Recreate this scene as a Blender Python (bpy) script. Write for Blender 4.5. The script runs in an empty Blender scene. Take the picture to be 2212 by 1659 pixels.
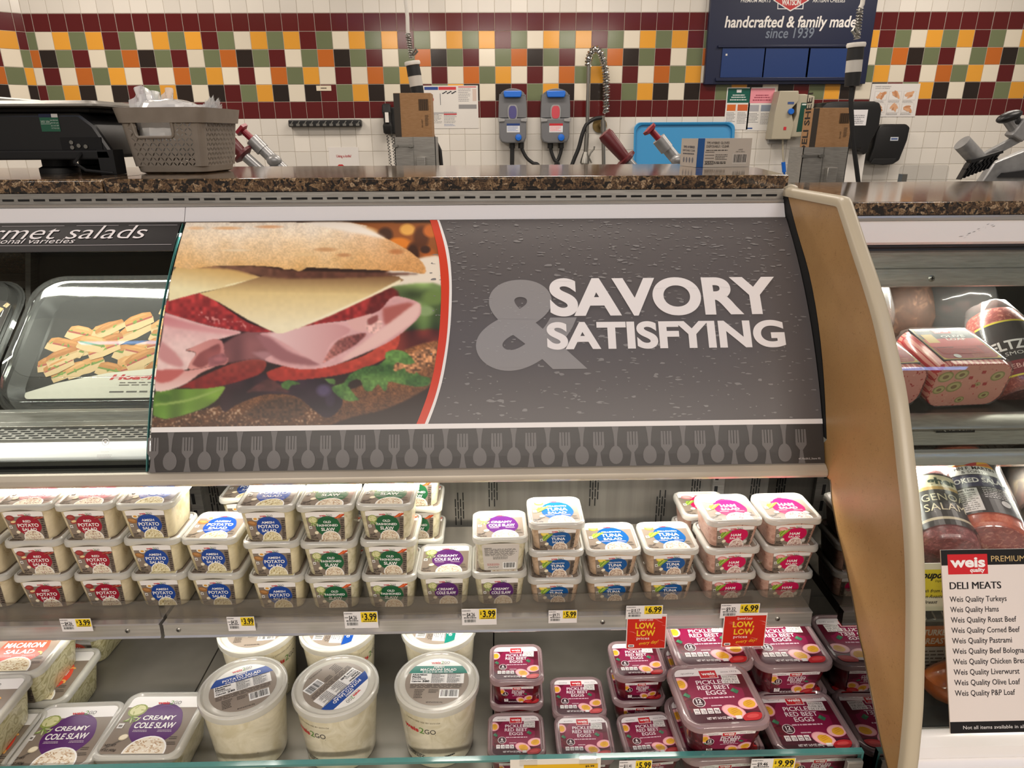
import bpy, bmesh, math, random
import numpy as np
from mathutils import Vector, Matrix
from mathutils.geometry import tessellate_polygon

scene = bpy.context.scene
COL = scene.collection
PI = math.pi
R = math.radians

# ------------------------------------------------------------------ camera
TH, PS, RO, FPX = R(19.67), R(-1.132), R(0.306), 1500.0
CAM = np.array([0.0, 0.0, 1.45])
_F = np.array([0, math.cos(TH), -math.sin(TH)])
_U = np.array([0, math.sin(TH), math.cos(TH)])
_X = np.array([1.0, 0, 0])
_c, _s = math.cos(PS), math.sin(PS)
_RZ = np.array([[_c, -_s, 0], [_s, _c, 0], [0, 0, 1]])
_F, _U, _X = _RZ @ _F, _RZ @ _U, _RZ @ _X
CX = math.cos(RO) * _X - math.sin(RO) * _U
CU = math.cos(RO) * _U + math.sin(RO) * _X
CF = _F

cam_data = bpy.data.cameras.new('camera')
cam = bpy.data.objects.new('camera', cam_data)
COL.objects.link(cam)
cam_data.sensor_width = 36.0
cam_data.lens = FPX / 2212.0 * 36.0
cam_data.clip_start = 0.05
cam_data.clip_end = 60
cam.matrix_world = Matrix(((CX[0], CU[0], -CF[0], CAM[0]),
                           (CX[1], CU[1], -CF[1], CAM[1]),
                           (CX[2], CU[2], -CF[2], CAM[2]),
                           (0, 0, 0, 1)))
scene.camera = cam


def at(px, py, x=None, y=None, z=None):
    """point of the place seen at a pixel of the photograph, on a plane of known x, y or z"""
    d = CF + (px - 1106) / FPX * CX + (829.5 - py) / FPX * CU
    if x is not None:
        t = (x - CAM[0]) / d[0]
    elif y is not None:
        t = (y - CAM[1]) / d[1]
    else:
        t = (z - CAM[2]) / d[2]
    return CAM + t * d


# ------------------------------------------------------------------ world, lights, exposure
scene.view_settings.view_transform = 'Standard'
scene.view_settings.look = 'None'
scene.view_settings.gamma = 1.0
scene.view_settings.use_curve_mapping = False
scene.view_settings.exposure = 0.0
try:
    scene.cycles.max_bounces = 8
    scene.cycles.diffuse_bounces = 3
    scene.cycles.glossy_bounces = 4
    scene.cycles.transmission_bounces = 4
    scene.cycles.transparent_max_bounces = 14
    scene.cycles.caustics_reflective = False
    scene.cycles.caustics_refractive = False
    scene.cycles.sample_clamp_indirect = 6.0
except Exception:
    pass

world = bpy.data.worlds.new('store_ambient')
scene.world = world
world.use_nodes = True
_bg = world.node_tree.nodes['Background']
_bg.inputs['Color'].default_value = (1.0, 0.90, 0.80, 1)
_bg.inputs['Strength'].default_value = 0.25


def area_light(name, loc, sx, sy, power, col, rot=(0, 0, 0)):
    d = bpy.data.lights.new(name, 'AREA')
    d.shape = 'RECTANGLE'
    d.size, d.size_y = sx, sy
    d.energy = power
    d.color = col
    o = bpy.data.objects.new(name, d)
    COL.objects.link(o)
    o.location = loc
    o.rotation_euler = rot
    return o


WARM = (1.0, 0.90, 0.80)
# ceiling fixtures of the store
for ly, pw in ((4.1, 30), (2.3, 26)):
    for lx in (-2.6, 0.0, 2.6):
        area_light('ceiling_lamp', (lx + 0.2, ly, 2.97), 1.25, 0.35, pw, WARM)
for lx in (-1.45, 0.0, 1.45):
    area_light('ceiling_lamp', (lx, -2.3, 2.97), 1.0, 0.30, 70, WARM)
# cooler aisle tubes mirrored in the curved glass; the middle one added for lighting
for lx, ly in ((-1.50, 0.05), (0.15, 0.05), (1.80, 0.15), (3.45, -2.24)):
    area_light('ceiling_tube', (lx, ly, 2.97), 1.2, 0.05, 3, (0.22, 0.48, 1.0))
# led strips of the refrigerated case
LED = (1.0, 0.95, 0.86)
area_light('canopy_led', (-0.36, 1.137, 0.8636), 1.86, 0.02, 5.6, LED, (R(6), 0, 0))
area_light('shelf_led', (-0.36, 1.062, 0.6165), 1.86, 0.02, 1.5, LED, (R(8), 0, 0))
area_light('salad_case_led', (-1.05, 1.43, 1.266), 0.9, 0.02, 4.2, LED, (R(-24), 0, 0))
area_light('meat_case_led', (1.15, 1.462, 1.138), 1.0, 0.02, 5.5, LED, (R(-4), 0, 0))
area_light('meat_shelf_led', (1.15, 1.180, 0.8485), 1.0, 0.02, 5.0, LED, (R(-22), 0, 0))


# ------------------------------------------------------------------ helpers
def lin(c):
    r = []
    for v in c[:3]:
        v = v / 255.0
        r.append(v / 12.92 if v <= 0.04045 else ((v + 0.055) / 1.055) ** 2.4)
    return (r[0], r[1], r[2], 1.0)


MATS = {}


def pbr(name, col, rough=0.5, metal=0.0, coat=0.0, spec=0.5, emit=0.0, trans=0.0):
    m = bpy.data.materials.new(name)
    m.use_nodes = True
    b = m.node_tree.nodes['Principled BSDF']
    b.inputs['Base Color'].default_value = lin(col)
    b.inputs['Roughness'].default_value = rough
    b.inputs['Metallic'].default_value = metal
    b.inputs['Coat Weight'].default_value = coat
    b.inputs['Coat Roughness'].default_value = 0.08
    b.inputs['Specular IOR Level'].default_value = spec
    b.inputs['Transmission Weight'].default_value = trans
    if emit:
        b.inputs['Emission Color'].default_value = lin(col)
        b.inputs['Emission Strength'].default_value = emit
    MATS[name] = m
    return m


def nd(m, t, **kw):
    n = m.node_tree.nodes.new(t)
    for k, v in kw.items():
        setattr(n, k, v)
    return n


def lk(m, a, b):
    m.node_tree.links.new(a, b)


def bsdf(m):
    return m.node_tree.nodes['Principled BSDF']


def ramp(m, stops, interp='LINEAR'):
    n = nd(m, 'ShaderNodeValToRGB')
    cr = n.color_ramp
    cr.interpolation = interp
    while len(cr.elements) < len(stops):
        cr.elements.new(0.5)
    for e, (p, c) in zip(cr.elements, stops):
        e.position = p
        e.color = lin(c)
    return n


def objco(m, scale=(1, 1, 1)):
    tc = nd(m, 'ShaderNodeTexCoord')
    mp = nd(m, 'ShaderNodeMapping')
    mp.inputs['Scale'].default_value = scale
    lk(m, tc.outputs['Object'], mp.inputs['Vector'])
    return mp.outputs['Vector']


def noise(m, vec, scale, detail=3, rough=0.5, dist=0.0):
    n = nd(m, 'ShaderNodeTexNoise')
    n.inputs['Scale'].default_value = scale
    n.inputs['Detail'].default_value = detail
    n.inputs['Roughness'].default_value = rough
    n.inputs['Distortion'].default_value = dist
    lk(m, vec, n.inputs['Vector'])
    return n


def bump(m, h, strength=0.2, dist=0.002):
    b = nd(m, 'ShaderNodeBump')
    b.inputs['Strength'].default_value = strength
    b.inputs['Distance'].default_value = dist
    lk(m, h, b.inputs['Height'])
    lk(m, b.outputs['Normal'], bsdf(m).inputs['Normal'])


def noisy(name, c0, c1, scale, rough=0.5, metal=0.0, sc=(1, 1, 1), bmp=0.0, lo=0.35, hi=0.65, coat=0.0, detail=3):
    m = pbr(name, c0, rough, metal, coat)
    n = noise(m, objco(m, sc), scale, detail)
    r = ramp(m, [(lo, c0), (hi, c1)])
    lk(m, n.outputs['Fac'], r.inputs['Fac'])
    lk(m, r.outputs['Color'], bsdf(m).inputs['Base Color'])
    if bmp:
        bump(m, n.outputs['Fac'], bmp)
    return m


def clear(name, tint, amount, rough=0.03, body=None, refl=1.0):
    """clear plastic / glass: amount = share that lets light straight through"""
    m = bpy.data.materials.new(name)
    m.use_nodes = True
    nt = m.node_tree
    nt.nodes.remove(nt.nodes['Principled BSDF'])
    out = nt.nodes['Material Output']
    tr = nd(m, 'ShaderNodeBsdfTransparent')
    tr.inputs['Color'].default_value = lin(tint)
    first = tr.outputs[0]
    if body is not None:
        df = nd(m, 'ShaderNodeBsdfPrincipled')
        df.inputs['Base Color'].default_value = lin(body)
        df.inputs['Roughness'].default_value = max(rough, 0.25)
        mx = nd(m, 'ShaderNodeMixShader')
        mx.inputs[0].default_value = 1 - amount
        lk(m, tr.outputs[0], mx.inputs[1])
        lk(m, df.outputs[0], mx.inputs[2])
        first = mx.outputs[0]
    gl = nd(m, 'ShaderNodeBsdfGlossy')
    gl.inputs['Roughness'].default_value = rough
    lw = nd(m, 'ShaderNodeLayerWeight')
    lw.inputs['Blend'].default_value = 0.5
    pw = nd(m, 'ShaderNodeMath', operation='POWER')
    pw.inputs[1].default_value = 5.0
    lk(m, lw.outputs['Facing'], pw.inputs[0])
    mm = nd(m, 'ShaderNodeMath', operation='MULTIPLY_ADD')
    mm.inputs[1].default_value = 0.9 * refl
    mm.inputs[2].default_value = 0.036 * refl
    lk(m, pw.outputs[0], mm.inputs[0])
    mx2 = nd(m, 'ShaderNodeMixShader')
    lk(m, mm.outputs[0], mx2.inputs[0])
    lk(m, first, mx2.inputs[1])
    lk(m, gl.outputs[0], mx2.inputs[2])
    lk(m, mx2.outputs[0], out.inputs['Surface'])
    MATS[name] = m
    return m


def attr_mat(name, rough, spec=0.5, coat=0.0):
    m = pbr(name, (255, 255, 255), rough, 0, coat, spec)
    a = nd(m, 'ShaderNodeAttribute', attribute_name='Col')
    lk(m, a.outputs['Color'], bsdf(m).inputs['Base Color'])
    return m


ORIGIN = {}


class MB:
    """collects faces; build() links them as ONE mesh object"""

    def __init__(s):
        s.v, s.f, s.m, s.c, s.sm = [], [], [], [], []

    def add(s, vs, fs, mat=0, col=None, smooth=True):
        b = len(s.v)
        s.v += [tuple(float(a) for a in p) for p in vs]
        for f in fs:
            s.f.append([b + i for i in f])
            s.m.append(mat)
            s.c.append(col)
            s.sm.append(smooth)

    def box(s, x0, x1, y0, y1, z0, z1, mat=0, col=None):
        s.add([(x0, y0, z0), (x1, y0, z0), (x1, y1, z0), (x0, y1, z0), (x0, y0, z1), (x1, y0, z1), (x1, y1, z1), (x0, y1, z1)],
              [(0, 3, 2, 1), (4, 5, 6, 7), (0, 1, 5, 4), (1, 2, 6, 5), (2, 3, 7, 6), (3, 0, 4, 7)], mat, col)

    def obox(s, c, ax, ay, az, mat=0, col=None):
        c, ax, ay, az = (np.array(q, float) for q in (c, ax, ay, az))
        p = [c + i * ax + j * ay + k * az for k in (-1, 1) for (i, j) in ((-1, -1), (1, -1), (1, 1), (-1, 1))]
        s.add(p, [(0, 3, 2, 1), (4, 5, 6, 7), (0, 1, 5, 4), (1, 2, 6, 5), (2, 3, 7, 6), (3, 0, 4, 7)], mat, col)

    def bar(s, p0, p1, w, h, mat=0, up=(0, 0, 1)):
        p0, p1, up = np.array(p0, float), np.array(p1, float), np.array(up, float)
        d = p1 - p0
        L = np.linalg.norm(d)
        d /= L
        sd = np.cross(d, up)
        sd /= np.linalg.norm(sd)
        u2 = np.cross(sd, d)
        s.obox((p0 + p1) / 2, d * L / 2, sd * w / 2, u2 * h / 2, mat)

    def loft(s, rings, cap0=True, cap1=True, mat=0, closed=True, col=None):
        n = len(rings[0])
        vs = [p for r in rings for p in r]
        fs = []
        for k in range(len(rings) - 1):
            for i in range(n if closed else n - 1):
                j = (i + 1) % n
                fs.append((k * n + i, k * n + j, (k + 1) * n + j, (k + 1) * n + i))
        if cap0:
            fs.append(tuple(reversed(range(n))))
        if cap1:
            fs.append(tuple(range((len(rings) - 1) * n, len(rings) * n)))
        s.add(vs, fs, mat, col)

    def lathe(s, prof, c=(0, 0, 0), n=32, mat=0, cap0=True, cap1=True, axis=None):
        c = np.array(c, float)
        if axis is None:
            e = (np.array((1., 0, 0)), np.array((0, 1., 0)), np.array((0, 0, 1.)))
        else:
            a = np.array(axis, float)
            a /= np.linalg.norm(a)
            h = np.array((0, 0, 1.)) if abs(a[2]) < 0.9 else np.array((1., 0, 0))
            b = np.cross(h, a)
            b /= np.linalg.norm(b)
            e = (b, np.cross(a, b), a)
        s.loft([[c + r * math.cos(2 * PI * i / n) * e[0] + r * math.sin(2 * PI * i / n) * e[1] + z * e[2] for i in range(n)] for r, z in prof], cap0, cap1, mat)

    def cyl(s, p0, p1, r0, r1=None, n=16, mat=0):
        p0, p1 = np.array(p0, float), np.array(p1, float)
        r1 = r0 if r1 is None else r1
        L = np.linalg.norm(p1 - p0)
        s.lathe([(r0, 0), (r1, L)], p0, n, mat, axis=p1 - p0)

    def tube(s, pts, r, n=10, mat=0):
        pts = [np.array(p, float) for p in pts]
        rings = []
        nrm = None
        for i, p in enumerate(pts):
            t = pts[min(i + 1, len(pts) - 1)] - pts[max(i - 1, 0)]
            t /= np.linalg.norm(t)
            if nrm is None:
                h = np.array((0, 0, 1.)) if abs(t[2]) < 0.9 else np.array((1., 0, 0))
                nrm = np.cross(h, t)
            nrm = nrm - t * (nrm @ t)
            nrm /= np.linalg.norm(nrm)
            b = np.cross(t, nrm)
            rr = r[i] if hasattr(r, '__len__') else r
            rings.append([p + rr * (math.cos(2 * PI * k / n) * nrm + math.sin(2 * PI * k / n) * b) for k in range(n)])
        s.loft(rings, True, True, mat)

    def ell(s, c, rx, ry, rz, n=16, k=10, mat=0, jit=0.0, seed=0, rot=None):
        rnd = random.Random(seed)
        ph = [rnd.uniform(0, 6.28) for _ in range(6)]
        rings = []
        for a in range(k + 1):
            t = -PI / 2 + PI * a / k
            ct = max(math.cos(t), 0.02)
            ring = []
            for i in range(n):
                u = 2 * PI * i / n
                d = np.array((ct * math.cos(u), ct * math.sin(u), math.sin(t)))
                q = 1 + jit * (math.sin(3 * d[0] + ph[0]) + math.sin(4 * d[1] + ph[1]) + math.sin(5 * d[2] + ph[2]) + .6 * math.sin(9 * d[0] + 8 * d[2] + ph[3])) / 3
                p = np.array((rx * d[0] * q, ry * d[1] * q, rz * d[2] * q))
                if rot is not None:
                    p = rot @ p
                ring.append(np.array(c) + p)
            rings.append(ring)
        s.loft(rings, True, True, mat)

    def prism(s, pts, y0, y1, mat=0, fn=None):
        """outline in (x, z) pushed from y0 to y1; fn maps (a, b, d) to a point"""
        fn = fn or (lambda a, b, d: (a, d, b))
        n = len(pts)
        vs = [fn(a, b, y0) for a, b in pts] + [fn(a, b, y1) for a, b in pts]
        fs = [tuple(range(n)), tuple(reversed(range(n, 2 * n)))]
        for i in range(n):
            j = (i + 1) % n
            fs.append((i, i + n, j + n, j))
        s.add(vs, fs, mat)

    def build(s, name, mats, parent=None, loc=None, bevel=0.0, seg=2, sharp=32, local=False, props=None):
        me = bpy.data.meshes.new(name)
        off = np.zeros(3)
        if loc is not None:
            off = np.array(loc, float)
        elif parent is not None and not local:
            off = np.array(ORIGIN.get(parent.name, (0, 0, 0)), float)
        vs = [tuple(np.array(p) - off) for p in s.v]
        me.from_pydata(vs, [], s.f)
        if not isinstance(mats, (list, tuple)):
            mats = [mats]
        for m in mats:
            me.materials.append(MATS[m])
        me.polygons.foreach_set('material_index', s.m)
        me.polygons.foreach_set('use_smooth', s.sm)
        if any(c is not None for c in s.c):
            a = me.color_attributes.new('Col', 'FLOAT_COLOR', 'CORNER')
            buf = []
            for c, f in zip(s.c, s.f):
                buf += list(lin(c or (255, 255, 255))) * len(f)
            a.data.foreach_set('color', buf)
        if not (any(c is not None for c in s.c)) or bevel:
            bm = bmesh.new()
            bm.from_mesh(me)
            if bevel:
                bmesh.ops.remove_doubles(bm, verts=bm.verts, dist=1e-6)
                es = [e for e in bm.edges if len(e.link_faces) == 2 and e.calc_face_angle(0) > R(28)]
                bmesh.ops.bevel(bm, geom=es, offset=bevel, segments=seg, profile=0.5, affect='EDGES', clamp_overlap=True)
            bmesh.ops.recalc_face_normals(bm, faces=bm.faces)
            bm.to_mesh(me)
            bm.free()
        me.set_sharp_from_angle(angle=R(min(sharp, 20) if bevel else sharp))
        me.update()
        o = bpy.data.objects.new(name, me)
        COL.objects.link(o)
        if parent is not None:
            o.parent = parent
        if loc is not None:
            o.location = loc
            ORIGIN[o.name] = tuple(np.array(loc, float) + (np.array(ORIGIN.get(parent.name, (0, 0, 0))) if parent is not None else 0))
        else:
            ORIGIN[o.name] = tuple(off)
        for k, v in (props or {}).items():
            o[k] = v
        return o


def tag(o, label=None, cat=None, group=None, kind=None):
    if label:
        o['label'] = label
    if cat:
        o['category'] = cat
    if group:
        o['group'] = group
    if kind:
        o['kind'] = kind
    return o


def thing(name, label, cat, loc=(0, 0, 0), rotz=0.0, group=None, rot=None):
    o = bpy.data.objects.new(name, None)
    COL.objects.link(o)
    o.empty_display_size = 0.05
    o.location = loc
    o.rotation_euler = rot or (0, 0, rotz)
    ORIGIN[o.name] = tuple(float(q) for q in loc)
    return tag(o, label, cat, group)


def copy_tree(o, parent=None):
    c = o.copy()
    COL.objects.link(c)
    if parent is not None:
        c.parent = parent
    for ch in o.children:
        copy_tree(ch, c)
    return c


# ------------------------------------------------------------------ flat printed art
_TXT = {}
MED = {'weis', 'gourmet salads', 'DELI MEATS', 'handcrafted & family made', 'since 1939', 'WATSON', '2', 'GO', 'CREAMY', 'COLE SLAW', 'MACARONI', 'POTATO', 'SALAD', 'PICKLED', 'RED BEET', 'EGGS'}
BIG = {'&', 'SAVORY', 'SATISFYING'}


def _text_raw(s, bold, shear):
    k = (s, bold, shear)
    if k not in _TXT:
        c = bpy.data.curves.new('lettering', 'FONT')
        c.body = s
        c.size = 1.0
        c.resolution_u = 12 if s in BIG else (4 if s in MED else 2)
        c.offset = bold
        c.shear = shear
        o = bpy.data.objects.new('lettering', c)
        COL.objects.link(o)
        bpy.context.view_layer.update()
        me = bpy.data.meshes.new_from_object(o.evaluated_get(bpy.context.evaluated_depsgraph_get()))
        vs = np.array([tuple(v.co)[:2] for v in me.vertices]) if len(me.vertices) else np.zeros((0, 2))
        fs = [tuple(p.vertices) for p in me.polygons]
        bpy.data.objects.remove(o)
        bpy.data.curves.remove(c)
        bpy.data.meshes.remove(me)
        _TXT[k] = (vs, fs)
    return _TXT[k]


CAPH = {}


def cap_h(bold):
    if bold not in CAPH:
        v, f = _text_raw('H', bold, 0.0)
        CAPH[bold] = v[:, 1].max() - v[:, 1].min()
    return CAPH[bold]


def ellipse(cx, cy, rx, ry, n=20, rot=0.0, wob=0.0, seed=0):
    rnd = random.Random(seed)
    p1, p2 = rnd.uniform(0, 6), rnd.uniform(0, 6)
    out = []
    for i in range(n):
        t = 2 * PI * i / n
        q = 1 + wob * (math.sin(3 * t + p1) + 0.7 * math.sin(7 * t + p2))
        a, b = rx * math.cos(t) * q, ry * math.sin(t) * q
        out.append((cx + a * math.cos(rot) - b * math.sin(rot), cy + a * math.sin(rot) + b * math.cos(rot)))
    return out


def rrect(cx, cy, hw, hh, r, n=4):
    out = []
    for sx, sy, a0 in ((1, 1, 0), (-1, 1, 90), (-1, -1, 180), (1, -1, 270)):
        for i in range(n + 1):
            a = R(a0 + 90 * i / n)
            out.append((cx + sx * (hw - r) + r * math.cos(a), cy + sy * (hh - r) + r * math.sin(a)))
    return out


def clip_convex(sub, clp):
    out = list(sub)
    n = len(clp)
    for i in range(n):
        a, b = clp[i], clp[(i + 1) % n]
        inp, out = out, []
        if not inp:
            return []
        ins = lambda p: (b[0] - a[0]) * (p[1] - a[1]) - (b[1] - a[1]) * (p[0] - a[0]) >= -1e-12
        for k in range(len(inp)):
            p, q = inp[k - 1], inp[k]
            ip, iq = ins(p), ins(q)
            if ip != iq:
                dx, dy = q[0] - p[0], q[1] - p[1]
                den = (b[0] - a[0]) * dy - (b[1] - a[1]) * dx
                t = ((b[1] - a[1]) * (p[0] - a[0]) - (b[0] - a[0]) * (p[1] - a[1])) / den
                out.append((p[0] + t * dx, p[1] + t * dy))
            if iq:
                out.append(q)
    return out


class Art:
    """flat print: polygons with a colour and a layer, in metres"""

    def __init__(s, clip=None):
        s.items = []
        s.clip = clip
        s.n = 0

    def poly(s, pts, col, layer=None, clip=True):
        if s.clip and clip:
            pts = clip_convex(pts, s.clip)
        if len(pts) >= 3:
            s.items.append(([pts], col, (layer if layer is not None else 1) + s.lift()))

    def lift(s):
        """no two prints lie in exactly the same plane"""
        s.n += 1
        return (s.n % 101) * 0.007

    def rect(s, x0, y0, x1, y1, col, layer=1, clip=True):
        s.poly([(x0, y0), (x1, y0), (x1, y1), (x0, y1)], col, layer, clip)

    def text(s, t, x, y, h, col, layer=4, bold=0.0, w=None, align='c', shear=0.0, rot=0.0, sx=1.0):
        v, f = _text_raw(t, bold, shear)
        if not len(v):
            return
        k = h / cap_h(bold)
        x0, x1 = v[:, 0].min(), v[:, 0].max()
        W = (x1 - x0) * k
        if w is not None:
            sx = w / W
        V = np.empty_like(v)
        V[:, 0] = (v[:, 0] - x0) * k * sx
        V[:, 1] = v[:, 1] * k
        W *= sx
        V[:, 0] -= {'c': W / 2, 'l': 0, 'r': W}[align]
        if rot:
            c, q = math.cos(rot), math.sin(rot)
            V = np.stack([V[:, 0] * c - V[:, 1] * q, V[:, 0] * q + V[:, 1] * c], 1)
        V += (x, y)
        for face in f:
            s.items.append(([[tuple(V[i]) for i in face]], col, layer + s.lift()))

    def lines(s, x0, y0, x1, y1, n, col, layer=3, fill=0.5, seed=0, ragged=0.3):
        """small print too fine to read: rows of short strokes"""
        rnd = random.Random(seed)
        dy = (y1 - y0) / n
        for i in range(n):
            yy = y1 - (i + 0.5) * dy
            x = x0
            xe = x1 - rnd.uniform(0, ragged) * (x1 - x0)
            while x < xe:
                L = rnd.uniform(0.05, 0.16) * (x1 - x0)
                s.rect(x, yy - dy * fill / 2, min(x + L, xe), yy + dy * fill / 2, col, layer)
                x += L + 0.025 * (x1 - x0)

    def barcode(s, x0, y0, x1, y1, layer=3, seed=1, bg=(245, 245, 242), n=24):
        rnd = random.Random(seed)
        s.rect(x0, y0, x1, y1, bg, layer)
        m = (x1 - x0) * 0.07
        x = x0 + m
        while x < x1 - m:
            w = rnd.choice((1, 1, 2, 3)) * (x1 - x0) / 70
            s.rect(x, y0 + (y1 - y0) * .16, x + w, y1 - (y1 - y0) * .06, (25, 25, 25), layer + 1)
            x += w + rnd.choice((1, 1, 2)) * (x1 - x0) / 70

    def into(s, mb, fn, mat=0, slices=None):
        for loops, col, layer in s.items:
            pts = loops[0]
            if slices is None:
                mb.add([fn(a, b, layer) for a, b in pts], [tuple(range(len(pts)))], mat, col, False)
            else:
                tris = tessellate_polygon([[Vector((a, b, 0)) for a, b in pts]]) if len(pts) > 4 else [tuple(range(len(pts)))]
                for t in tris:
                    P = [pts[i] for i in t]
                    ar = sum(P[i - 1][0] * P[i][1] - P[i][0] * P[i - 1][1] for i in range(len(P)))
                    if ar < 0:
                        P.reverse()
                    lo, hi = min(p[1] for p in P), max(p[1] for p in P)
                    for k in range(len(slices) - 1):
                        a, b = slices[k], slices[k + 1]
                        if hi <= a or lo >= b:
                            continue
                        Q = P
                        if lo < a or hi > b:
                            Q = clip_convex(P, [(-9, a), (9, a), (9, b), (-9, b)])
                        if len(Q) >= 3:
                            mb.add([fn(x, y, layer) for x, y in Q], [tuple(range(len(Q)))], mat, col, False)


def art_panel(art, name, mat, parent, o, ux, uy, dz=0.0002, loc=None, props=None):
    """art laid on a flat face with origin o and unit axes ux, uy"""
    o, ux, uy = (np.array(q, float) for q in (o, ux, uy))
    nz = np.cross(ux, uy)
    mb = MB()
    art.into(mb, lambda a, b, l: o + a * ux + b * uy + nz * (dz * (l + 1)))
    return mb.build(name, mat, parent, loc=loc, props=props)

# ------------------------------------------------------------------ materials
attr_mat('tile_glaze', 0.13, 0.5)
attr_mat('print_gloss', 0.30, 0.4)
attr_mat('print_matte', 0.55, 0.3)
attr_mat('print_sign', 0.38, 0.45)
pbr('grout', (176, 168, 156), 0.8)
pbr('ceiling_white', (225, 220, 210), 0.9)
noisy('floor_tile', (150, 138, 122), (168, 156, 140), 3.0, 0.4)
pbr('black_plastic', (24, 24, 25), 0.38)
pbr('black_matte', (16, 16, 17), 0.7)
pbr('rubber', (20, 20, 21), 0.55)
pbr('grey_plastic', (108, 109, 112), 0.35)
pbr('grey_light', (150, 150, 150), 0.35)
pbr('blue_plastic', (26, 104, 205), 0.3)
pbr('tray_blue', (48, 140, 195), 0.4)
pbr('purple_soap', (80, 76, 130), 0.25, coat=0.5)
pbr('red_soap', (196, 72, 84), 0.25, coat=0.5)
pbr('beige_plastic', (176, 168, 148), 0.4)
pbr('red_plastic', (140, 28, 44), 0.35)
pbr('maroon_plastic', (98, 34, 38), 0.4)
pbr('white_plastic', (222, 218, 210), 0.4)
pbr('board_navy', (22, 30, 60), 0.35)
pbr('slot_navy', (32, 58, 112), 0.3)
pbr('paper', (228, 224, 218), 0.7)
pbr('dark_gap', (10, 10, 11), 0.8)
pbr('chrome', (205, 205, 205), 0.12, 1.0)
pbr('zinc', (150, 148, 142), 0.35, 1.0)
pbr('brass', (140, 120, 80), 0.35, 1.0)
pbr('rail_white', (240, 237, 237), 0.28, 0.0, 0.4)
pbr('gasket', (34, 34, 36), 0.5)
pbr('trim_beige', (190, 178, 154), 0.35)
pbr('teal_glass_edge', (70, 128, 124), 0.15, coat=0.5)
pbr('mirror_dark', (120, 118, 116), 0.02, 1.0)
pbr('cardboard_black', (48, 42, 38), 0.7)
noisy('cardboard', (150, 112, 74), (162, 124, 86), 60, 0.8, sc=(1, 1, 8))
noisy('basket_taupe', (134, 124, 112), (142, 132, 120), 30, 0.45)
noisy('slicer_alu', (150, 150, 150), (164, 164, 164), 40, 0.34, 0.4)
noisy('steel', (152, 149, 143), (170, 167, 161), 25, 0.32, 0.6, sc=(1, 1, 14))
noisy('steel_back', (148, 145, 138), (166, 163, 156), 9, 0.34, 0.75, sc=(6, 1, .25))
noisy('deck_steel', (132, 128, 120), (152, 147, 138), 7, 0.33, 0.5, sc=(1, 1, 1), bmp=0.03)
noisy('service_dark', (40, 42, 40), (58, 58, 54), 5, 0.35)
noisy('paint_frame', (178, 168, 152), (190, 180, 164), 4, 0.35, 0.25)
noisy('bright_rail', (184, 180, 174), (202, 198, 192), 6, 0.2, 0.6, sc=(1, 1, 30))
noisy('plate_bright', (196, 190, 178), (206, 200, 190), 8, 0.3, 0.6)

# milky lid plastic, clear plastics, glass
clear('lid_milky', (240, 240, 236), 0.42, 0.12, (226, 224, 216), 0.8)
clear('lid_clear', (236, 220, 220), 0.55, 0.08, (196, 170, 172), 1.0)
clear('tub_milky', (240, 236, 220), 0.35, 0.15, (224, 218, 200), 0.8)
clear('clear_plastic', (246, 246, 246), 1.0, 0.04)
clear('hazy_acrylic', (240, 237, 232), 0.92, 0.08, (190, 184, 174), 1.0)
clear('glass', (246, 249, 247), 1.0, 0.01, None, 0.55)
clear('dome_plastic', (246, 248, 246), 0.96, 0.06, (230, 230, 226), 2.2)
clear('bag_film', (252, 252, 252), 0.34, 0.12, (246, 246, 246), 1.3)
clear('wrap_film', (250, 250, 250), 0.94, 0.12, (230, 226, 224), 0.9)


def granite():
    m = pbr('granite', (90, 70, 50), 0.12, 0, 0.6)
    v = objco(m)
    w = noise(m, v, 60, 2)
    mx = nd(m, 'ShaderNodeMixRGB')
    mx.inputs[0].default_value = 0.025
    lk(m, v, mx.inputs[1])
    lk(m, w.outputs['Color'], mx.inputs[2])
    vo = nd(m, 'ShaderNodeTexVoronoi')
    vo.inputs['Scale'].default_value = 150
    lk(m, mx.outputs[0], vo.inputs['Vector'])
    sp = nd(m, 'ShaderNodeSeparateColor')
    lk(m, vo.outputs['Color'], sp.inputs[0])
    r = ramp(m, [(0.0, (36, 28, 23)), (0.20, (74, 56, 41)), (0.38, (116, 90, 64)), (0.62, (152, 124, 92)), (0.78, (100, 76, 54)), (0.92, (184, 158, 126))], 'CONSTANT')
    lk(m, sp.outputs[0], r.inputs['Fac'])
    n2 = noise(m, v, 300, 2)
    r2 = ramp(m, [(0.40, (112, 102, 92)), (0.60, (255, 255, 255))])
    lk(m, n2.outputs['Fac'], r2.inputs['Fac'])
    mm = nd(m, 'ShaderNodeMixRGB', blend_type='MULTIPLY')
    mm.inputs[0].default_value = 0.75
    lk(m, r.outputs['Color'], mm.inputs[1])
    lk(m, r2.outputs['Color'], mm.inputs[2])
    lk(m, mm.outputs[0], bsdf(m).inputs['Base Color'])


granite()


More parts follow.
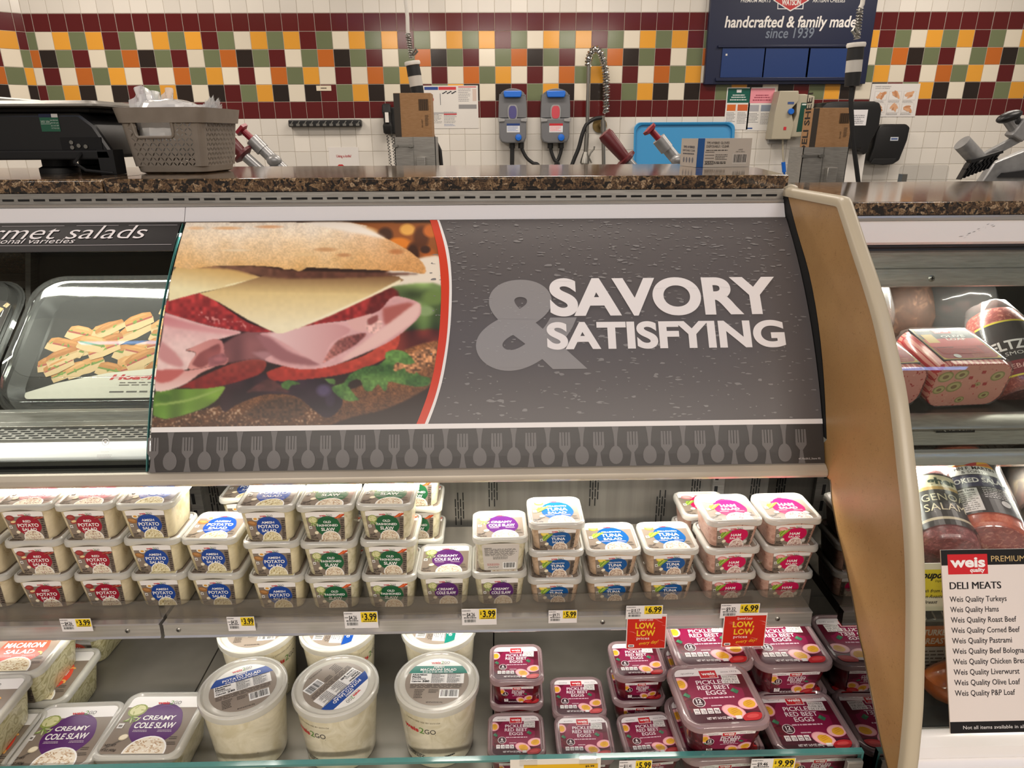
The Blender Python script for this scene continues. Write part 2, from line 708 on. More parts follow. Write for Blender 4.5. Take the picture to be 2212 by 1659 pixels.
def particle_board():
    m = pbr('tan_laminate', (172, 134, 84), 0.42)
    v = objco(m)
    n = noise(m, v, 5, 4, 0.6)
    r = ramp(m, [(0.3, (160, 122, 74)), (0.7, (180, 142, 92))])
    lk(m, n.outputs['Fac'], r.inputs['Fac'])
    f = noise(m, objco(m, (1, 1.0, 1)), 150, 3, 0.6, 2.5)
    r2 = ramp(m, [(0.30, (196, 182, 160)), (0.40, (255, 255, 255)), (0.66, (255, 255, 255)), (0.74, (255, 246, 226))])
    lk(m, f.outputs['Fac'], r2.inputs['Fac'])
    mm = nd(m, 'ShaderNodeMixRGB', blend_type='MULTIPLY')
    mm.inputs[0].default_value = 0.8
    lk(m, r.outputs['Color'], mm.inputs[1])
    lk(m, r2.outputs['Color'], mm.inputs[2])
    lk(m, mm.outputs[0], bsdf(m).inputs['Base Color'])


particle_board()


def salad(name, base, alt, chunk, scale=38, amt=0.70, coat=0.5):
    """food seen through the clear wall of a tub"""
    m = pbr(name, base, 0.33, 0, coat)
    v = objco(m)
    n = noise(m, v, scale, 4, 0.6, 1.2)
    r = ramp(m, [(0.36, alt), (0.52, base), (0.66, tuple(min(255, c + 12) for c in base))])
    lk(m, n.outputs['Fac'], r.inputs['Fac'])
    n2 = noise(m, v, scale * 2.6, 2, 0.5, 0.6)
    r2 = ramp(m, [(amt, (0, 0, 0)), (amt + 0.05, (255, 255, 255))])
    lk(m, n2.outputs['Fac'], r2.inputs['Fac'])
    mx = nd(m, 'ShaderNodeMixRGB')
    mx.inputs[2].default_value = lin(chunk)
    lk(m, r2.outputs['Color'], mx.inputs[0])
    lk(m, r.outputs['Color'], mx.inputs[1])
    lk(m, mx.outputs[0], bsdf(m).inputs['Base Color'])


salad('food_potato', (216, 204, 166), (186, 172, 126), (116, 104, 66))
salad('food_redpotato', (212, 198, 164), (180, 160, 122), (104, 70, 60))
salad('food_slaw', (214, 206, 174), (190, 182, 140), (206, 150, 100), 55, 0.72)
salad('food_tuna', (196, 168, 140), (176, 146, 116), (146, 112, 84), 50, 0.66)
salad('food_ham', (204, 164, 146), (184, 140, 122), (140, 84, 76), 60, 0.64)
salad('food_beet', (104, 12, 24), (60, 6, 14), (140, 30, 44), 14, 0.7, 1.0)
salad('food_white', (228, 220, 194), (214, 204, 172), (150, 140, 110), 24, 0.74)


def macaroni():
    m = pbr('food_macaroni', (206, 200, 150), 0.3, 0, 0.5)
    v = objco(m)
    w = nd(m, 'ShaderNodeTexWave', wave_type='RINGS')
    w.inputs['Scale'].default_value = 22
    w.inputs['Distortion'].default_value = 14
    w.inputs['Detail'].default_value = 2
    w.inputs['Detail Scale'].default_value = 1.6
    lk(m, v, w.inputs['Vector'])
    r = ramp(m, [(0.05, (176, 167, 118)), (0.25, (210, 204, 162)), (0.8, (220, 214, 174)), (1.0, (200, 192, 146))])
    lk(m, w.outputs['Fac'], r.inputs['Fac'])
    lk(m, r.outputs['Color'], bsdf(m).inputs['Base Color'])


macaroni()


def meat(name, base, fat, scale, lo=0.52, coat=0.6):
    m = pbr(name, base, 0.3, 0, coat)
    v = objco(m)
    n = noise(m, v, scale, 4, 0.65, 0.8)
    r = ramp(m, [(0.3, tuple(int(c * .78) for c in base)), (lo, base), (lo + 0.16, fat)])
    lk(m, n.outputs['Fac'], r.inputs['Fac'])
    lk(m, r.outputs['Color'], bsdf(m).inputs['Base Color'])


meat('meat_salami', (150, 62, 54), (206, 140, 120), 130)
meat('meat_salami_orange', (190, 84, 52), (214, 128, 92), 60)
meat('meat_genoa', (124, 56, 58), (176, 110, 108), 150)
meat('meat_loaf', (206, 136, 122), (224, 164, 148), 18)
meat('meat_roast', (66, 45, 34), (100, 74, 57), 30, coat=0.0)
bsdf(MATS['meat_roast']).inputs['Roughness'].default_value = 0.75
meat('meat_dark', (50, 40, 34), (96, 84, 60), 26)
meat('meat_smoked', (196, 98, 34), (232, 160, 70), 12)


def netted():
    """red diamond net printed over pink casing"""
    m = pbr('casing_net', (224, 140, 126), 0.28, 0, 0.6)
    v = objco(m)
    outs = []
    for ang in (38, -38):
        mp = nd(m, 'ShaderNodeMapping')
        mp.inputs['Rotation'].default_value = (0, R(ang), 0)
        lk(m, v, mp.inputs['Vector'])
        w = nd(m, 'ShaderNodeTexWave', bands_direction='X')
        w.inputs['Scale'].default_value = 36
        lk(m, mp.outputs[0], w.inputs['Vector'])
        outs.append(w.outputs['Fac'])
    mn = nd(m, 'ShaderNodeMath', operation='MAXIMUM')
    lk(m, outs[0], mn.inputs[0])
    lk(m, outs[1], mn.inputs[1])
    r = ramp(m, [(0.80, (226, 150, 134)), (0.9, (186, 34, 44))])
    lk(m, mn.outputs[0], r.inputs['Fac'])
    lk(m, r.outputs['Color'], bsdf(m).inputs['Base Color'])


netted()

# ------------------------------------------------------------------ the setting
WY = 5.2155
TX0, TZ0, TP = -3.0668, 2.2266, 0.1095
TILE = {'W': (226, 217, 198), 'Y': (226, 160, 58), 'G': (112, 120, 88), 'R': (92, 26, 26), 'K': (42, 33, 28), 'O': (190, 104, 40), 'H': (226, 221, 212)}
ROWS = ["R", "WYGYRG", "KGRWGO", "RWOGYW", "GYKWKR", "R"]


def tile_key(i, j):
    return ROWS[j][i % len(ROWS[j])] if 0 <= j < 6 else 'H'


def tile_face(mb, o, ux, nz, a0, a1, z0, z1, key, rnd):
    """one glazed tile: raised face with a softened edge"""
    g, e, h = 0.0013, 0.0030, 0.0018
    o, ux, nz = np.array(o, float), np.array(ux, float), np.array(nz, float)
    up = np.array((0, 0, 1.0))
    P = lambda a, z, d: o + ux * a + up * z + nz * d
    q = [(a0 + g, z0 + g), (a1 - g, z0 + g), (a1 - g, z1 - g), (a0 + g, z1 - g)]
    t = [(a0 + e, z0 + e), (a1 - e, z0 + e), (a1 - e, z1 - e), (a0 + e, z1 - e)]
    k = 1 + rnd.uniform(-0.035, 0.035)
    col = tuple(min(255, c * k) for c in TILE[key])
    tl = rnd.uniform(-.0003, .0003), rnd.uniform(-.0003, .0003)
    mb.add([P(a, z, 0) for a, z in q] + [P(t[n][0], t[n][1], h + (tl[0] if n in (0, 1) else 0) + (tl[1] if n in (1, 2) else 0)) for n in range(4)],
           [(4, 5, 6, 7), (0, 1, 5, 4), (1, 2, 6, 5), (2, 3, 7, 6), (3, 0, 4, 7)], 0, col, False)


def tiled(name, o, ux, nz, i0, i1, first=None):
    rnd = random.Random(3)
    mb = MB()
    for i in range(i0, i1):
        for j in range(-7, 20):
            a0, a1 = i * TP, (i + 1) * TP
            if first is not None and i == i0:
                a0 = first
            tile_face(mb, o, ux, nz, a0, a1, TZ0 - (j + 1) * TP, TZ0 - j * TP, tile_key(i, j), rnd)
    return mb


XC = TX0 - 0.060          # the corner where the side wall turns off
mb = tiled('wall_back', (TX0, WY, 0), (1, 0, 0), (0, -1, 0), -1, 70, -0.060)
wb = mb.build('wall_back', 'tile_glaze')
tag(wb, 'tiled back wall with a red, gold, green and white chequered band', 'wall', kind='structure')
g = MB()
g.box(XC, 4.7, WY, WY + 0.12, 0, 3.1)
g.build('wall_body', 'grout', wb)
# the side wall leaves the corner at an angle
dA = np.array((-math.cos(R(40)), -math.sin(R(40)), 0))
nA = np.array((math.sin(R(40)), -math.cos(R(40)), 0))
mb = MB()
rnd = random.Random(8)
for i in range(0, 14):
    for j in range(-7, 20):
        a0, a1 = (i * TP - 0.055, (i + 1) * TP - 0.055)
        tile_face(mb, (XC, WY, 0), dA, nA, max(a0, 0.0), a1, TZ0 - (j + 1) * TP, TZ0 - j * TP, tile_key(-2 - i, j), rnd)
wl = mb.build('wall_left', 'tile_glaze')
tag(wl, 'tiled side wall turning off the corner at the far left', 'wall', kind='structure')
g = MB()
p0, p1 = np.array((XC, WY)), np.array((XC, WY)) + dA[:2] * 1.5
q0, q1 = p0 - nA[:2] * 0.1, p1 - nA[:2] * 0.1
g.prism([tuple(p0), tuple(p1), tuple(q1), tuple(q0)], 0, 3.1, fn=lambda a, b, d: (a, b, d))
g.build('wall_body', 'grout', wl)
fl = MB()
fl.box(-4.6, 4.7, -3.6, 5.4, -0.05, 0)
tag(fl.build('floor', 'floor_tile'), 'pale tiled shop floor under the deli counter', 'floor', kind='structure')
ce = MB()
ce.box(-4.6, 4.7, -3.6, 5.4, 3.0, 3.05)
tag(ce.build('ceiling', 'ceiling_white'), 'white shop ceiling over the deli', 'ceiling', kind='structure')

# ------------------------------------------------------------------ curved front of the deli case
_A, _B, _SG = np.array([1.438, 1.2866]), np.array([1.13, 0.886]), 0.032
_ch = np.linalg.norm(_B - _A)
_RR = (_ch * _ch / 4 + _SG * _SG) / (2 * _SG)
_d = (_B - _A) / _ch
_n = np.array([_d[1], -_d[0]])
_n = _n if _n[0] < 0 else -_n
_cen = (_A + _B) / 2 - _n * (_RR - _SG)
_half = math.asin(_ch / 2 / _RR)
FL = 2 * _half * _RR            # length of the arc, 0.511 m


def front(x, v, off=0.0):
    """point of the curved front: x, distance v down from its top edge, offset outwards"""
    a = -_half + v / _RR
    nn = math.cos(a) * _n + math.sin(a) * _d
    p = _cen + (_RR + off) * nn
    return (x, p[0], p[1])


def ext(mb, prof, x0, x1, mat=0):
    """profile in (y, z) drawn out along x"""
    mb.prism(prof, x0, x1, mat, fn=lambda a, b, d: (d, a, b))


def smooth(pts, k=6):
    out = []
    n = len(pts)
    P = [np.array(p, float) for p in pts]
    for i in range(n - 1):
        a, b, c, d = P[max(i - 1, 0)], P[i], P[i + 1], P[min(i + 2, n - 1)]
        for j in range(k):
            t = j / k
            out.append(tuple(0.5 * (2 * b + (c - a) * t + (2 * a - 5 * b + 4 * c - d) * t * t + (3 * b - a - 3 * c + d) * t ** 3)))
    out.append(tuple(P[-1]))
    return out


# ------------------------------------------------------------------ granite counters
GT, GB = 1.372, 1.3445
mb = MB()
mb.box(-1.75, -0.7945, 1.47, 2.075, GB, GT)
tag(mb.build('granite_countertop', 'granite', bevel=0.004), 'brown granite countertop slab under the scale and basket', 'countertop', 'granite countertops')
mb = MB()
mb.prism([(-0.7935, 1.47), (0.6, 1.47), (0.6, 1.49), (0.655, 1.80), (0.655, 2.075), (-0.7935, 2.075)], GB, GT, fn=lambda a, b, d: (a, b, d))
tag(mb.build('granite_countertop', 'granite', bevel=0.004), 'long brown granite countertop slab carrying the glove box', 'countertop', 'granite countertops')
mb = MB()
mb.box(0.66, 2.1, 1.46, 2.09, 1.2905, 1.3175)
tag(mb.build('granite_countertop', 'granite', bevel=0.0015), 'lower brown granite countertop slab right of the tan end panel', 'countertop', 'granite countertops')

# ------------------------------------------------------------------ deli case, left and middle
case = thing('deli_case', 'stainless refrigerated deli case with curved front and self-serve shelves below', 'display case', (-0.4, 1.2, 0))
XL, XR, XS = -1.75, 0.590, -0.6275
PBX = [tuple(at(a, b, x=0.5905)[1:] + np.array((0.004, 0))) for a, b in ((1700, 415), (1722, 500), (1748, 590), (1768, 700), (1780, 820), (1786, 950))]
mb = MB()
mb.box(XL, XR, 1.35, 1.39, 0.37, 0.884)
bp = mb.build('back_panel', 'steel_back', case, bevel=0.001)
# groups of air slots in the back panel
for sx, sz in ((-0.0905, 0.677), (-0.016, 0.722), (0.205, 0.720), (0.354, 0.676), (0.429, 0.720), (-0.30, 0.720), (-0.236, 0.676), (-0.62, 0.720), (0.13, 0.648), (-0.36, 0.676), (0.56, 0.722)):
    mb = MB()
    for k in range(4):
        for j in range(3):
            zc = sz + (1 - j) * 0.0225 + (0.008 if k % 2 else -0.008)
            xx = sx - 0.0085 + k * 0.0057
            mb.box(xx - 0.0011, xx + 0.0011, 1.3485, 1.352, zc - 0.0095, zc + 0.0095)
    mb.build('air_slots', 'dark_gap', bp)
for xx in (0.475, -0.655):
    mb = MB()
    mb.box(xx - 0.013, xx + 0.013, 1.338, 1.352, 0.64, 0.90)
    u = mb.build('shelf_upright', 'steel', case, bevel=0.001)
    mb = MB()
    for k in range(6):
        mb.box(xx - 0.009, xx - 0.002, 1.3372, 1.3385, 0.665 + k * 0.04, 0.690 + k * 0.04)
    mb.build('upright_slots', 'dark_gap', u)
# lower deck in three plates with dark seams between them
for x0, x1 in ((XL, -0.6025), (-0.6, -0.0195), (-0.017, 0.579)):
    mb = MB()
    mb.box(x0, x1, 0.80, 1.349, 0.415, 0.43)
    mb.build('deck_plate', 'deck_steel', case, bevel=0.0008)
mb = MB()
mb.box(XL, XR, 0.80, 1.349, 0.37, 0.4145)
mb.build('deck_pan', 'dark_gap', case)
mb = MB()
mb.box(XL, XR, 0.815, 1.35, 0.0, 0.3695)
mb.build('base_body', 'paint_frame', case)
# floor of the upper, serviced compartment with its underside (canopy)
mb = MB()
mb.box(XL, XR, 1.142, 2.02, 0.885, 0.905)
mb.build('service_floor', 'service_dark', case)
mb = MB()
mb.box(XL, XR, 1.125, 1.349, 0.8715, 0.884)
mb.build('canopy', 'plate_bright', case, bevel=0.001)
mb = MB()
ext(mb, [(1.129, 0.8875), (1.122, 0.8865), (1.112, 0.880), (1.109, 0.872), (1.112, 0.8665), (1.122, 0.8645), (1.16, 0.8645), (1.16, 0.8705), (1.124, 0.8715), (1.124, 0.884), (1.129, 0.884)], XL, XR)
mb.build('bottom_rail', 'paint_frame', case, bevel=0.0006)
# rear wall and doors of the serviced compartment, dark and reflective
mb = MB()
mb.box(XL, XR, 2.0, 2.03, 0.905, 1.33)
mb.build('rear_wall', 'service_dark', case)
for k, (x0, x1) in enumerate(((-1.72, -1.25), (-1.22, -0.86), (-0.85, -0.64))):
    mb = MB()
    mb.prism([(1.80, 0.93), (1.94, 1.30), (1.955, 1.30), (1.815, 0.925)], x0, x1, fn=lambda a, b, d: (d, a, b))
    mb.build('rear_door', 'mirror_dark' if k == 0 else 'service_dark', case)
mb = MB()
mb.bar((-1.235, 1.79, 0.93), (-1.235, 1.93, 1.30), 0.03, 0.014, up=(1, 0, 0))
mb.build('door_post', 'steel', case)
mb = MB()
ext(mb, PBX + [(2.0, 0.90), (2.0, 1.3355)], 0.5908, 0.6055)
mb.build('gap_filler', 'dark_gap', case)  # black filler added so no light shows through the gap beside the sign
# stepped sill behind the left glass: pan edge, grille, pale apron
mb = MB()
ext(mb, [(1.30, 0.905), (1.30, 0.944), (1.285, 0.944), (1.268, 0.930), (1.245, 0.930), (1.245, 0.905)], XL, XS - 0.002)
mb.build('display_pan', 'steel', case, bevel=0.0006)
mb = MB()
ext(mb, [(1.244, 0.905), (1.244, 0.9265), (1.200, 0.9225), (1.197, 0.905)], XL, XS - 0.002)
gr = mb.build('air_grille', 'steel', case)
mb = MB()
rnd = random.Random(4)
for j in range(5):
    y = 1.204 + j * 0.0085
    z = 0.9225 + (y - 1.2) / 0.044 * 0.004 + 0.0004
    for i in range(46):
        x = XL + 0.02 + i * 0.0245 + (0.012 if j % 2 else 0)
        if x + 0.018 < XS - 0.01:
            mb.add([(x, y, z), (x + 0.018, y, z), (x + 0.018, y + 0.0042, z + 0.0004), (x, y + 0.0042, z + 0.0004)], [(0, 1, 2, 3)])
mb.build('grille_slots', 'dark_gap', gr)
mb = MB()
ext(mb, [(1.196, 0.9195), (1.150, 0.9085), (1.142, 0.898), (1.142, 0.888), (1.196, 0.888)], XL, XS - 0.002)
mb.build('front_apron', 'rail_white', case, bevel=0.002)
# slotted vent strip below the granite
mb = MB()
ext(mb, [(1.48, 1.3445), (1.4655, 1.3445), (1.4640, 1.3245), (1.48, 1.3245)], XL, XR)
vs = mb.build('vent_strip', 'steel', case)
mb = MB()
for i in range(76):
    x = XL + 0.01 + i * 0.031
    if x + 0.024 < XR:
        mb.box(x, x + 0.022, 1.4632, 1.466, 1.3302, 1.3342)
mb.build('vent_slots', 'dark_gap', vs)
mb = MB()
ext(mb, [(1.48, 1.3242), (1.462, 1.3242), (1.4585, 1.3205), (1.4585, 1.3178), (1.48, 1.3178)], XL, XR)
mb.build('top_bead', 'bright_rail', case)
# white cap rail in two lengths, meeting at a slanted joint
RP = [(1.48, 1.317), (1.4575, 1.317), (1.4545, 1.3125), (1.4475, 1.300), (1.4415, 1.2905), (1.4440, 1.2885), (1.48, 1.2885)]
mb = MB()
ext(mb, RP, XL, XS - 0.0035)
mb.build('cap_rail', 'rail_white', case)
mb = MB()
ext(mb, RP, XS - 0.0020, XR)
mb.build('cap_rail', 'rail_white', case)
mb = MB()
ext(mb, [(1.4425, 1.2888), (1.4385, 1.2862), (1.4405, 1.2845), (1.48, 1.2845), (1.48, 1.2888)], XL, XR)
mb.build('gasket', 'gasket', case)
# curved glass front at the left
mb = MB()
NV = 25
vsl = [FL * 0.004 + FL * 0.992 * k / (NV - 1) for k in range(NV)]
mb.loft([[front(XL, v, 0.003) for v in vsl] + [front(XL, v, -0.003) for v in reversed(vsl)],
         [front(XS - 0.0045, v, 0.003) for v in vsl] + [front(XS - 0.0045, v, -0.003) for v in reversed(vsl)]])
gl = mb.build('curved_glass', 'glass', case)
mb = MB()
mb.loft([[front(XS - 0.0044, v, 0.0032) for v in vsl] + [front(XS - 0.0044, v, -0.0032) for v in reversed(vsl)],
         [front(XS - 0.0030, v, 0.0032) for v in vsl] + [front(XS - 0.0030, v, -0.0032) for v in reversed(vsl)]])
mb.build('glass_edge', 'teal_glass_edge', gl)
# mark etched on the glass
art = Art()
ex = -0.705
for k in range(20):
    a, b = 2 * PI * k / 20, 2 * PI * (k + 1) / 20
    art.poly([(ex + r_ * math.cos(t), -0.455 + r_ * math.sin(t)) for r_, t in ((.0068, a), (.0068, b), (.0055, b), (.0055, a))], (225, 225, 222), 1)
art.poly(ellipse(ex, -0.455, 0.0028, 0.0032, 10), (215, 215, 212), 1)
art.text('SOUTHERN', ex, -0.4685, 0.0021, (225, 225, 222), 1, w=0.021)
art.text('COUNTY', ex, -0.4735, 0.0018, (225, 225, 222), 1, w=0.014)
art.lines(ex - 0.014, -0.485, ex + 0.014, -0.477, 3, (222, 222, 220), 1, 0.35, 5, 0.1)
mb = MB()
art.into(mb, lambda a, b, l: front(a, -b, 0.0036))
mb.build('etched_mark', 'print_matte', gl)

# end mirror of the self-serve bay
mb = MB()
BORD = [(1792, 1036), (1795, 1079), (1807, 1145), (1825.5, 1220), (1840, 1290), (1854, 1373), (1863, 1409), (1882, 1508), (1901, 1602), (1916, 1659)]
mbd = [tuple(at(a, b, x=0.5885)[1:]) for a, b in BORD]
ext(mb, [(1.349, 0.866), (mbd[0][0], 0.866)] + mbd + [(mbd[-1][0] - 0.03, 0.4305), (1.349, 0.4305)], 0.5885, 0.5900)
mb.build('end_mirror', 'mirror_dark', case)

# front glass of the lower deck with its ground teal edge
mb = MB()
mb.box(XL, 0.5735, 0.836, 0.844, 0.4305, 0.5145)
fg = mb.build('deck_glass', 'glass', case)
mb = MB()
mb.box(XL, 0.5735, 0.8355, 0.8445, 0.5146, 0.5190)
mb.box(0.5736, 0.577, 0.8355, 0.8445, 0.4305, 0.5190)
mb.build('ground_edge', 'teal_glass_edge', fg)
mb = MB()
mb.box(0.548, 0.574, 0.826, 0.8354, 0.4305, 0.508)
mb.build('glass_clip', 'steel', case, bevel=0.002)

# ------------------------------------------------------------------ end panel
ep = thing('end_panel', 'tall curved tan laminate end panel with beige edging, between the two cases', 'panel', (0.615, 1.1, 0))
PB = [tuple(at(a, b, x=0.5905)[1:]) for a, b in ((1700, 415), (1722, 500), (1748, 590), (1768, 700), (1780, 820), (1786, 950))] + [(1.20, 0.86), (1.20, 0.0)]
PF = [tuple(at(a, b, x=0.5905)[1:]) for a, b in ((1803, 437), (1812, 441), (1819, 460), (1845, 541), (1866, 604), (1891, 688), (1912, 782), (1926, 852), (1936, 930), (1943.6, 1001), (1952, 1077), (1958.8, 1153), (1962.6, 1229), (1964, 1305), (1963, 1400), (1961, 1491), (1959, 1536), (1952.6, 1611), (1947, 1659))]
PF += [(PF[-1][0] - 0.02, 0.40), (PF[-1][0] - 0.02, 0.2), (PF[-1][0] - 0.02, 0.0)]
pf = smooth(PF, 4)
mb = MB()
ext(mb, smooth(PB[:6], 3) + PB[6:] + list(reversed(pf)), 0.5905, 0.606)
mb.build('board', 'tan_laminate', ep)
mb = MB()
edge = [(1.489, 1.3365)] + pf
N = len(edge)
rings = []
for i in range(N):
    a, b = np.array(edge[max(i - 1, 0)]), np.array(edge[min(i + 1, N - 1)])
    t = (b - a) / np.linalg.norm(b - a)
    nn = np.array([t[1], -t[0]])
    nn = nn if (nn[1] > 0 if i < 1 else nn[0] < 0 or nn[1] > 0) else -nn
    p = np.array(edge[i])
    rings.append([(0.5885 + xx, *(p + nn * hh)) for xx, hh in ((0, -0.006), (0, 0.005), (0.003, 0.0095), (0.008, 0.011), (0.015, 0.011), (0.020, 0.0095), (0.0225, 0.005), (0.0225, -0.006))])
mb.loft(rings)
mb.build('edge_trim', 'trim_beige', ep, sharp=50)
mb = MB()
mb.box(0.5895, 0.622, 1.466, 1.496, 1.331, 1.3435)
mb.ell((0.606, 1.478, 1.345), 0.018, 0.016, 0.008)
mb.build('top_cap', 'trim_beige', ep, bevel=0.002)

# ------------------------------------------------------------------ sign on the curved front
SX, SW = -0.624, 1.213


def vnoise(X, Y, s, seed):
    r = np.random.RandomState(seed)
    g = r.rand(64, 64)
    x, y = X / s, Y / s
    i, j = np.floor(x).astype(int), np.floor(y).astype(int)
    fx, fy = x - i, y - j
    fx, fy = fx * fx * (3 - 2 * fx), fy * fy * (3 - 2 * fy)
    q = lambda a, b: g[a % 64, b % 64]
    return (q(i, j) * (1 - fx) + q(i + 1, j) * fx) * (1 - fy) + (q(i, j + 1) * (1 - fx) + q(i + 1, j + 1) * fx) * fy


def inpoly(X, Y, P):
    m = np.zeros(X.shape, bool)
    for k in range(len(P)):
        (x0, y0), (x1, y1) = P[k - 1], P[k]
        if y0 == y1:
            continue
        c = ((y0 > Y) != (y1 > Y)) & (X < (x1 - x0) * (Y - y0) / (y1 - y0) + x0)
        m ^= c
    return m


def blur(a, n):
    for _ in range(n):
        a = (np.roll(a, 1, 0) + 2 * a + np.roll(a, -1, 0)) / 4
        a = (np.roll(a, 1, 1) + 2 * a + np.roll(a, -1, 1)) / 4
    return a


def sandwich_print(X, Y):
    """the printed picture of a sandwich, as colours over the sheet"""
    S = X.shape
    n1, n2, n3, n4 = vnoise(X, Y, 90, 1), vnoise(X, Y, 28, 2), vnoise(X, Y, 9, 3), vnoise(X, Y, 16, 7)
    img = np.zeros(S + (3,))
    img[:] = (46, 30, 24)

    def lay(P, c, soft=2, amp=0.0, tex=None, m=None, k=4):
        nonlocal img
        if m is None:
            m = inpoly(X, Y, smooth(P + [P[0]], k)[:-1] if k else P)
        w = blur(m.astype(float), soft)[..., None]
        c = np.array(c, float) if not isinstance(c, np.ndarray) else c
        if c.ndim == 1:
            c = np.broadcast_to(c, S + (3,))
        if amp:
            c = c * (1 + amp * ((tex if tex is not None else n2) - 0.5))[..., None]
        img = img * (1 - w) + c * w

    def grad(c0, c1, t):
        t = np.clip(t, 0, 1)[..., None]
        return np.array(c0, float) * (1 - t) + np.array(c1, float) * t

    def blob(cx, cy, rx, ry, c, soft, a=1.0):
        nonlocal img
        d = ((X - cx) / rx) ** 2 + ((Y - cy) / ry) ** 2
        w = (a * np.clip((1.25 - d) / soft, 0, 1))[..., None]
        img = img * (1 - w) + np.array(c, float) * w

    # blurred backdrop
    lay([(1350, 20), (2120, 20), (2120, 460), (1800, 460)], (150, 84, 36), 6, k=0)
    for q in ((1500, 90, 150, 50, (236, 190, 130)), (1860, 70, 60, 45, (238, 176, 84)), (1700, 110, 60, 60, (70, 40, 24)), (1960, 130, 60, 90, (90, 46, 20)),
              (1800, 170, 90, 45, (226, 130, 40)), (2030, 80, 60, 50, (206, 110, 40)), (1900, 250, 50, 90, (60, 30, 16)), (2020, 260, 50, 60, (180, 92, 34)), (1990, 215, 40, 30, (60, 32, 20))):
        blob(*q, 0.8)
    lay([(1860, 300), (2120, 270), (2120, 560), (1900, 560), (1750, 480), (1700, 390)], (238, 226, 208), 6)
    blob(2010, 530, 90, 40, (120, 80, 40), .8)
    lay([(1740, 480), (2120, 480), (2120, 840), (1800, 840), (1700, 700)], grad((116, 140, 84), (60, 78, 40), (Y - 480) / 360), 5, 0.9, n1)
    blob(1990, 660, 70, 40, (140, 164, 110), .9)
    blob(2050, 560, 90, 60, (112, 136, 74), .9)
    lay([(1700, 820), (2120, 800), (2120, 1000), (1700, 1000)], (104, 44, 34), 6, .5, n1)
    # lower bun
    bunc = grad((142, 92, 54), (92, 60, 38), (Y - 1000) / 450)
    lay([(-30, 1560), (0, 1440), (200, 1420), (520, 1340), (700, 1270), (1000, 1260), (1350, 1250), (1600, 1160), (1800, 960), (2120, 880), (2120, 1110), (1950, 1250), (1700, 1370), (1450, 1430), (1250, 1500), (900, 1560)], bunc, 2, 0.7, 0.5 * n3 + 0.5 * n2)
    sp = (n3 > 0.80) & (Y > 1330) & (X < 1300)
    lay(None, (196, 168, 140), 1, m=sp & inpoly(X, Y, [(0, 1420), (520, 1350), (1240, 1300), (1250, 1500), (0, 1560)]))
    lay([(1740, 1020), (1900, 960), (2060, 920), (2040, 1040), (1900, 1110), (1760, 1110)], (176, 124, 84), 3, 1.0, n4)
    # dark leaves
    lay([(505, 1350), (520, 1200), (640, 1150), (800, 1120), (1000, 1130), (1200, 1150), (1330, 1190), (1390, 1300), (1370, 1370), (1275, 1435), (1150, 1350), (1040, 1275), (850, 1260), (640, 1330), (540, 1390)],
        grad((52, 30, 34), (44, 30, 44), (X - 500) / 900), 1, 0.5, n1)
    lay([(690, 1250), (850, 1150), (960, 1210), (1000, 1250), (850, 1240)], (84, 48, 46), 2, .3)
    blob(1255, 1235, 60, 50, (96, 84, 120), 1.0, .8)
    blob(1300, 1300, 40, 60, (66, 52, 78), 1.0, .6)
    lay([(640, 1420), (900, 1290), (1100, 1310), (1100, 1420), (900, 1440)], (78, 54, 38), 6, .6, n4)
    # spinach
    lay([(20, 1418), (40, 1240), (250, 1225), (518, 1200), (515, 1260), (440, 1335), (300, 1395), (120, 1440)], grad((92, 132, 44), (126, 160, 62), (X - 50) / 500), 1, 0.4, n1)
    lay([(40, 1330), (260, 1300), (500, 1225), (500, 1235), (270, 1315), (40, 1345)], (150, 178, 92), 2)
    blob(100, 1290, 60, 40, (66, 100, 34), 1, .7)
    # tomato
    tom = grad((196, 76, 56), (150, 38, 30), (Y - 1000) / 220)
    lay([(200, 1215), (420, 1110), (620, 1030), (780, 1005), (838, 1035), (800, 1110), (640, 1170), (420, 1218)], grad((150, 66, 52), (128, 34, 30), (Y - 1020) / 180), 1, .25, n2)
    lay([(835, 1105), (1000, 1050), (1300, 1050), (1550, 980), (1740, 850), (1805, 820), (1785, 925), (1680, 1015), (1450, 1105), (1150, 1152), (900, 1166)], tom, 1, .25, n2)
    # folds behind
    lay([(520, 900), (640, 830), (800, 790), (930, 850), (1020, 960), (900, 1020), (740, 1010), (540, 1030)], grad((122, 76, 74), (150, 100, 100), (X - 520) / 500), 3, .3, n1)
    lay([(730, 960), (900, 950), (1020, 980), (1000, 1030), (860, 1030)], (176, 128, 130), 4)
    # salami
    sal = grad((176, 60, 58), (150, 44, 42), (Y - 550) / 250)
    lay([(125, 580), (350, 525), (520, 620), (700, 740), (870, 800), (820, 812), (650, 806), (420, 765), (110, 670)], sal, 1, .5, n2)
    lay(None, (216, 140, 134), 1, m=(n4 > 0.78) & inpoly(X, Y, [(300, 660), (520, 660), (760, 780), (640, 795), (420, 740)]))
    lay([(1040, 790), (1300, 690), (1500, 595), (1730, 490), (1765, 600), (1650, 685), (1300, 745), (1100, 785)], sal, 1, .5, n2)
    lay([(1600, 560), (1740, 490), (1800, 560), (1700, 690), (1560, 690)], (110, 40, 38), 4, .3)
    # ham, left
    ham = grad((226, 172, 172), (238, 206, 200), (Y - 660) / 300 + 0.4 * (n1 - .5))
    lay([(105, 670), (420, 765), (650, 808), (600, 835), (500, 865), (330, 920), (255, 945), (330, 965), (290, 1040), (240, 1092), (40, 1085), (80, 880)], ham, 1, .08, n2)
    lay([(90, 690), (380, 770), (640, 812), (560, 830), (300, 800), (90, 760)], grad((206, 130, 134), (224, 164, 164), (Y - 690) / 130), 5)
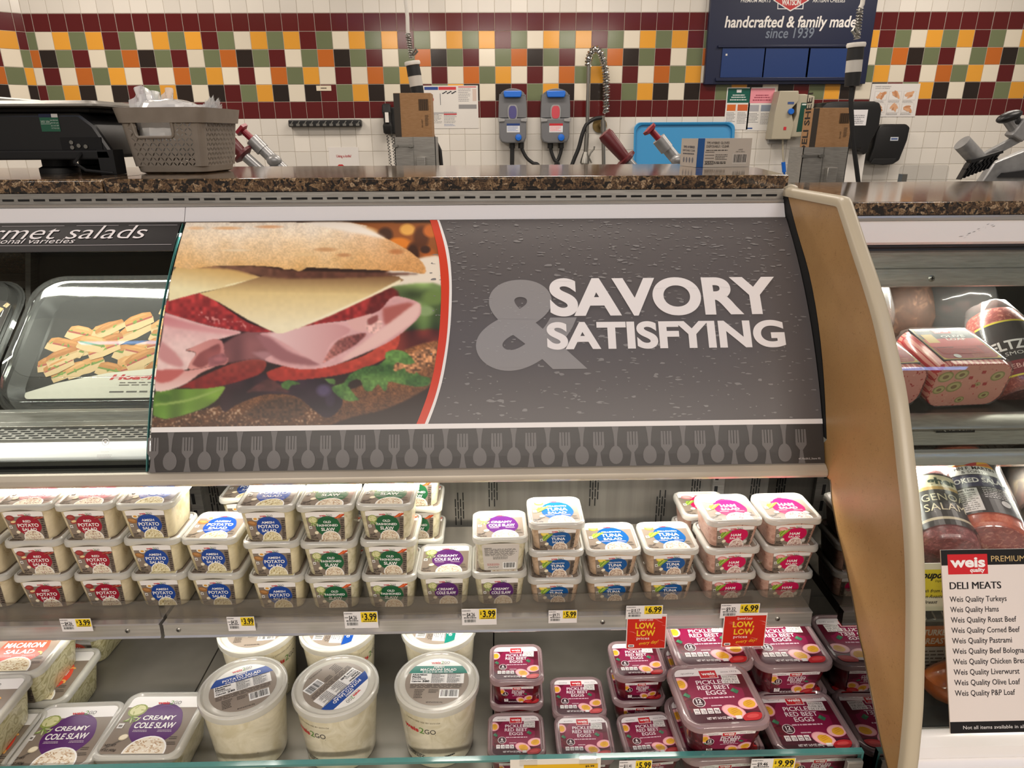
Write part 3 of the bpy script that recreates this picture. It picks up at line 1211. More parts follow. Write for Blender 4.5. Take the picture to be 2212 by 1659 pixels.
    lay([(80, 880), (180, 960), (240, 1050), (180, 1060), (60, 1000)], (208, 148, 146), 4)
    lay([(30, 1090), (240, 1094), (470, 1056), (360, 1112), (230, 1200), (40, 1240)], grad((222, 160, 152), (236, 204, 196), (Y - 1090) / 130), 1)
    lay([(40, 1090), (200, 1080), (240, 1100), (140, 1170), (40, 1170)], (196, 104, 98), 3)
    lay([(255, 945), (430, 868), (520, 880), (538, 985), (565, 1000), (545, 1048), (470, 1056), (290, 1084), (285, 1035), (330, 965)], grad((222, 158, 148), (196, 126, 122), (X - 260) / 300), 1)
    lay([(300, 1045), (350, 970), (430, 925), (500, 900), (505, 970), (460, 1000), (420, 1040), (360, 1070)], (150, 84, 80), 2, .4, n1)
    lay([(420, 1000), (520, 965), (555, 1010), (530, 1040), (430, 1060)], (158, 98, 100), 2, .3)
    # ham, right
    hr = grad((226, 178, 178), (206, 150, 150), np.abs((X - 1300) / 900) + 0.5 * (n1 - .5))
    lay([(790, 822), (900, 808), (1060, 780), (1300, 742), (1450, 722), (1650, 660), (1760, 555), (1920, 588), (1958, 640), (1930, 720), (1750, 870), (1500, 985), (1300, 1062), (1100, 1082), (930, 1050), (830, 1010), (900, 950)], hr, 1, .06, n2)
    lay([(760, 830), (860, 850), (1000, 950), (1230, 1040), (1100, 1050), (900, 1000)], (160, 106, 108), 5)
    lay([(850, 830), (1060, 785), (1300, 750), (1450, 800), (1300, 900), (1245, 1042), (1100, 970), (950, 880)], grad((236, 204, 202), (206, 148, 148), (X - 850) / 620), 2)
    lay([(1245, 1040), (1300, 940), (1380, 860), (1560, 820), (1490, 900), (1380, 965)], grad((196, 128, 118), (128, 70, 66), (X - 1240) / 250), 2, .4, n4)
    lay([(1420, 730), (1560, 690), (1600, 685), (1570, 790), (1480, 800)], (226, 178, 172), 2)
    lay([(1560, 800), (1565, 740), (1620, 690), (1680, 740), (1650, 810), (1600, 822)], (232, 186, 178), 2, .3, n4)
    lay([(1570, 720), (1640, 690), (1640, 735), (1580, 760)], (150, 84, 80), 2)
    lay([(1680, 640), (1860, 600), (1920, 640), (1800, 720), (1700, 760)], (176, 98, 90), 6)
    lay([(1790, 700), (1930, 600), (1955, 650), (1900, 740), (1700, 880), (1500, 980), (1400, 1000)], (236, 196, 188), 5)
    # curly leaf in front
    lf = grad((58, 96, 44), (104, 146, 72), n1 * 1.4 - .2)
    lay([(1700, 1010), (1705, 960), (1780, 940), (1860, 965), (1915, 1035), (1840, 1045), (1790, 1030), (1760, 1060), (1770, 1100), (1840, 1070), (1850, 1100), (1910, 1115), (1925, 1100), (1960, 1130), (2025, 1145), (2010, 1200), (1900, 1205), (1780, 1180), (1720, 1170), (1715, 1220), (1690, 1240), (1650, 1190), (1600, 1240), (1550, 1230), (1520, 1160), (1470, 1160), (1430, 1200), (1500, 1290), (1505, 1305), (1420, 1310), (1350, 1270), (1310, 1210), (1400, 1180), (1440, 1120), (1560, 1060), (1640, 1055)], lf, 1, .3, n4, k=2)
    lay([(945, 1185), (1000, 1160), (1085, 1185), (1020, 1200), (1000, 1228), (955, 1215)], (74, 110, 52), 1, .4)
    lay([(1260, 1150), (1330, 1150), (1335, 1190), (1290, 1180)], (90, 126, 64), 1, .4)
    # cheese
    lay([(130, 590), (190, 335), (580, 350), (780, 408), (770, 440), (560, 490), (350, 530)], grad((206, 164, 96), (244, 234, 188), (Y - 350 + 0.12 * (600 - X)) / 190), 1, .03)
    lay([(560, 490), (770, 440), (780, 408), (770, 425), (550, 470)], (248, 236, 190), 1)
    ch = np.clip((Y - 370 - 0.02 * (X - 400)) / 150, 0, 1)
    cc = grad((122, 86, 56), (226, 200, 140), ch) * (1 - np.clip((Y - 520) / 250, 0, 1))[..., None] + np.array((246, 236, 200.)) * np.clip((Y - 520) / 250, 0, 1)[..., None]
    lay([(355, 532), (600, 472), (785, 415), (1000, 375), (1700, 395), (1815, 428), (1810, 450), (1500, 600), (1300, 690), (1060, 785), (970, 818), (930, 822), (890, 812), (700, 720), (500, 600)], cc, 1, .03, k=2)
    lay([(1560, 560), (1815, 428), (1812, 455), (1300, 695), (1060, 790), (1060, 775)], (248, 238, 204), 2, k=0)
    # shade under the crust
    lay([(180, 340), (700, 330), (1070, 368), (1900, 385), (1800, 402), (1400, 420), (1000, 425), (760, 400), (560, 356)], grad((146, 108, 84), (96, 60, 48), (X - 200) / 900), 5, .3)
    # crust
    t = (Y - 40) / 330 + 0.25 * (n1 - 0.5)
    bc = grad((246, 232, 212), (226, 180, 116), t)
    bc = bc * (1 - np.clip((X - 1300) / 900, 0, .55)[..., None]) + np.array((206, 140, 80.)) * np.clip((X - 1300) / 900, 0, .55)[..., None]
    lay([(200, 20), (1440, 20), (1560, 70), (1700, 130), (1880, 228), (1970, 310), (1994, 372), (1960, 392), (1850, 372), (1400, 355), (1160, 345), (1120, 352), (1075, 374), (1030, 355), (965, 362), (940, 345), (700, 330), (450, 335), (150, 338)], bc, 1, .22, 0.6 * n3 + 0.4 * n2, k=2)
    for q in ((560, 60, 120, 14, (232, 176, 120)), (860, 50, 110, 14, (222, 160, 110)), (1270, 215, 90, 18, (196, 146, 100)), (1400, 255, 60, 16, (190, 134, 90)), (330, 60, 70, 14, (236, 190, 140)), (1780, 230, 60, 22, (186, 116, 66)), (620, 220, 120, 10, (240, 220, 186)), (1120, 250, 120, 14, (232, 200, 150))):
        blob(*q, 1.2, .8)
    lay([(1100, 20), (1440, 20), (1700, 130), (1560, 110), (1300, 60)], (250, 240, 226), 8)
    return np.clip(img, 0, 255)


sign = thing('promo_sign', 'wide sign on the curved front reading SAVORY & SATISFYING beside a printed sandwich', 'sign', front(SX, 0.3))
mb = MB()
SL = [FL * k / 24 for k in range(25)]
mb.loft([[front(SX, v, 0.0042) for v in SL] + [front(SX, v, -0.001) for v in reversed(SL)],
         [front(SX + SW, v, 0.0042) for v in SL] + [front(SX + SW, v, -0.001) for v in reversed(SL)]])
pbr('sign_grey', (92, 87, 87), 0.42, 0, 0.0)
mb.build('sign_sheet', 'sign_grey', sign)
SLM = [-v for v in reversed(SL)]
art = Art()
rnd = random.Random(12)
for i in range(1500):
    u, v = rnd.uniform(0.495, 1.205), rnd.uniform(0.004, 0.428)
    if rnd.random() > (0.95 if v < .16 else .5):
        continue
    w_, h_ = rnd.choice((.0012, .002, .003, .0045, .006)), rnd.uniform(.0005, .0014)
    if rnd.random() < 0.1:
        w_, h_ = rnd.uniform(.004, .008), rnd.uniform(.0014, .0028)
    art.poly(ellipse(u, -v, w_, h_, 7, rnd.uniform(-.2, .15), .18, i), (134, 131, 130), 2)
v_, f_ = _text_raw('&', 0.035, 0)
art.text('&', 0.582, -0.324, 0.186, (146, 143, 143), 3, bold=0.035, w=0.205, align='l')
for i in range(60):
    u, v = rnd.uniform(0.6, 0.74), rnd.uniform(0.15, 0.31)
    art.poly(ellipse(u, -v, rnd.uniform(.001, .004), .0008, 6, 0, .2, i), (158, 156, 156), 4)
art.text('SAVORY', 0.722, -0.2245, 0.0800, (236, 231, 230), 6, bold=0.042, w=0.436, align='l')
art.text('SATISFYING', 0.714, -0.2925, 0.0535, (236, 231, 230), 6, bold=0.038, w=0.446, align='l')
mb = MB()
art.into(mb, lambda a, b, l: front(SX + a, -b, 0.0044 + 0.00022 * l), slices=SLM)
mb.build('sign_lettering', 'print_sign', sign)
# red sweep and white edge
lft = [(488, -2), (506, 74), (514, 141), (516, 201), (513, 268), (505, 332), (492, 383), (474, 431)]
mid = [(503, -2), (521, 74), (530, 141), (531, 202), (528, 269), (519, 332), (507, 383), (489, 431)]
rgt = [(507, -2), (527, 74), (535, 141), (536, 210), (532, 275), (523, 340), (510, 390), (495, 431)]
art = Art()
for A_, B_, c_ in ((lft, mid, (212, 62, 34)), (mid, rgt, (238, 234, 232))):
    a_, b_ = smooth(A_, 5), smooth(B_, 5)
    for k in range(len(a_) - 1):
        q = [(p[0] / 1000, -min(max(p[1], 0.3), 430.5) / 1000) for p in (a_[k], b_[k], b_[k + 1], a_[k + 1])]
        art.poly(q, c_, 5)
art.rect(0.0, -0.4395, SW, -0.4305, (236, 232, 230), 5)
mb = MB()
art.into(mb, lambda a, b, l: front(SX + a, -b, 0.0044 + 0.00022 * l), slices=SLM)
mb.build('sign_border', 'print_sign', sign)
# cutlery band
art = Art()
art.rect(0, -FL + 0.0005, SW, -0.4395, (44, 39, 37), 3)
cb = (98, 94, 93)
for k in range(21):
    u = 0.0045 + 0.0614 * k
    P = lambda pts: [(u + a / 1000, -b / 1000) for a, b in pts]
    if u + 0.012 < SW:
        art.poly(P([(-9.5, 449), (-6.2, 449), (-5.6, 473), (-10.2, 473)]), cb, 5)
        art.poly(P([(-4.6, 449), (-1.2, 449), (-1.0, 473), (-4.2, 473)]), cb, 5)
        art.poly(P([(1.2, 449), (4.6, 449), (4.2, 473), (1.0, 473)]), cb, 5)
        art.poly(P([(6.2, 449), (9.5, 449), (10.2, 473), (5.6, 473)]), cb, 5)
        art.poly(P([(-10.2, 473), (10.2, 473), (9.8, 477), (6, 482), (2.6, 486.5), (-2.6, 486.5), (-6, 482), (-9.8, 477)]), cb, 5)
        art.poly(P([(-2.6, 486.5), (2.6, 486.5), (4.2, 500), (6.4, 510.3), (-6.4, 510.3), (-4.2, 500)]), cb, 5)
    u += 0.0307
    if u + 0.013 < SW:
        art.poly(P([(-6.2, 440), (6.2, 440), (3.8, 452), (2.4, 468), (2.4, 478), (-2.4, 478), (-2.4, 468), (-3.8, 452)]), cb, 5)
        art.poly([(u + 0.0123 * math.sin(t) * (1 - .1 * math.cos(t)), -0.4905 + 0.0165 * math.cos(t)) for t in [2 * PI * i / 20 for i in range(20)]], cb, 6)
art.text('47.75x20.5_Store 92', 1.205, -0.5035, 0.0030, (206, 200, 196), 7, w=0.040, align='r')
mb = MB()
art.into(mb, lambda a, b, l: front(SX + a, -b, 0.0044 + 0.00022 * l), slices=SLM)
mb.build('cutlery_band', 'print_sign', sign)
# the printed picture
NU, NVV = 372, 308
uu, vv = np.linspace(0.0, 0.520, NU), np.linspace(0.0004, 0.4303, NVV)
ge = np.array(smooth(mid, 5)) / 1000
vert, keep = [], []
ang = -_half + vv / _RR
nn_ = np.cos(ang)[:, None] * _n + np.sin(ang)[:, None] * _d
PYZ = _cen + (_RR + 0.00462) * nn_
U_, V_ = np.meshgrid(uu, vv)
P3 = np.stack([SX + U_, np.repeat(PYZ[:, 0:1], NU, 1), np.repeat(PYZ[:, 1:2], NU, 1)], -1)
q = P3 - CAM
zz = q @ CF
sxp, syp = 1106 + FPX * (q @ CX) / zz, 829.5 - FPX * (q @ CU) / zz
img = sandwich_print((sxp - 325) * 3.3515, (syp - 475) * 3.3515)
lim = np.interp(V_, ge[:, 1], ge[:, 0]) - 0.001
U2 = np.minimum(U_, lim)
P3[..., 0] = SX + U2
me = bpy.data.meshes.new('sandwich_picture')
idx = np.arange(NU * NVV).reshape(NVV, NU)
fa = np.stack([idx[:-1, :-1], idx[1:, :-1], idx[1:, 1:], idx[:-1, 1:]], -1).reshape(-1, 4)
ok = (U_[:-1, :-1] < lim[:-1, :-1]).reshape(-1)
fa = fa[ok]
me.from_pydata(P3.reshape(-1, 3) - np.array(front(SX, 0.3)), [], fa.tolist())
ca = me.color_attributes.new('Col', 'FLOAT_COLOR', 'POINT')
l_ = img / 255.0
l_ = np.where(l_ <= 0.04045, l_ / 12.92, ((l_ + 0.055) / 1.055) ** 2.4)
ca.data.foreach_set('color', np.concatenate([l_, np.ones(l_.shape[:2] + (1,))], -1).astype(np.float32).reshape(-1))
me.polygons.foreach_set('use_smooth', [True] * len(me.polygons))
me.materials.append(MATS['print_sign'])
o = bpy.data.objects.new('sandwich_picture', me)
COL.objects.link(o)
o.parent = sign

# ------------------------------------------------------------------ shelf of the self-serve bay
SZ = 0.640                      # top of the shelf
DZ = 0.430                      # top of the lower deck


def shelf(x0, x1, label):
    t = thing('shelf', label, 'shelf', ((x0 + x1) / 2, 1.2, SZ - 0.02), group='steel shelf sections')
    mb = MB()
    mb.box(x0, x1, 1.045, 1.3365, SZ - 0.022, SZ)
    mb.build('shelf_deck', 'deck_steel', t, bevel=0.001)
    mb = MB()
    ext(mb, [(1.046, SZ - 0.002), (1.029, SZ - 0.0005), (1.0265, SZ - 0.002), (1.029, SZ - 0.004), (1.0275, SZ - 0.026), (1.0245, SZ - 0.0285), (1.0265, SZ - 0.031), (1.046, SZ - 0.030)], x0, x1)
    rl = mb.build('tag_rail', 'bright_rail', t)
    n = max(2, int((x1 - x0) / 0.33))
    xs = [x for x in (-0.665, -0.575, -0.265, 0.181, 0.498) if x0 < x < x1] or [x0 + .1]
    for x in xs:
        mb = MB()
        mb.lathe([(0.0042, 0), (0.0042, 0.0012), (0.0025, 0.0024), (0.0006, 0.0026)], (x, 1.0283, SZ - 0.0145), 14, axis=(0, -1, 0.08))
        sc = mb.build('screw', 'zinc', t)
        mb = MB()
        for dx, dz in ((0.0022, 0.0005), (0.0005, 0.0022)):
            mb.box(x - dx, x + dx, 1.0252, 1.0256, SZ - 0.0145 - dz, SZ - 0.0145 + dz)
        mb.build('screw_slot', 'dark_gap', sc)
    mb = MB()
    ext(mb, [(1.044, SZ - 0.001), (1.0415, SZ - 0.001), (1.0415, SZ + 0.034), (1.043, SZ + 0.0365), (1.044, SZ + 0.0365)], x0 + 0.002, x1 - 0.002)
    f = mb.build('clear_fence', 'hazy_acrylic', t)
    mb = MB()
    mb.box(x0 + 0.002, x1 - 0.002, 1.0412, 1.0443, SZ + 0.0366, SZ + 0.0378)
    mb.build('fence_lip', 'clear_plastic', f)
    return t


shelf(-1.75, -0.6075, 'steel shelf section at the left end, with a clear front fence')
shelf(-0.601, 0.560, 'long steel shelf section under the tubs with price rail and clear fence')


# ------------------------------------------------------------------ packaging artwork
WHITE = (238, 235, 232)
TAUPE = (134, 121, 108)
SAL = {
    'red_potato': dict(blob=(158, 26, 48), txt=[('RED', .085), ('POTATO', .125), ('SALAD', .10), ('WITH BACON', .045)], bowl=(232, 222, 200), fl=[(196, 176, 146), (150, 84, 72), (244, 238, 222)], deco='potato_red', food='food_redpotato'),
    'amish_potato': dict(blob=(28, 70, 152), txt=[('AMISH', .085), ('POTATO', .125), ('SALAD', .10)], bowl=(230, 220, 180), fl=[(204, 188, 134), (168, 146, 92), (246, 240, 214)], deco='potato', food='food_potato'),
    'slaw': dict(blob=(24, 92, 54), txt=[('OLD', .085), ('FASHIONED', .085), ('SLAW', .12)], bowl=(232, 220, 196), fl=[(206, 178, 146), (176, 140, 108), (246, 240, 226)], deco='carrot', food='food_slaw'),
    'cole': dict(blob=(88, 34, 106), txt=[('CREAMY', .095), ('COLE SLAW', .12)], bowl=(236, 226, 206), fl=[(214, 190, 160), (190, 160, 124), (248, 242, 230)], deco='cabbage', food='food_slaw'),
    'tuna': dict(blob=(18, 84, 148), txt=[('YELLOWFIN', .06), ('TUNA', .145), ('SALAD', .10)], bowl=(226, 208, 188), fl=[(190, 160, 138), (160, 126, 106), (240, 228, 212)], deco='lemon', food='food_tuna'),
    'ham': dict(blob=(202, 24, 84), txt=[('HAM', .14), ('SALAD', .10)], bowl=(230, 212, 200), fl=[(196, 152, 140), (150, 96, 90), (242, 232, 224)], deco='ham', food='food_ham'),
    'macaroni': dict(blob=(222, 80, 58), txt=[('ORIGINAL', .085), ('MACARONI', .125), ('SALAD', .105)], bowl=(232, 222, 190), fl=[(206, 182, 136), (178, 146, 100), (248, 240, 216)], deco='pasta', food='food_macaroni'),
}


def weis2go(art, x, y, h, layer=5, rot=0.0):
    c, s = math.cos(rot), math.sin(rot)
    P = lambda a, b: (x + a * c - b * s, y + a * s + b * c)
    a = P(-1.05 * h, 0)
    art.text('weis', a[0], a[1], h * .92, (200, 36, 44), layer, bold=0.03, w=2.9 * h, rot=rot)
    a = P(0.95 * h, -0.1 * h)
    art.text('2', a[0], a[1], h * 1.2, (92, 142, 56), layer, bold=0.0, w=0.85 * h, rot=rot)
    a = P(2.35 * h, 0)
    art.text('GO', a[0], a[1], h * .95, (52, 50, 50), layer, bold=0.0, w=1.8 * h, rot=rot)
    q = [P(-2.4 * h, -.32 * h), P(3.2 * h, -.32 * h), P(3.2 * h, -.24 * h), P(-2.4 * h, -.24 * h)]
    art.poly(q, (120, 116, 112), layer)


def salad_art(kind, W, H, lid, seed=1):
    """artwork of a square salad tub; x across, y up from the bottom edge"""
    d = SAL[kind]
    art = Art(rrect(0, H / 2, W / 2, H / 2, 0.07 * W if lid else 0.03 * W, 4))
    art.rect(-W / 2, 0, W / 2, H, TAUPE, 1)
    band = 0.80 if lid else 0.835
    if lid:
        art.rect(-W / 2, band * H, W / 2, H, WHITE, 2)
    else:
        art.clip = None
        art.poly([(-W / 2, band * H)] + [(W / 2, band * H)] + [(W / 2 * math.cos(t), H * (.985 + .055 * math.sin(t))) for t in [PI * k / 12 for k in range(13)]], WHITE, 2)
        art.clip = rrect(0, H / 2, W / 2, H / 2, 0.02 * W, 4)
    weis2go(art, 0.04 * W if lid else 0, (band + (.055 if lid else .04)) * H, 0.058 * W, 6)
    bx, by = 0.05 * W, 0.50 * H
    art.poly(ellipse(bx, by, 0.34 * W, 0.375 * H, 36, 0.25, 0.016, 5), d['blob'], 3)
    hi = tuple(min(255, c + 26) for c in d['blob'])
    art.poly([(bx + 0.24 * W * math.cos(t), by + 0.335 * H * math.sin(t)) for t in [PI * (.35 + .3 * k / 8) for k in range(9)]] + [(bx + 0.24 * W * math.cos(t), by + 0.325 * H * math.sin(t)) for t in [PI * (.65 - .3 * k / 8) for k in range(9)]], hi, 4)
    tk = min(1.0, H / (.84 * W))
    y = by + (0.215 if len(d['txt']) > 2 else 0.16) * H
    for t, h in d['txt']:
        y -= h * W * (0.95 if lid else .9) * tk
        art.text(t, bx - .01 * W, y, h * W * .84 * tk, (246, 243, 240), 6, bold=0.025, w=min(0.56, len(t) * h * 0.80) * W * (.4 + .6 * tk))
        y -= 0.030 * W * tk
    for sx in ((-.17, .17) if lid else (0,)):
        art.lines(bx + (sx - .10) * W, y - .040 * W, bx + (sx + .10) * W, y + .005 * W, 2 if lid else 1, (226, 214, 214), 5, .34, 7, .2)
    # bowl
    cx, cy, r = 0.10 * W, 0.02 * H, min(0.285 * W, 0.36 * H)
    art.poly(ellipse(cx, cy, r, r * .95, 30), (246, 244, 240), 7)
    art.poly(ellipse(cx, cy, r * .93, r * .88, 30), d['bowl'], 8)
    rnd = random.Random(hash(kind) % 97 if False else len(kind) * 7)
    for i in range(120):
        t, q = rnd.uniform(0, PI), math.sqrt(rnd.random()) * r * .84
        a, b = cx + q * math.cos(t), cy + q * math.sin(t)
        if b < 0.012 * H:
            continue
        art.poly(ellipse(a, b, .021 * W * rnd.uniform(.5, 1.3), .010 * W * rnd.uniform(.5, 1.2), 6, rnd.uniform(-1, 1)), rnd.choice(d['fl']), 9 + (i % 3))
    # spoon with dressing
    sx, sy = -0.29 * W, 0.27 * H
    art.poly([(sx - .01 * W, sy - .03 * W), (sx + .012 * W, sy - .045 * W), (-.47 * W, .06 * H), (-.48 * W, .075 * H)], (96, 88, 80), 4)
    art.poly(ellipse(sx, sy, .062 * W, .052 * W, 14, .4), (214, 200, 168), 7)
    art.poly(ellipse(sx, sy + .004 * W, .05 * W, .04 * W, 12, .4), (240, 230, 204), 8)
    # ingredients
    k = d['deco']
    e = lambda x, y_, rx, ry, c, l, rot=0.0, n=14: art.poly(ellipse(x * W, y_ * H, rx * W, ry * W, n, rot), c, l)
    if k == 'potato_red':
        e(-.36, .80, .11, .085, (150, 52, 50), 5)
        e(-.37, .815, .07, .04, (176, 76, 70), 6)
        e(-.33, .63, .085, .06, (158, 60, 56), 5, .2)
        e(-.32, .655, .07, .035, (232, 206, 150), 6, .2)
        for i in range(4):
            e(.30 + .05 * i, .80 - .012 * (i % 2), .06, .016, ((150, 46, 40), (206, 120, 96))[i % 2], 6 + i % 2, .5)
            e(.28 + .05 * i, .76, .06, .014, ((176, 72, 58), (130, 36, 34))[i % 2], 6 + i % 2, .35)
    elif k == 'potato':
        e(-.27, .80, .085, .06, (240, 234, 220), 5)
        e(-.27, .80, .05, .032, (222, 160, 60), 6)
        e(-.38, .64, .13, .075, (156, 108, 60), 4, -.25)
        e(-.38, .66, .09, .04, (186, 136, 84), 5, -.25)
    elif k in ('carrot', 'cabbage'):
        e(-.33, .74, .13, .115, (150, 160, 88), 5, .3)
        e(-.33, .745, .105, .09, (214, 212, 160), 6, .3)
        for i in range(9):
            e(-.33 + .07 * math.cos(i * 2.1), .745 + .06 * math.sin(i * 2.1), .03, .008, (168, 172, 104), 7, i)
        for i in range(8):
            e(-.40 + .022 * i, .55 + .03 * (i % 3), .045, .010, ((120, 150, 66), (196, 208, 150))[i % 2], 6, .6 * i)
        if k == 'carrot':
            for i in range(3):
                a = .24 + i * .055
                art.poly([(a * W, (.80 + .01 * i) * H), ((a + .03) * W, (.785 + .01 * i) * H), ((a + .20) * W, (.93 + .012 * i) * H), ((a + .15) * W, (.95 + .012 * i) * H)], ((206, 84, 40), (226, 116, 60), (196, 70, 36))[i], 6 + i)
    elif k == 'lemon':
        art.poly([((-.33 + .11 * math.cos(t)) * W, (.85 + .0 * t) * H + .11 * W * math.sin(t)) for t in [PI + PI * i / 12 for i in range(13)]], (226, 190, 50), 5)
        art.poly([((-.33 + .085 * math.cos(t)) * W, .85 * H + .085 * W * math.sin(t)) for t in [PI + PI * i / 12 for i in range(13)]], (244, 220, 110), 6)
    elif k == 'ham':
        e(-.30, .80, .14, .085, (222, 140, 140), 5, -.1)
        e(-.31, .815, .09, .045, (240, 184, 178), 6, -.2)
        e(.33, .22, .066, .066, (208, 204, 198), 9)
        e(.33, .22, .055, .055, (120, 112, 104), 10)
        e(.33, .22, .048, .048, (206, 202, 196), 11)
    elif k == 'pasta':
        e(-.30, .82, .10, .07, (242, 232, 214), 5)
        e(-.30, .82, .055, .04, (226, 150, 60), 6)
        for x, y_, q in ((.34, .60, .4), (.33, .34, -.4), (-.42, .63, .2), (-.40, .50, 2.)):
            art.poly([((x + .06 * math.cos(t)) * W, y_ * H + .06 * W * math.sin(t)) for t in [q + .3 * i for i in range(9)]] + [((x + .03 * math.cos(t)) * W, y_ * H + .03 * W * math.sin(t)) for t in [q + 2.4 - .3 * i for i in range(9)]], (236, 176, 96), 6)
    if k in ('lemon', 'ham'):
        for i in range(4):
            a, b = (-.46 + .035 * i) * W, (.42 + .015 * i) * H
            q = .16 + .03 * i
            art.poly([(a, b), (a + .03 * W, b - .015 * W), (a + q * W, b + .20 * W), (a + (q - .05) * W, b + .215 * W)], ((150, 180, 60), (120, 156, 52), (184, 200, 96), (134, 168, 58))[i], 5 + i)
    # small white code square (left blank) and small print
    art.rect(-.47 * W, .42 * H, -.39 * W, .42 * H + .085 * W, (232, 230, 226), 8)
    art.rect(-.455 * W, .42 * H + .02 * W, -.405 * W, .42 * H + .06 * W, (120, 114, 108), 9)
    art.text('NET WT', -.40 * W, .12 * H, .042 * W, (46, 40, 36), 5, bold=.02, w=.15 * W)
    art.text('12 OZ (340g)' if k in ('lemon', 'ham') else '15 OZ (425g)', -.385 * W, .045 * H, .036 * W, (46, 40, 36), 5, bold=.02, w=.2 * W)
    if lid:
        for yy in (.26, .17):
            art.lines(.40 * W - .06 * W, (yy - .03) * H, .47 * W, (yy + .03) * H, 2, (60, 54, 50), 5, .4, int(yy * 100), .3)
    else:
        art.rect(.385 * W, 0.0 * H, .5 * W, band * H, (118, 106, 94), 2)
        for i in range(9):
            art.rect(.40 * W, (.08 + i * .078) * H, (.46 + .02 * (i % 3)) * W, (.08 + i * .078) * H + .034 * W, (62, 54, 50), 5)
    return art


def ingredients_art(W, H):
    art = Art()
    art.rect(-W / 2, 0, W / 2, H * .99, (206, 200, 192), 1)
    art.poly([(W / 2 * math.cos(t), H * (.97 + .07 * math.sin(t))) for t in [PI * k / 12 for k in range(13)]], (214, 208, 200), 2)
    art.text('INGREDIENTS:', -.44 * W, .845 * H, .028 * W, (40, 38, 36), 3, bold=.03, align='l', w=.2 * W)
    art.lines(-.44 * W, .56 * H, .45 * W, .84 * H, 8, (70, 66, 62), 3, .42, 3, .15)
    art.lines(-.22 * W, .42 * H, .25 * W, .54 * H, 4, (70, 66, 62), 3, .42, 9, .2)
    art.lines(-.40 * W, .17 * H, 0 * W, .27 * H, 3, (176, 60, 60), 3, .4, 5, .2)
    for i in range(8):
        art.poly(ellipse((-.36 + .04 * i) * W, (.11 + .012 * (i % 2)) * H, .024 * W, .008 * W, 8, .5 + i), (50, 48, 46), 3)
    art.barcode(.06 * W, .05 * H, .45 * W, .30 * H, 3, 8)
    return art


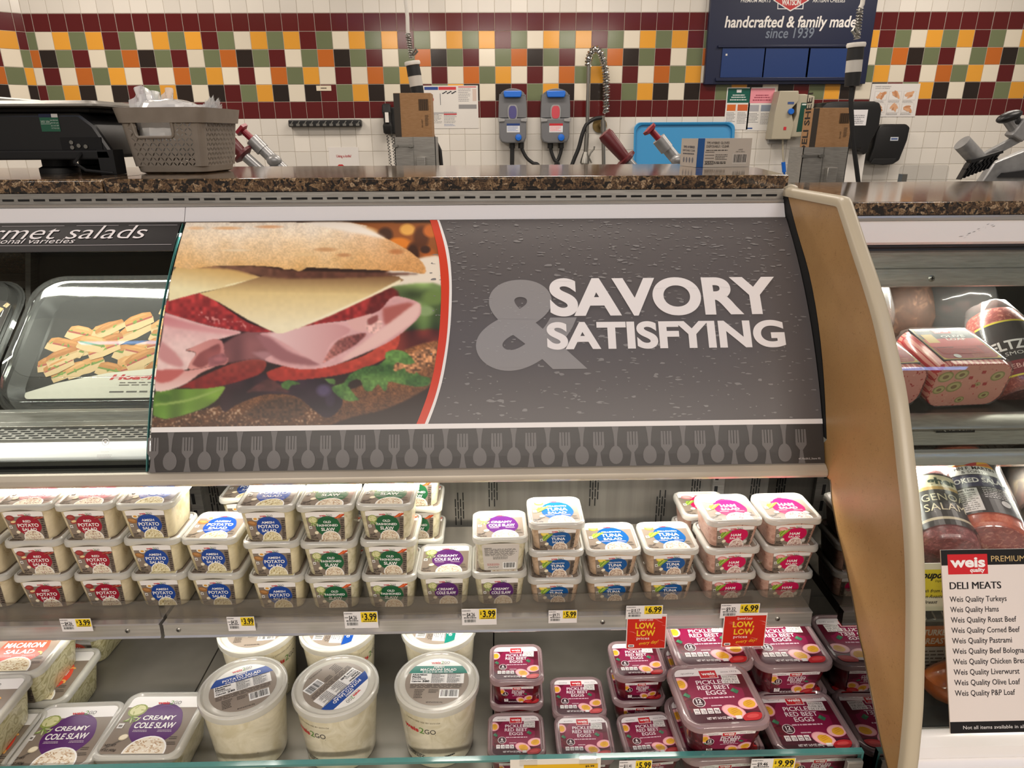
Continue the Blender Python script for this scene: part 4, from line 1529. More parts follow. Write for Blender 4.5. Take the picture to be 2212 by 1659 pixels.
def egg_art(W, H, n, lid, sticker=True):
    art = Art(rrect(0, H / 2, W / 2, H / 2, .12 * W if lid else .02 * W, 5))
    art.rect(-W / 2, 0, W / 2, H, (104, 22, 48), 1)
    art.poly(ellipse(0, .55 * H, .40 * W, .42 * H, 30), (132, 26, 66), 2)
    art.poly([(-W / 2, 0), (W / 2, 0), (W / 2, .16 * H), (-W / 2, .24 * H)], (66, 18, 34), 2)
    for i in range(16):                                   # sliced beets at the sides
        rnd = random.Random(i)
        art.poly(ellipse((-.42 + rnd.uniform(-.05, .10)) * W, rnd.uniform(.22, .42) * H, .07 * W, .02 * W, 7, rnd.uniform(0, 3)), rnd.choice([(96, 20, 34), (130, 34, 44), (74, 14, 26)]), 3)
    art.poly(ellipse(.43 * W, .72 * H, .17 * W, .13 * H, 20), (92, 26, 42), 3)
    for r_ in (.13, .09, .05):
        art.poly(ellipse(.43 * W, .72 * H, r_ * W, r_ * .8 * H, 18), ((112, 34, 52), (86, 22, 38))[int(r_ * 100) % 2], 4)
    band = .86
    art.rect(-W / 2, band * H, W / 2, H, (236, 230, 230), 4)
    art.text('quality', -.30 * W, .905 * H, .028 * W, (90, 80, 80), 5, w=.20 * W)
    art.text('since 1912', .32 * W, .905 * H, .028 * W, (90, 80, 80), 5, w=.24 * W)
    art.rect(-.135 * W, .80 * H, .135 * W, .965 * H, (240, 236, 234), 6)
    art.rect(-.125 * W, .81 * H, .125 * W, .955 * H, (196, 34, 44), 7)
    art.text('weis', 0, .865 * H, .062 * W, (246, 242, 240), 8, bold=.03, w=.20 * W)
    art.text('quality', .05 * W, .825 * H, .022 * W, (246, 242, 240), 8, w=.09 * W)
    tw = 1.0 if lid else .82
    x0 = 0 if lid else .04 * W
    for t, y, w in (('PICKLED', .685, .46), ('RED BEET', .585, .48), ('EGGS', .485, .29)):
        art.text(t, x0, y * H, .080 * W * tw, (242, 232, 236), 8, bold=.012, w=w * W * tw)
    art.lines(x0 - .22 * W * tw, .415 * H, x0 + .24 * W * tw, .445 * H, 1, (222, 190, 204), 6, .8, 2, .02)
    bx, by = (-.30, .36) if lid else (-.36, .58)
    art.poly(ellipse(bx * W, by * H, .088 * W, .088 * W, 22), (236, 226, 226), 8)
    art.poly(ellipse(bx * W, by * H, .078 * W, .078 * W, 22), (58, 22, 34), 9)
    art.text(str(n), bx * W, by * H - .012 * W, .07 * W, (240, 234, 234), 10, bold=.03, w=.075 * W if n > 9 else .045 * W)
    art.text('EGGS', bx * W, by * H - .05 * W, .024 * W, (240, 234, 234), 10, bold=.03, w=.085 * W)

    def egg(x, y, rx, ry, rot):
        art.poly(ellipse(x * W, y * H, rx * W, ry * W, 22, rot), (228, 152, 166), 6)
        art.poly(ellipse(x * W, y * H, rx * .9 * W, ry * .88 * W, 22, rot), (240, 182, 184), 7)
        art.poly(ellipse((x + .012) * W, (y - .01) * H, rx * .6 * W, ry * .66 * W, 18, rot, .02), (228, 172, 50), 8)
        for j in range(3):
            art.poly(ellipse((x + .012) * W, (y - .02 + .03 * j) * H, rx * .4 * W, .006 * W, 8, .4), (206, 142, 36), 9)
    egg(.13, .17, .165, .115, -.45)
    egg(.38, .30, .15, .105, .25)
    egg(-.47, .72, .11, .12, 0)
    art.poly(ellipse(.37 * W, .055 * H, .16 * W, .085 * W, 20, .15), (186, 40, 46), 8)
    art.poly(ellipse(.36 * W, .075 * H, .09 * W, .035 * W, 14, .15), (206, 74, 74), 9)
    for x, y, s in ((-.44, .50, 1), (.27, .545, 1.1)):
        art.poly([((x - .05 * s) * W, y * H), (x * W, (y + .05 * s) * H), ((x + .06 * s) * W, (y - .01) * H), ((x + .02) * W, (y - .055 * s) * H)], (52, 112, 80), 6)
        art.poly([((x - .05 * s) * W, y * H), (x * W, (y + .05 * s) * H), (x * W, (y - .01) * H)], (74, 136, 98), 7)
    if lid:
        art.lines(-.15 * W, .275 * H, 0, .30 * H, 1, (226, 200, 208), 6, .8, 3, .02)
        for i in range(4):
            x = (-.42 + .095 * i) * W
            art.rect(x, .15 * H, x + .078 * W, .245 * H, (236, 232, 230), 7)
            art.text(('70', '1.5g', '80mg', '0g')[i], x + .039 * W, .19 * H, .034 * W, (60, 30, 40), 8, bold=.02, w=.055 * W)
            art.rect(x + .012 * W, .162 * H, x + .066 * W, .172 * H, (120, 90, 100), 8)
    else:
        art.rect(-.42 * W, .08 * H, -.29 * W, .26 * H, (236, 232, 230), 7)
        art.text('70', -.355 * W, .18 * H, .05 * W, (60, 30, 40), 8, bold=.03, w=.08 * W)
        art.rect(-.40 * W, .11 * H, -.31 * W, .13 * H, (120, 90, 100), 8)
    art.text('NET WT 8.4 OZ (240g)' if n == 6 else 'NET WT 16.9 OZ (480g)', -.10 * W, .045 * H, .042 * W, (244, 238, 238), 10, bold=.02, w=.36 * W)
    art.rect(.12 * W, .035 * H, .20 * W, .095 * H, (232, 228, 226), 9)
    if lid and sticker:
        c, s = math.cos(-.06), math.sin(-.06)
        q = lambda a, b: ((.29 + a * c - b * s) * W, (.76 + a * s + b * c) * H)
        art.poly([q(-.12, -.085), q(.12, -.085), q(.12, .085), q(-.12, .085)], (222, 218, 214), 11, False)
        for t, y in (('63279056', .03), ('USE BY', -.025), ('04 17 26', -.075)):
            a = q(0, y)
            art.text(t, a[0], a[1], .036 * W, (96, 90, 90), 12, w=.2 * W, rot=-.06)
    return art


# ------------------------------------------------------------------ square tubs
def rr3(h, r, z, m=6, arch=0.0):
    """ring of a rounded square; the front side may be lifted in the middle"""
    pts = []
    cs = ((1, 1, 0), (-1, 1, 90), (-1, -1, 180), (1, -1, 270))
    for k, (sx, sy, a0) in enumerate(cs):
        for i in range(7):
            a = R(a0 + 15 * i)
            pts.append((sx * (h - r) + r * math.cos(a), sy * (h - r) + r * math.sin(a), z))
        nx = cs[(k + 1) % 4]
        a = R(a0 + 90)
        p0 = np.array(pts[-1])
        p1 = np.array((nx[0] * (h - r) + r * math.cos(R(nx[2])), nx[1] * (h - r) + r * math.sin(R(nx[2])), z))
        for i in range(1, m):
            t = i / m
            p = p0 + (p1 - p0) * t
            if k == 2 and arch:
                p[2] += arch * math.sin(PI * t) ** 1.3
            pts.append(tuple(p))
    return pts


def square_tub(name, label, cat, group, LW, Hh, body, lidmat, front_art, lid_art, fw, fh, lw, lh, rad=0.15, clear_rim=False):
    """tapered rounded-square tub with a snap lid; origin on the middle of its base"""
    t = thing(name, label, cat, (0, 0, 0), 0, group)
    H = LW / 2
    bt, bb = H * 0.925, H * 0.785
    r0 = H * rad * 2
    half = lambda z: bb + (bt - bb) * z / (Hh - 0.004)
    mb = MB()
    zl = Hh - 0.010
    mb.loft([rr3(bb - 0.004, r0 * .8, 0.0), rr3(bb - 0.001, r0 * .85, 0.0012), rr3(half(0.004), r0 * .9, 0.004), rr3(half(0.5 * Hh), r0 * .95, 0.5 * Hh), rr3(half(Hh - 0.006), r0, Hh - 0.006)])
    tub = mb.build('tub', body, t, local=True, sharp=50)
    if front_art is not None:
        sl = half(Hh * .5) - half(Hh * .5 - .01)
        mb = MB()
        front_art.into(mb, lambda a, b, l: (a * (half(b + .003) / half(fh)), -half(b + 0.003) - 0.00025 - 0.00012 * l, b + 0.003))
        mb.build('front_label', 'print_gloss', tub, local=True)
    mb = MB()
    w = H * .018
    mb.loft([rr3(H - w * 1.6, r0, zl - .001, arch=.0042), rr3(H - .0004, r0, zl - .001, arch=.0042), rr3(H, r0, zl + .004, arch=.002), rr3(H - .001, r0, zl + .0085),
             rr3(H - .004, r0 * .95, zl + .0108), rr3(H * .905, r0 * .9, zl + .0108), rr3(H * .875, r0 * .85, zl + .0078)])
    lid = mb.build('lid', lidmat, t, local=True, sharp=40)
    mb = MB()
    o = zl + .0080
    lid_art.into(mb, lambda a, b, l: (a, b - lh / 2, o + .00012 * l))
    mb.build('lid_label', 'print_gloss', lid, local=True)
    return t, Hh - 0.0015


PROTO = {}


def salad_proto(kind, LW, Hh, big=False):
    fw, fh = LW * .665, Hh - .017
    lw = LW * .84
    fa = ingredients_art(fw, fh) if kind == 'cole_back' else salad_art(kind, fw, fh, False)
    k = 'cole' if kind == 'cole_back' else kind
    return square_tub('salad_tub', None, 'tub', None, LW, Hh, SAL[k]['food'], 'lid_milky', fa, salad_art(k, lw, lw, True), fw, fh, lw, lw)


USED = {}


def place(key, maker, loc, rot, label, group):
    """first use moves the model itself, later uses copy it with all its parts"""
    if key not in PROTO:
        PROTO[key] = maker()
        o = PROTO[key][0]
    else:
        o = copy_tree(PROTO[key][0])
    o.location = loc
    o.rotation_euler = rot if hasattr(rot, '__len__') else (0, 0, rot)
    o['label'] = label
    o['group'] = group
    o['category'] = 'tub'
    return o


NM = {'red_potato': 'red potato salad', 'amish_potato': 'amish potato salad', 'slaw': 'old fashioned slaw', 'cole': 'creamy cole slaw', 'cole_back': 'creamy cole slaw', 'tuna': 'yellowfin tuna salad', 'ham': 'ham salad'}
LV = {1: ['single tub'], 2: ['bottom tub', 'top tub'], 3: ['bottom tub', 'middle tub', 'top tub']}
LW_, TALL, LOW = 0.1005, 0.0735, 0.0585
# stacks along the upper shelf: kind, x at the base, y, number, turn, where it stands, small shifts up the stack
STK = [
    ('red_potato', -0.936, 1.119, 3, 0.02, 'of the red potato salad stack cut off by the left picture edge', 0.0),
    ('red_potato', -0.826, 1.119, 3, 0.03, 'of the red potato salad stack second from the left', 0.0),
    ('red_potato', -0.722, 1.118, 3, 0.01, 'of the red potato salad stack beside the blue-label potato salad', 0.0),
    ('amish_potato', -0.617, 1.117, 3, 0.0, 'of the amish potato salad stack beside the red-label tubs', 0.0),
    ('amish_potato', -0.515, 1.116, 2, -0.02, 'of the short two-high amish potato salad stack', 0.0),
    ('amish_potato', -0.404, 1.102, 3, 0.0, 'of the amish potato salad stack beside the green-label slaw', 0.0),
    ('slaw', -0.302, 1.099, 3, 0.0, 'of the old fashioned slaw stack beside the amish potato salad', 0.0),
    ('slaw', -0.199, 1.101, 3, -0.03, 'of the old fashioned slaw stack beside the creamy cole slaw', 0.0),
    ('cole', -0.1035, 1.106, 1, 0.0, 'of creamy cole slaw standing alone beside the old fashioned slaw stack', 0.0),
    ('cole', -0.003, 1.105, 2, 0.02, 'of the creamy cole slaw stack beside the tuna salad', 0.0),
    ('tuna', 0.098, 1.106, 3, 0.0, 'of the three-high tuna salad stack', 0.0),
    ('tuna', 0.2, 1.106, 2, 0.0, 'of the two-high tuna salad stack in the middle of the tuna', 0.0),
    ('tuna', 0.305, 1.107, 2, 0.02, 'of the two-high tuna salad stack beside the ham salad', 0.0),
    ('ham', 0.414, 1.107, 3, 0.05, 'of the ham salad stack beside the tuna salad', 0.0),
    ('ham', 0.521, 1.107, 3, 0.02, 'of the ham salad stack beside the end mirror', 0.0),
]
rnd = random.Random(21)
for kind, x, y, n, rz, where, sh in STK:
    Hh = LOW if kind in ('tuna', 'ham') else TALL
    for i in range(n):
        k = 'cole_back' if (kind == 'cole' and n == 2 and i == 1) else kind
        lab = '%s %s' % (LV[n][i], where)
        if k == 'cole_back':
            lab = 'top tub of the creamy cole slaw stack, turned with its ingredients label forward'
        p = Hh - 0.0022
        place(k, lambda k=k, Hh=Hh: salad_proto(k, LW_, Hh), (x + rnd.uniform(-.0015, .0015), y + rnd.uniform(-.0015, .0015), SZ + 0.0003 + i * p), rz + rnd.uniform(-.012, .012),
              lab, 'square %s tubs on the shelf' % NM[kind])
# rows standing further back
for kind, x, y, n, where in (('amish_potato', -0.505, 1.262, 2, 'amish potato salad behind the short stack'), ('slaw', -0.162, 1.215, 3, 'old fashioned slaw in the back row by the slotted panel'),
                             ('ham', 0.405, 1.222, 2, 'ham salad behind the ham salad stack')):
    Hh = LOW if kind == 'ham' else TALL
    for i in range(n):
        place(kind, None, (x, y, SZ + 0.0003 + i * (Hh - 0.0022)), 0.0, '%s of %s' % (LV[n][i], where), 'square %s tubs on the shelf' % NM[kind])

# ------------------------------------------------------------------ lower deck: large square tubs
BW, BH = 0.146, 0.078


def big(kind, px, py, level, rz, label, dz=0.0):
    z = DZ + 0.0003 + level * (BH - 0.0022)
    p = at(px, py, z=z + BH)
    place('big_' + kind, lambda: salad_proto(kind, BW, BH), (p[0], p[1], z + dz), rz, label, 'large square salad tubs on the lower deck')


big('cole', 330, 1562, 0, -0.02, 'large creamy cole slaw tub beside the round potato salad tubs')
big('cole', 140, 1586, 0, 0.02, 'large creamy cole slaw tub at the front left, beside its twin')
p = at(62, 1394, z=DZ + 2 * BH)
place('big_macaroni', lambda: salad_proto('macaroni', BW, BH), (p[0] + 0.004, p[1] + 0.012, DZ + 0.0003), 0.02, 'lower tub of the orange-label macaroni salad stack at the left', 'large square salad tubs on the lower deck')
place('big_macaroni', None, (p[0] - .014, p[1], DZ + 0.0003 + BH - .0022), 0.02, 'upper tub of the orange-label macaroni salad stack, its lid facing up', 'large square salad tubs on the lower deck')
place('big_macaroni', None, (-0.876, 1.232, DZ + .0003), -0.06, 'single macaroni salad tub at the back, half under the shelf', 'large square salad tubs on the lower deck')
p = at(-78, 1524, z=DZ + 2 * BH)
place('big_macaroni', None, (p[0] + 0.012, p[1] - 0.002, DZ + 0.0003), 0.03, 'lower tub of the macaroni salad stack cut off by the left edge', 'large square salad tubs on the lower deck')
place('big_macaroni', None, (p[0], p[1], DZ + 0.0003 + BH - .0022), 0.03, 'upper tub of the macaroni salad stack cut off by the left edge', 'large square salad tubs on the lower deck')


# ------------------------------------------------------------------ round tubs
def round_art(name, band_col, rad):
    W = rad
    clip = [(W * math.cos(2 * PI * i / 40), W * math.sin(2 * PI * i / 40)) for i in range(40)]
    art = Art(clip)
    art.rect(-W, -W, W, W, (146, 134, 122), 1)
    art.rect(-W, .66 * W, W, W, (236, 234, 228), 2)
    weis2go(art, 0, .76 * W, .105 * W, 5)
    art.rect(-W, .34 * W, W, .66 * W, band_col, 3)
    art.text('AMISH', 0, .57 * W, .07 * W, (244, 242, 240), 6, bold=.02, w=.34 * W)
    art.text(name, 0, .435 * W, .11 * W, (244, 242, 240), 6, bold=.02, w=1.15 * W)
    art.lines(-.5 * W, .36 * W, .5 * W, .41 * W, 1, (226, 226, 226), 5, .7, 4, .05)
    # nutrition panel
    art.rect(-.84 * W, -.10 * W, .84 * W, .33 * W, (236, 234, 230), 3)
    art.text('Nutrition', -.80 * W, .235 * W, .075 * W, (20, 20, 20), 5, bold=.05, align='l', w=.46 * W)
    art.text('Facts', -.80 * W, .145 * W, .075 * W, (20, 20, 20), 5, bold=.05, align='l', w=.28 * W)
    art.lines(-.80 * W, .045 * W, -.32 * W, .125 * W, 2, (60, 60, 60), 5, .5, 2, .1)
    art.text('Calories', -.80 * W, -.04 * W, .06 * W, (20, 20, 20), 5, bold=.05, align='l', w=.30 * W)
    art.text('240' if 'POTATO' in name else '580', -.46 * W, -.05 * W, .085 * W, (20, 20, 20), 5, bold=.05, align='l', w=.22 * W)
    for c0 in (-.20, .30):
        for i in range(6):
            y = .30 - i * .065
            art.rect(c0 * W, y * W, (c0 + .44) * W, y * W + .008 * W, (30, 30, 30), 5)
            art.lines((c0 + .01) * W, (y - .05) * W, (c0 + .43) * W, (y - .012) * W, 1, (80, 80, 80), 5, .6, i, .4)
    art.rect(-.20 * W, .312 * W, .82 * W, .325 * W, (20, 20, 20), 5)
    art.lines(-.82 * W, -.30 * W, .82 * W, -.12 * W, 4, (84, 76, 70), 4, .5, 11, .03)
    art.lines(-.66 * W, -.72 * W, -.28 * W, -.34 * W, 6, (74, 66, 60), 4, .5, 12, .4)
    art.lines(-.22 * W, -.50 * W, .10 * W, -.34 * W, 3, (74, 66, 60), 4, .5, 13, .3)
    art.barcode(.12 * W, -.70 * W, .72 * W, -.36 * W, 4, 5)
    art.text('NET WT 64 OZ (4 LB) 1.81kg', 0, -.90 * W, .05 * W, (50, 44, 40), 5, bold=.02, w=.5 * W)
    return art


TD, THH = 0.147, 0.136


def round_proto(name, band_col, food):
    t = thing('round_tub', None, 'tub', (0, 0, 0))
    Rr, rb = TD / 2 * .945, TD / 2 * .80
    mb = MB()
    mb.lathe([(rb - .004, 0), (rb - .001, .001), (rb, .004), (Rr, THH - .006)], (0, 0, 0), 48)
    tub = mb.build('tub', food, t, local=True, sharp=50)
    rad = lambda z: rb + (Rr - rb) * z / THH
    art = Art()
    weis2go(art, 0, .083, .0105, 2)
    art.text('7 31PH1105E USE BY 03/31/26', .012, .1065, .0032, (120, 110, 90), 1, w=.062)
    art.lines(-.03, .020, .012, .031, 3, (40, 38, 36), 1, .5, 3, .1)
    art.lines(.044, .026, .062, .030, 1, (40, 38, 36), 1, .8, 5, .05)
    mb = MB()

    def wrap(a, b, l):
        r_ = rad(b) + .0006 + .0001 * l
        th = a / rad(b)
        return (r_ * math.sin(th), -r_ * math.cos(th), b)
    art.into(mb, wrap)
    mb.build('print', 'print_gloss', tub, local=True)
    q = TD / 2
    z = THH
    mb = MB()
    mb.lathe([(q - .003, z - .012), (q - .0005, z - .012), (q, z - .006), (q - .0006, z - .001), (q - .003, z + .0008), (q * .925, z + .0008), (q * .90, z - .002), (q * .88, z - .0035), (q * .80, z - .0035), (q * .78, z - .0028), (0.001, z - .0028)], (0, 0, 0), 56, cap0=False, cap1=True)
    lid = mb.build('lid', 'lid_milky', t, local=True, sharp=40)
    mb = MB()
    round_art(name, band_col, q * .745).into(mb, lambda a, b, l: (a, b, z - .0026 + .00012 * l))
    mb.build('lid_label', 'print_gloss', lid, local=True)
    mb = MB()
    mb.lathe([(q * .86, z - .0055), (.001, z - .0052)], (0, 0, 0), 40, cap0=True)
    mb.build('lid_inner', food, t, local=True)
    return t, THH


for key, px, py, lr, lab in (('rp', 525, 1482, 0.42, 'round potato salad tub at the front, its blue lid label tilted'),
                             ('rp', 725, 1478, -2.15, 'round potato salad tub at the front, its blue lid band turned to the lower right'),
                             ('rm', 944, 1469, -0.02, 'round macaroni salad tub at the front with a green lid band'),
                             ('rp', 556, 1354, 0.10, 'round potato salad tub at the back beside the deck seam'),
                             ('rp', 730, 1351, -1.62, 'round potato salad tub at the back with a sideways blue lid band'),
                             ('rm', 948, 1347, -1.66, 'round macaroni salad tub at the back with a sideways green lid band')):
    p = at(px, py, z=DZ + THH)
    o = place(key, (lambda: round_proto('POTATO SALAD', (26, 72, 152), 'food_white')) if key == 'rp' else (lambda: round_proto('MACARONI SALAD', (26, 122, 108), 'food_white')),
              (p[0], p[1], DZ + .0003), 0, lab, 'large round salad tubs on the lower deck')
    # the lid is screwed on at its own angle, the print on the wall at another
    for ch in o.children:
        if ch.name.startswith('lid'):
            ch.rotation_euler = (0, 0, lr)
        elif ch.name.startswith('tub'):
            ch.rotation_euler = (0, 0, {525: 2.2, 725: -0.62, 944: -0.50, 556: 0.95, 730: 1.05, 948: 2.4}[px])

# ------------------------------------------------------------------ beet egg tubs
E6, E6H, E12, E12H = 0.0985, 0.0585, 0.1430, 0.0710


def egg_proto(n):
    LW, Hh = (E6, E6H) if n == 6 else (E12, E12H)
    lw = LW * .82
    return square_tub('egg_tub', None, 'tub', None, LW, Hh, 'food_beet', 'lid_clear', egg_art(LW * .60, Hh - .018, n, False), egg_art(lw, lw, n, True), LW * .60, Hh - .018, lw, lw, rad=.19)


def eggs(n, px, py, levels, rz, labels):
    Hh = E6H if n == 6 else E12H
    p = at(px, py, z=DZ + levels * (Hh - .0022))
    for i in range(levels):
        place('egg%d' % n, lambda: egg_proto(n), (p[0], p[1], DZ + .0003 + i * (Hh - .0022)), rz, labels[i], '%s pickled beet egg tubs' % ('small' if n == 6 else 'large'))


eggs(6, 1115, 1588, 1, 0.0, ['small beet egg tub at the front, next to the gap beside the macaroni salad'])
eggs(6, 1262, 1592, 1, 0.0, ['small beet egg tub in the middle of the front three'])
eggs(6, 1402, 1588, 1, 0.07, ['small beet egg tub at the front touching the large beet egg stack'])
eggs(6, 1115, 1432, 2, 0.0, ['bottom tub of the small beet egg stack beside the macaroni salad', 'top tub of the small beet egg stack beside the macaroni salad'])
eggs(6, 1248, 1505, 1, 0.0, ['single small beet egg tub in the second row, between two stacks'])
eggs(6, 1376, 1424, 2, 0.02, ['bottom tub of the small beet egg stack under the red price card', 'top tub of the small beet egg stack under the red price card'])
eggs(12, 1548, 1500, 2, 0.04, ['bottom tub of the front stack of large beet egg tubs', 'top tub of the front stack of large beet egg tubs'])
eggs(12, 1738, 1558, 1, 0.02, ['single large beet egg tub at the front beside the end mirror'])
eggs(12, 1526, 1385, 2, 0.02, ['bottom tub of the large beet egg stack between the two red price cards', 'top tub of the large beet egg stack between the two red price cards'])
eggs(12, 1690, 1385, 2, 0.02, ['bottom tub of the large beet egg stack at the back beside the mirror', 'top tub of the large beet egg stack at the back beside the mirror'])

# ------------------------------------------------------------------ price tags and cards on the rail
def card(name, label, cat, x0, x1, z0, z1, y, tilt, art, group=None, curl=0.0):
    """thin card hanging in front of the rail; art drawn from its lower left corner"""
    t = thing(name, label, cat, ((x0 + x1) / 2, y, z0), group=group)
    W, H = x1 - x0, z1 - z0
    c, s = math.cos(tilt), math.sin(tilt)
    P = lambda a, b, d=0.0: (x0 + a, y - d * c + b * s - curl * (2 * a / W - 1) ** 2, z0 + b * c + d * s)
    mb = MB()
    n = 6
    mb.loft([[P(W * i / n, 0, 0), P(W * i / n, 0, -.0006), P(W * i / n, H, -.0006), P(W * i / n, H, 0)] for i in range(n + 1)])
    mb.build('card', 'paper', t)
    mb = MB()
    art.into(mb, lambda a, b, l: P(a, b, 0.0002 + .00012 * l))
    mb.build('print', 'print_matte', t)
    return t


def tag_art(W, H, price, old, yel=(236, 204, 40), cutoff=False):
    art = Art()
    art.rect(0, 0, W, H, (230, 226, 224), 0)
    art.rect(.50 * W, .36 * H, .98 * W, H if cutoff else .97 * H, yel, 1)
    art.text('$', .55 * W, .66 * H, .20 * H, (30, 28, 26), 3, bold=.02, w=.045 * W)
    art.text(price, .785 * W, .50 * H, .42 * H, (22, 20, 20), 3, bold=.03, w=.36 * W)
    art.lines(.55 * W, .38 * H, .95 * W, .46 * H, 1, (90, 80, 30), 3, .7, 4, .1)
    art.text('$' + old, .26 * W, .54 * H, .24 * H, (40, 38, 38), 3, bold=.02, w=.24 * W)
    art.lines(.02 * W, .62 * H, .13 * W, .70 * H, 1, (90, 90, 90), 3, .6, 6, .1)
    art.lines(.06 * W, .42 * H, .42 * W, .50 * H, 1, (70, 70, 70), 3, .8, 8, .1)
    art.lines(.02 * W, .86 * H, .30 * W, .94 * H, 1, (120, 118, 118), 3, .7, 9, .3)
    art.barcode(.05 * W, .14 * H, .42 * W, .38 * H, 2, 7, (228, 226, 224))
    return art


def rail_tag(px0, py0, px1, py1, price, old, lab, yel=(236, 204, 40)):
    y = 1.0238
    a, b = at(px0, py0, y=y), at(px1, py1, y=y)
    z1, z0 = a[2], b[2]
    W, H = b[0] - a[0], z1 - z0
    return card('price_tag', lab, 'price tag', a[0], b[0], z0, z1, y, 0.0, tag_art(W, H, price, old, yel), 'white price tags with a yellow price on the shelf rail'), (a[0], b[0], z0)


rail_tag(128, 1337, 202, 1363, '3.99', '4.26', 'price tag on the rail under the red potato salad, near the rail joint')
rail_tag(489, 1333, 553, 1362, '3.99', '4.25', 'price tag on the rail under the blue-label potato salad, its lower edge torn')
rail_tag(742, 1322, 818, 1356, '3.99', '4.26', 'price tag on the rail under the old fashioned slaw')
rail_tag(997, 1316, 1073, 1349, '3.99', '4.26', 'price tag on the rail under the creamy cole slaw')
rail_tag(1185, 1319, 1246, 1345, '5.99', '9.71', 'price tag reading 5.99 on the rail under the tuna salad')
rail_tag(1353, 1309, 1430, 1336, '6.99', '10.17', 'price tag reading 6.99 above the red card by the tuna salad')
rail_tag(1558, 1305, 1638, 1334, '6.99', '9.32', 'price tag reading 6.99 above the red card under the ham salad')


def low_card(px0, py0, px1, py1, lab, tilt):
    y = 1.0205
    a, b = at(px0, py0, y=y), at(px1, py1, y=y)
    W, H = b[0] - a[0], a[2] - b[2]
    art = Art()
    art.rect(0, 0, W, H, (232, 226, 222), 0)
    art.rect(.02 * W, .015 * H, .98 * W, .93 * H, (196, 40, 26), 1)
    art.text('Spend Less', .48 * W, .82 * H, .07 * H, (246, 232, 226), 3, shear=.3, w=.36 * W)
    art.text('LOW,', .47 * W, .60 * H, .17 * H, (242, 196, 48), 3, bold=.03, w=.50 * W)
    art.text('LOW', .49 * W, .38 * H, .17 * H, (242, 196, 48), 3, bold=.03, w=.46 * W)
    for xx, yy in ((.412, .685), (.462, .465)):
        art.poly([(xx * W + .030 * W * a_, yy * H + .042 * H * b_) for a_, b_ in ((-.4, 1), (.4, 1), (.4, .1), (.9, .1), (0, -1), (-.9, .1), (-.4, .1))], (196, 40, 26), 4)
    art.text('prices', .42 * W, .27 * H, .08 * H, (246, 240, 236), 3, w=.32 * W)
    art.text('every day!', .58 * W, .14 * H, .09 * H, (242, 196, 48), 3, shear=.35, w=.5 * W, rot=.1)
    art.poly(rrect(.13 * W, .09 * H, .075 * W, .04 * H, .02 * W), (236, 232, 230), 3)
    art.rect(.08 * W, .075 * H, .18 * W, .105 * H, (60, 56, 56), 4)
    rnd = random.Random(int(px0))
    for i in range(7):
        x, yv = rnd.uniform(.05, .9), rnd.uniform(.1, .9)
        art.poly([(x * W, yv * H), ((x + .12) * W, (yv - .03) * H), ((x + .2) * W, (yv - .08) * H), ((x + .1) * W, (yv - .035) * H)], (226, 150, 140), 5)
    t = card('sale_card', lab, 'sale card', a[0], b[0], b[2], a[2], y, tilt, art, 'red cards reading LOW, LOW prices')
    mb = MB()
    mb.add([(a[0] - .001, y - .0032, b[2] - .001), (b[0] + .001, y - .0032, b[2] - .001), (b[0] + .001, y - .0030, a[2] + .001), (a[0] - .001, y - .0030, a[2] + .001)], [(0, 1, 2, 3)])
    return t


low_card(1356, 1333, 1437, 1400, 'red LOW, LOW price card hanging above the small beet egg stack', 0.10)
low_card(1566, 1328, 1650, 1396, 'red LOW, LOW price card hanging in front of the large beet egg tubs', 0.05)
# tags and card clipped to the front glass
yg = 0.8325
for px0, px1, py0, pr, old, lab in ((1338, 1409, 1644, '5.99', '11.41', 'price tag on the front glass beside the wide yellow card'), (1624, 1719, 1640, '9.99', '9.46', 'price tag on the front glass under the large beet egg tubs')):
    a, b = at(px0, py0, y=yg), at(px1, py0, y=yg)
    W = b[0] - a[0]
    card('price_tag', lab, 'price tag', a[0], b[0], a[2] - .03, a[2], yg, 0.0, tag_art(W, .03, pr, old, cutoff=True), 'price tags clipped to the front glass')
a, b = at(1102, 1642, y=yg), at(1298, 1642, y=yg)
art = Art()
W = b[0] - a[0]
art.rect(0, 0, W, .035, (232, 226, 214), 0)
art.rect(.15 * W, 0, .97 * W, .0245, (226, 180, 40), 1)
art.text('$5.99', .88 * W, .0175, .004, (30, 28, 26), 3, bold=.03, w=.10 * W)
gc = card('shelf_card', 'wide white and yellow price card clipped to the front glass', 'price card', a[0], b[0], a[2] - .035, a[2], yg, 0.0, art)
for fx in (.2, .86):
    mb = MB()
    x = a[0] + fx * W
    mb.box(x - .014, x + .014, yg - .0012, yg - .0002, a[2] - .012, .5205)
    mb.box(x - .014, x + .014, yg - .0012, .8462, .5205, .5215)
    mb.build('clip', 'clear_plastic', gc)

# ------------------------------------------------------------------ header strip on the left glass
hd = thing('header_sign', 'black header strip on the left glass reading gourmet salads, seasonal varieties', 'sign', front(-1.2, 0.03))
mb = MB()
HS = [0.0015 + 0.0735 * k / 4 for k in range(5)]
mb.loft([[front(-1.70, v, 0.0052) for v in HS] + [front(-1.70, v, 0.0034) for v in reversed(HS)], [front(XS - .006, v, 0.0052) for v in HS] + [front(XS - .006, v, 0.0034) for v in reversed(HS)]])
pbr('header_black', (34, 33, 36), 0.35)
mb.build('strip', 'header_black', hd)
art = Art()
for a0, a1 in ((-1.70, -1.005), (-.985, -.862), (-.838, -.755), (-.735, -.639)):
    art.rect(a0, -.0092, a1, -.0083, (196, 190, 192), 1)
art.rect(-1.70, -.0600, -.639, -.0591, (196, 190, 192), 1)
art.text('gourmet salads', -.694, -.0435, .0345, (240, 234, 234), 3, bold=-.006, w=.412, align='r', shear=.28)
